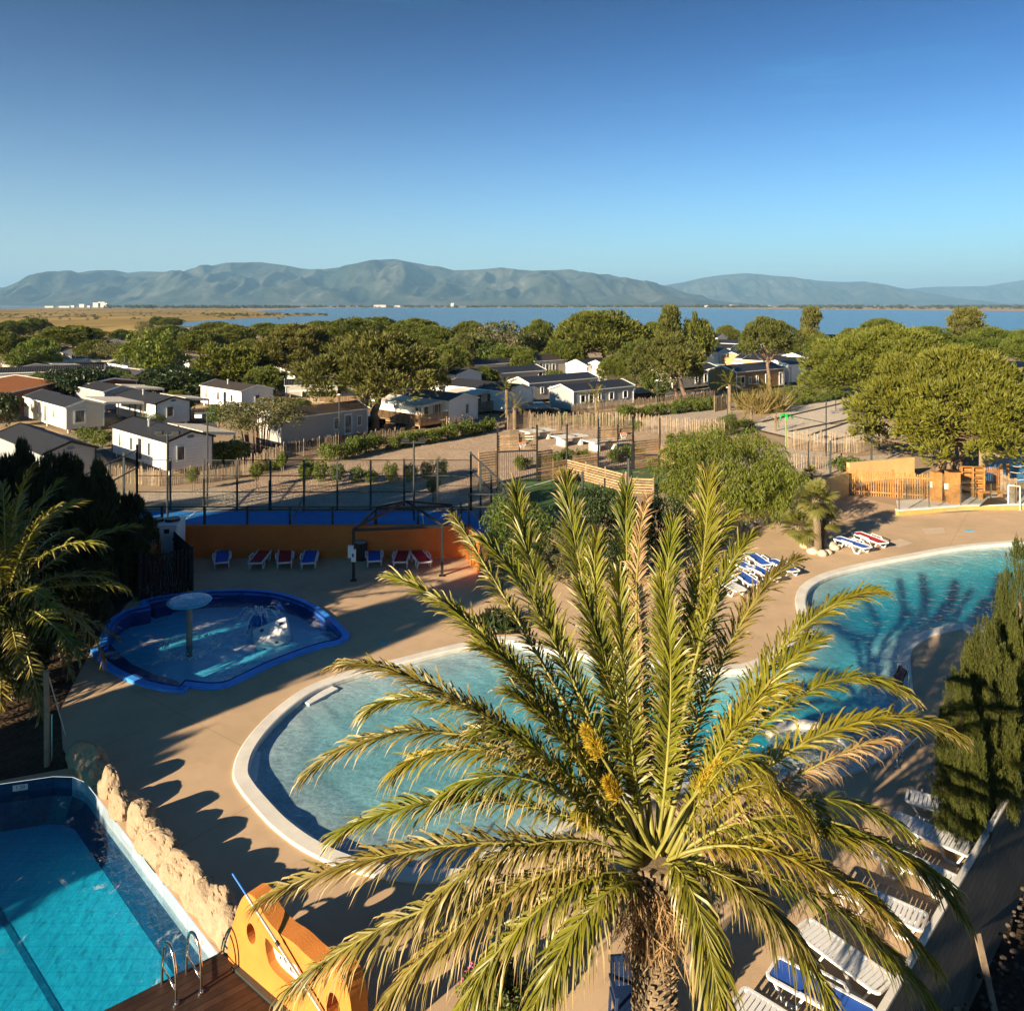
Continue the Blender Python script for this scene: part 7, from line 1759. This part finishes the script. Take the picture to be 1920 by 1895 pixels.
# boulders
def boulders(items):
    for k,(x,y,s,l) in enumerate(items):
        b=G(x,y); rr=random.Random(k+int(x)); m=MB(); sx,sy,sz=s*rr.uniform(.9,1.2),s*rr.uniform(.8,1.1),s*rr.uniform(.55,.75); off=rr.uniform(0,50)
        m.sphere((b.x,b.y,sz*.55),(sx,sy,sz),14,10,lambda d: 1+.22*mnoise.noise((d.x*1.6+off,d.y*1.6,d.z*1.6))); tag(m.build('boulder',stone,smooth=True),l,'boulder','pale boulders')
boulders([(1512,1026,.30,'roundest boulder at the outer side of the fan palm'),(1524,1037,.26,'boulder in front of the fan palm bed'),(1542,1041,.22,'small boulder below the fan palm trunk'),(1553,1038,.20,'boulder on the lounger side of the fan palm'),(1556,1026,.27,'boulder by the blue lounger head'),(1566,1030,.22,'boulder touching the blue lounger'),(1574,1026,.14,'smallest boulder beside the blue lounger'),(1402,987,.32,'large boulder under the ochre wall'),(1419,981,.36,'biggest boulder at the foot of the pepper tree'),(1387,993,.16,'little stone in the row by the ochre wall'),(1372,996,.15,'second little stone below the ochre wall'),(1360,999,.17,'third stone in the row below the ochre wall'),(1346,1004,.2,'stone at the shady end of the ochre wall'),(1335,1008,.16,'last stone beside the palm fronds'),(1436,975,.13,'pebble sized stone beyond the biggest boulder')])

# ================================================================= timber gate area
def slatfence(label,pa,pb,h,step=.13,mat=woodorange,name='timber_fence',cap=True):
    a=G(*pa);b=G(*pb);t=thing(name,label,'fence',(a.x,a.y,0)); d=b-a;u=d.normalized();s=Vector((-u.y,u.x,0)); m=MB(); n=int(d.length/step); rr=random.Random(label)
    for i in range(n+1): p=d*(i/n); m.bar(p,p+Vector((0,0,h+rr.uniform(-.06,.06))),.062,.03,up=(s.x,s.y,.01))
    link('pales',m.mesh('pales',mat),t)
    m=MB(); m.bar(s*-.045+Vector((0,0,.25)),d+s*-.045+Vector((0,0,.25)),.05,.09); m.bar(s*-.045+Vector((0,0,h-.25)),d+s*-.045+Vector((0,0,h-.25)),.05,.1); link('rail',m.mesh('rail',mat),t)
    k=max(1,round(d.length/2.6))
    for i in range(k+1): p=d*(i/k)-s*.06; m=MB(); m.bar(p,p+Vector((0,0,h+.16)),.11); link('post',m.mesh('post',mat),t)
    return t
slatfence('varnished timber fence of spaced pales below the huge nearest pine',(1589,927),(1762,938),1.5)
slatfence('varnished timber fence beside the blue sign at the gate',(1838,921),(1876,919),1.45)
slatfence('low grey timber fence behind the glass barrier gate',(1880,925),(1906,940),1.2,.16,chestnut)
b=G(1776,943); t=thing('timber_pillar','pair of tall varnished planter boxes at the gate','planter',(b.x,b.y,0)); 
for x,y,w_,h_ in ((-.5,.3,.42,1.75),(.25,-.1,.6,1.85)):
    m=MB(); m.box(x-w_/2,y-.3,0,x+w_/2,y+.3,h_); link('box',m.mesh('box',woodorange),t)
m=MB(); m.box(-.08,-.42,1.86,.58,.22,1.92); link('top',m.mesh('top',deckwood),t)
b=G(1823,933); t=thing('pigeonhole_rack','varnished open pigeonhole rack next to the timber pillars','rack',(b.x,b.y,0),R(-8)); m=MB(); w_,h_=1.25,1.85
for i in range(3): x=-w_/2+w_*i/2; m.box(x-.03,-.15,0,x+.03,.15,h_)
for j in range(7): z=h_*j/6; m.box(-w_/2-.032,-.152,z-.022,w_/2+.032,.152,z+.022)
link('frame',m.mesh('frame',woodorange),t); m=MB(); m.box(-w_/2,.153,0,w_/2,.17,h_); link('back',m.mesh('back',woodorange),t)
b=G(1857,936); t=thing('bench','small varnished slatted bench by the gate fence','bench',(b.x,b.y,0),R(8)); m=MB()
for j in range(4): m.box(-.75,-.2+.1*j,.42,.75,-.12+.1*j,.46)
link('seat',m.mesh('seat',woodorange),t)
for x in (-.65,.65): m=MB(); m.box(x-.04,-.18,0,x+.04,.18,.418); link('leg',m.mesh('leg',woodorange),t)
b=G(1842,931); t=thing('notice_sign','white sign with blue band on the timber gate post','sign',(b.x,b.y,0)); m=MB(); m.bar((.1,.02,0),(.1,.02,1.75),.05); link('post',m.mesh('post',woodorange),t)
m=MB(); m.box(-.2,-.04,1.15,.24,-.01,1.6); link('board',m.mesh('board',whitepaint),t); m=MB(); m.box(-.19,-.046,1.22,.23,-.041,1.36); link('band',m.mesh('band',blueFab),t)
# glass barrier
gb=[G(1686,965),G(1742,961),G(1801,957),G(1858,955),G(1904,954),G(1950,953)]
t=thing('glass_barrier','clear glass barrier with steel posts on the ochre kerb','glass barrier',(gb[0].x,gb[0].y,.26)); o0=Vector((gb[0].x,gb[0].y,.26)); k0=.305
for p in gb: m=MB(); m.bar(Vector((p.x,p.y,k0))-o0,Vector((p.x,p.y,k0+1.15))-o0,.05); link('post',m.mesh('post',steel),t)
for a,b in zip(gb[:-1],gb[1:]): m=MB(); m.add([Vector((a.x,a.y,k0+.06))-o0,Vector((b.x,b.y,k0+.06))-o0,Vector((b.x,b.y,k0+1.1))-o0,Vector((a.x,a.y,k0+1.1))-o0],[(0,1,2,3)]); link('pane',m.mesh('pane',glass),t)
gb2=[G(1690,940),G(1731,939),G(1772,938),G(1828,935)]
t=thing('glass_barrier','second glass barrier in front of the timber pillars','glass barrier',gb2[0]); o0=gb2[0]
for p in gb2: m=MB(); m.bar(p-o0+Vector((0,0,.06)),p-o0+Vector((0,0,1.2)),.05); link('post',m.mesh('post',steel),t)
for a,b in zip(gb2[:-1],gb2[1:]): m=MB(); m.add([a-o0+Vector((0,0,.1)),b-o0+Vector((0,0,.1)),b-o0+Vector((0,0,1.15)),a-o0+Vector((0,0,1.15))],[(0,1,2,3)]); link('pane',m.mesh('pane',glass),t)
for (x,y,l) in ((1750,940,'small white notice with dark print on the glass barrier'),(1776,944,'plain white notice on the glass barrier by the pillars')):
    b=G(x,y); m=MB(); m.box(b.x-.2,b.y-.07,.85,b.x+.2,b.y-.05,1.18); o=tag(m.build('notice_sign',whitepaint),l,'sign')
    if 'print' in l:
        m=MB(); 
        for j,z in enumerate((.93,1.0,1.08)): m.box(b.x-.12,b.y-.075,z,b.x+.12-.05*j,b.y-.071,z+.025)
        q=m.build('print',black); q.parent=o
b=G(1905,957); t=thing('gate_frame','white gate frame standing behind the glass barrier','gate',(b.x,b.y+.3,0)); m=MB(); m.bar((-.25,0,0),(-.25,0,1.35),.045); m.bar((.25,-.25,0),(.25,-.25,1.35),.045); m.bar((-.25,0,1.35),(.25,-.25,1.35),.05); link('frame',m.mesh('frame',whitepaint),t)
tq=[G(1832,952,.1),G(1900,947,.1),G(1878,931,.1),G(1852,934,1.0)]
mb=MB(); mb.add(tq,[(0,1,3),(1,2,3),(2,0,3)]); tag(mb.build('ground_cover',plain('dark_tarpaulin',(.05,.048,.045),.8)),'dark grey tarpaulin pitched over equipment behind the glass barrier','tarpaulin')
# rope fence and blue mural at the picture edge
b=G(1890,912); t=thing('log_rope_fence','log posts with ropes at the picture edge','fence',(b.x,b.y,0)); 
for k in range(4): m=MB(); m.tube([(k*1.0,-.2*k,0),(k*1.0,-.2*k,1.5)],.1,8); link('post',m.mesh('post',woodorange),t)
m=MB()
for z in (.5,.95,1.35): m.tube([(0,0,z),(.5,-.1,z-.08),(1,-.2,z),(1.5,-.3,z-.08),(2,-.4,z),(3,-.6,z)],.02,5)
link('rope',m.mesh('rope',bpy.data.materials['rope']),t)
m1,nt,out=nmat('mural_paint'); co=coords(nt); v=nt.nodes.new('ShaderNodeTexVoronoi'); v.inputs['Scale'].default_value=.45; nt.links.new(coords(nt,'Object',(1,1,1)),v.inputs['Vector'])
c=mixc(nt,ramp(nt,noise(nt,.5,3,.6,co),[(.45,0.0),(.6,1.0)]),(.03,.13,.28),(.10,.22,.33)); sp=nt.nodes.new('ShaderNodeSeparateColor'); nt.links.new(v.outputs['Color'],sp.inputs[0])
c=mixc(nt,ramp(nt,sp.outputs[0],[(.70,0.0),(.72,.8)]),c,(.35,.24,.08)); c=mixc(nt,ramp(nt,sp.outputs[1],[(.78,0.0),(.8,.7)]),c,(.12,.06,.2)); bsdf(nt,out,c,.7)
a=G(1838,905);b=G(1990,900); m=MB(); s=(b-a).normalized(); pr=Vector((-s.y,s.x,0))*.12; m.add([a-pr,b-pr,b+pr,a+pr]+[p+Vector((0,0,2.1)) for p in (a-pr,b-pr,b+pr,a+pr)],[(4,5,6,7),(0,1,5,4),(1,2,6,5),(2,3,7,6),(3,0,4,7)]); tag(m.build('painted_wall',m1),'blue painted wall with ochre and violet shapes beyond the gate','wall')

# ================================================================= far shore
rr=random.Random(31); r=np.random.default_rng(31)
def far_trees(pxs,ylo,yhi,n,hh,mat,name,base=.3,lo=None):
    P=[];
    for k in range(n):
        x=rr.uniform(*pxs); y=rr.uniform(ylo,yhi); g=G(x,y); h=hh*rr.uniform(.5,1.3); P.append((g.x,g.y,base,h))
    parts=[]
    for (X,Y,z,h) in P:
        m=40; d=rdirs(m,r); d[:,2]=np.abs(d[:,2]); Q=np.array([X,Y,z])+d*np.array([h*1.3,h*1.3,h])*(.5+.5*r.random((m,1))); parts.append(leaves(Q,d,h*.55,r,.8))
    V,T_=merge(parts); o=link(name,np_mesh(name,V,T_,mat)); tag(o,kind='stuff')
m_far=leafmat('far_tree_leaves',(.02,.03,.008),(.075,.085,.025),None,.7,.1,.05)
far_trees((560,2300),576.2,577.0,420,10,m_far,'far_woods'); far_trees((200,560),576.6,578.2,190,10,m_far,'far_woods'); far_trees((900,2300),575.4,575.9,380,13,m_far,'far_woods')
far_trees((1500,2300),578.3,579.6,150,5,m_far,'far_woods')
far_trees((285,335),604,611,40,2.2,m_far,'marsh_scrub',.15); far_trees((380,620),589,593,60,2.2,m_far,'marsh_scrub',.15); far_trees((60,560),580,600,110,1.3,m_far,'marsh_scrub',.15); far_trees((-20,180),588,596,60,1.2,m_far,'marsh_scrub',.15)
wb_=plain('far_plaster',(.68,.64,.58),.8,0,.1,.05)
for k,(x,w_,h_,yb,l) in enumerate([(153,9,6,576.7,'small white block at the sea end of the far town'),(166,5,4,576.7,'low white house of the far town'),(181,14,8.5,576.6,'broad white apartment block on the far spit'),(190,12,10,576.6,'tallest white apartment block on the far spit'),(196,9,8,576.7,'end block of the white apartment row'),(205,5,3,576.8,'low pale house beside the apartment blocks'),(92,16,3,576.9,'long low white house nearest the sea'),(120,20,3,576.9,'long low pale house between sea and apartments'),(135,8,4,576.8,'little white house in the far town'),(300,8,3,577.0,'pale house in the trees behind the marsh'),(712,22,4,576.0,'long pale farm across the lake'),(745,10,3,576.0,'short pale house across the lake'),(848,6,7,575.8,'white tower house across the lake'),(1040,8,3,575.8,'white house on the far shore below the mountains'),(1325,6,3,575.8,'pale house on the far shore'),(1372,7,4,575.8,'pale cube house on the far shore'),(1440,9,3,576,'pale shed on the far shore')]):
    g=G(x,yb); W_=w_*g.y/F; Hh=h_*g.y/F; t=thing('far_building',l,'building',(g.x,g.y,0)); m=MB(); m.box(-W_/2,0,0,W_/2,14,Hh); link('wall',m.mesh('wall',wb_),t); m=MB(); m.box(-W_/2-.5,-.5,Hh,W_/2+.5,14.5,Hh+1); link('roof',m.mesh('roof',terracotta if h_<5 else wb_),t)
    m=MB(); nf=max(1,int(Hh/3.2)); nw=max(2,int(W_/4))
    for i in range(nf):
        for j in range(nw): xx=-W_/2+W_*(j+.5)/nw; m.box(xx-.8,-.15,i*3.2+1,xx+.8,-.05,i*3.2+2.5)
    link('windows',m.mesh('windows',pane),t)
# behind the view: tower widened to shade the yard, unseen block added for shade
for (x0,y0,x1,y1,h_,l) in [(-9.2,-6,-6.4,-.8,6.0,'pump house behind the view'),(-6.2,-7,3.5,-1.2,9.9,'stair tower the terrace is seen from')]:
    m=MB(); m.box(x0,y0,-2.3,x1,y1,h_); o=m.build('shade_block' if 'pump' in l else 'stair_tower',yellow); tag(o,l,'building'); q=MB(); q.box(x0-.2,y0-.2,h_+.003,x1+.2,y1+.2,h_+.15); c=q.build('roof',coping_m); c.parent=o
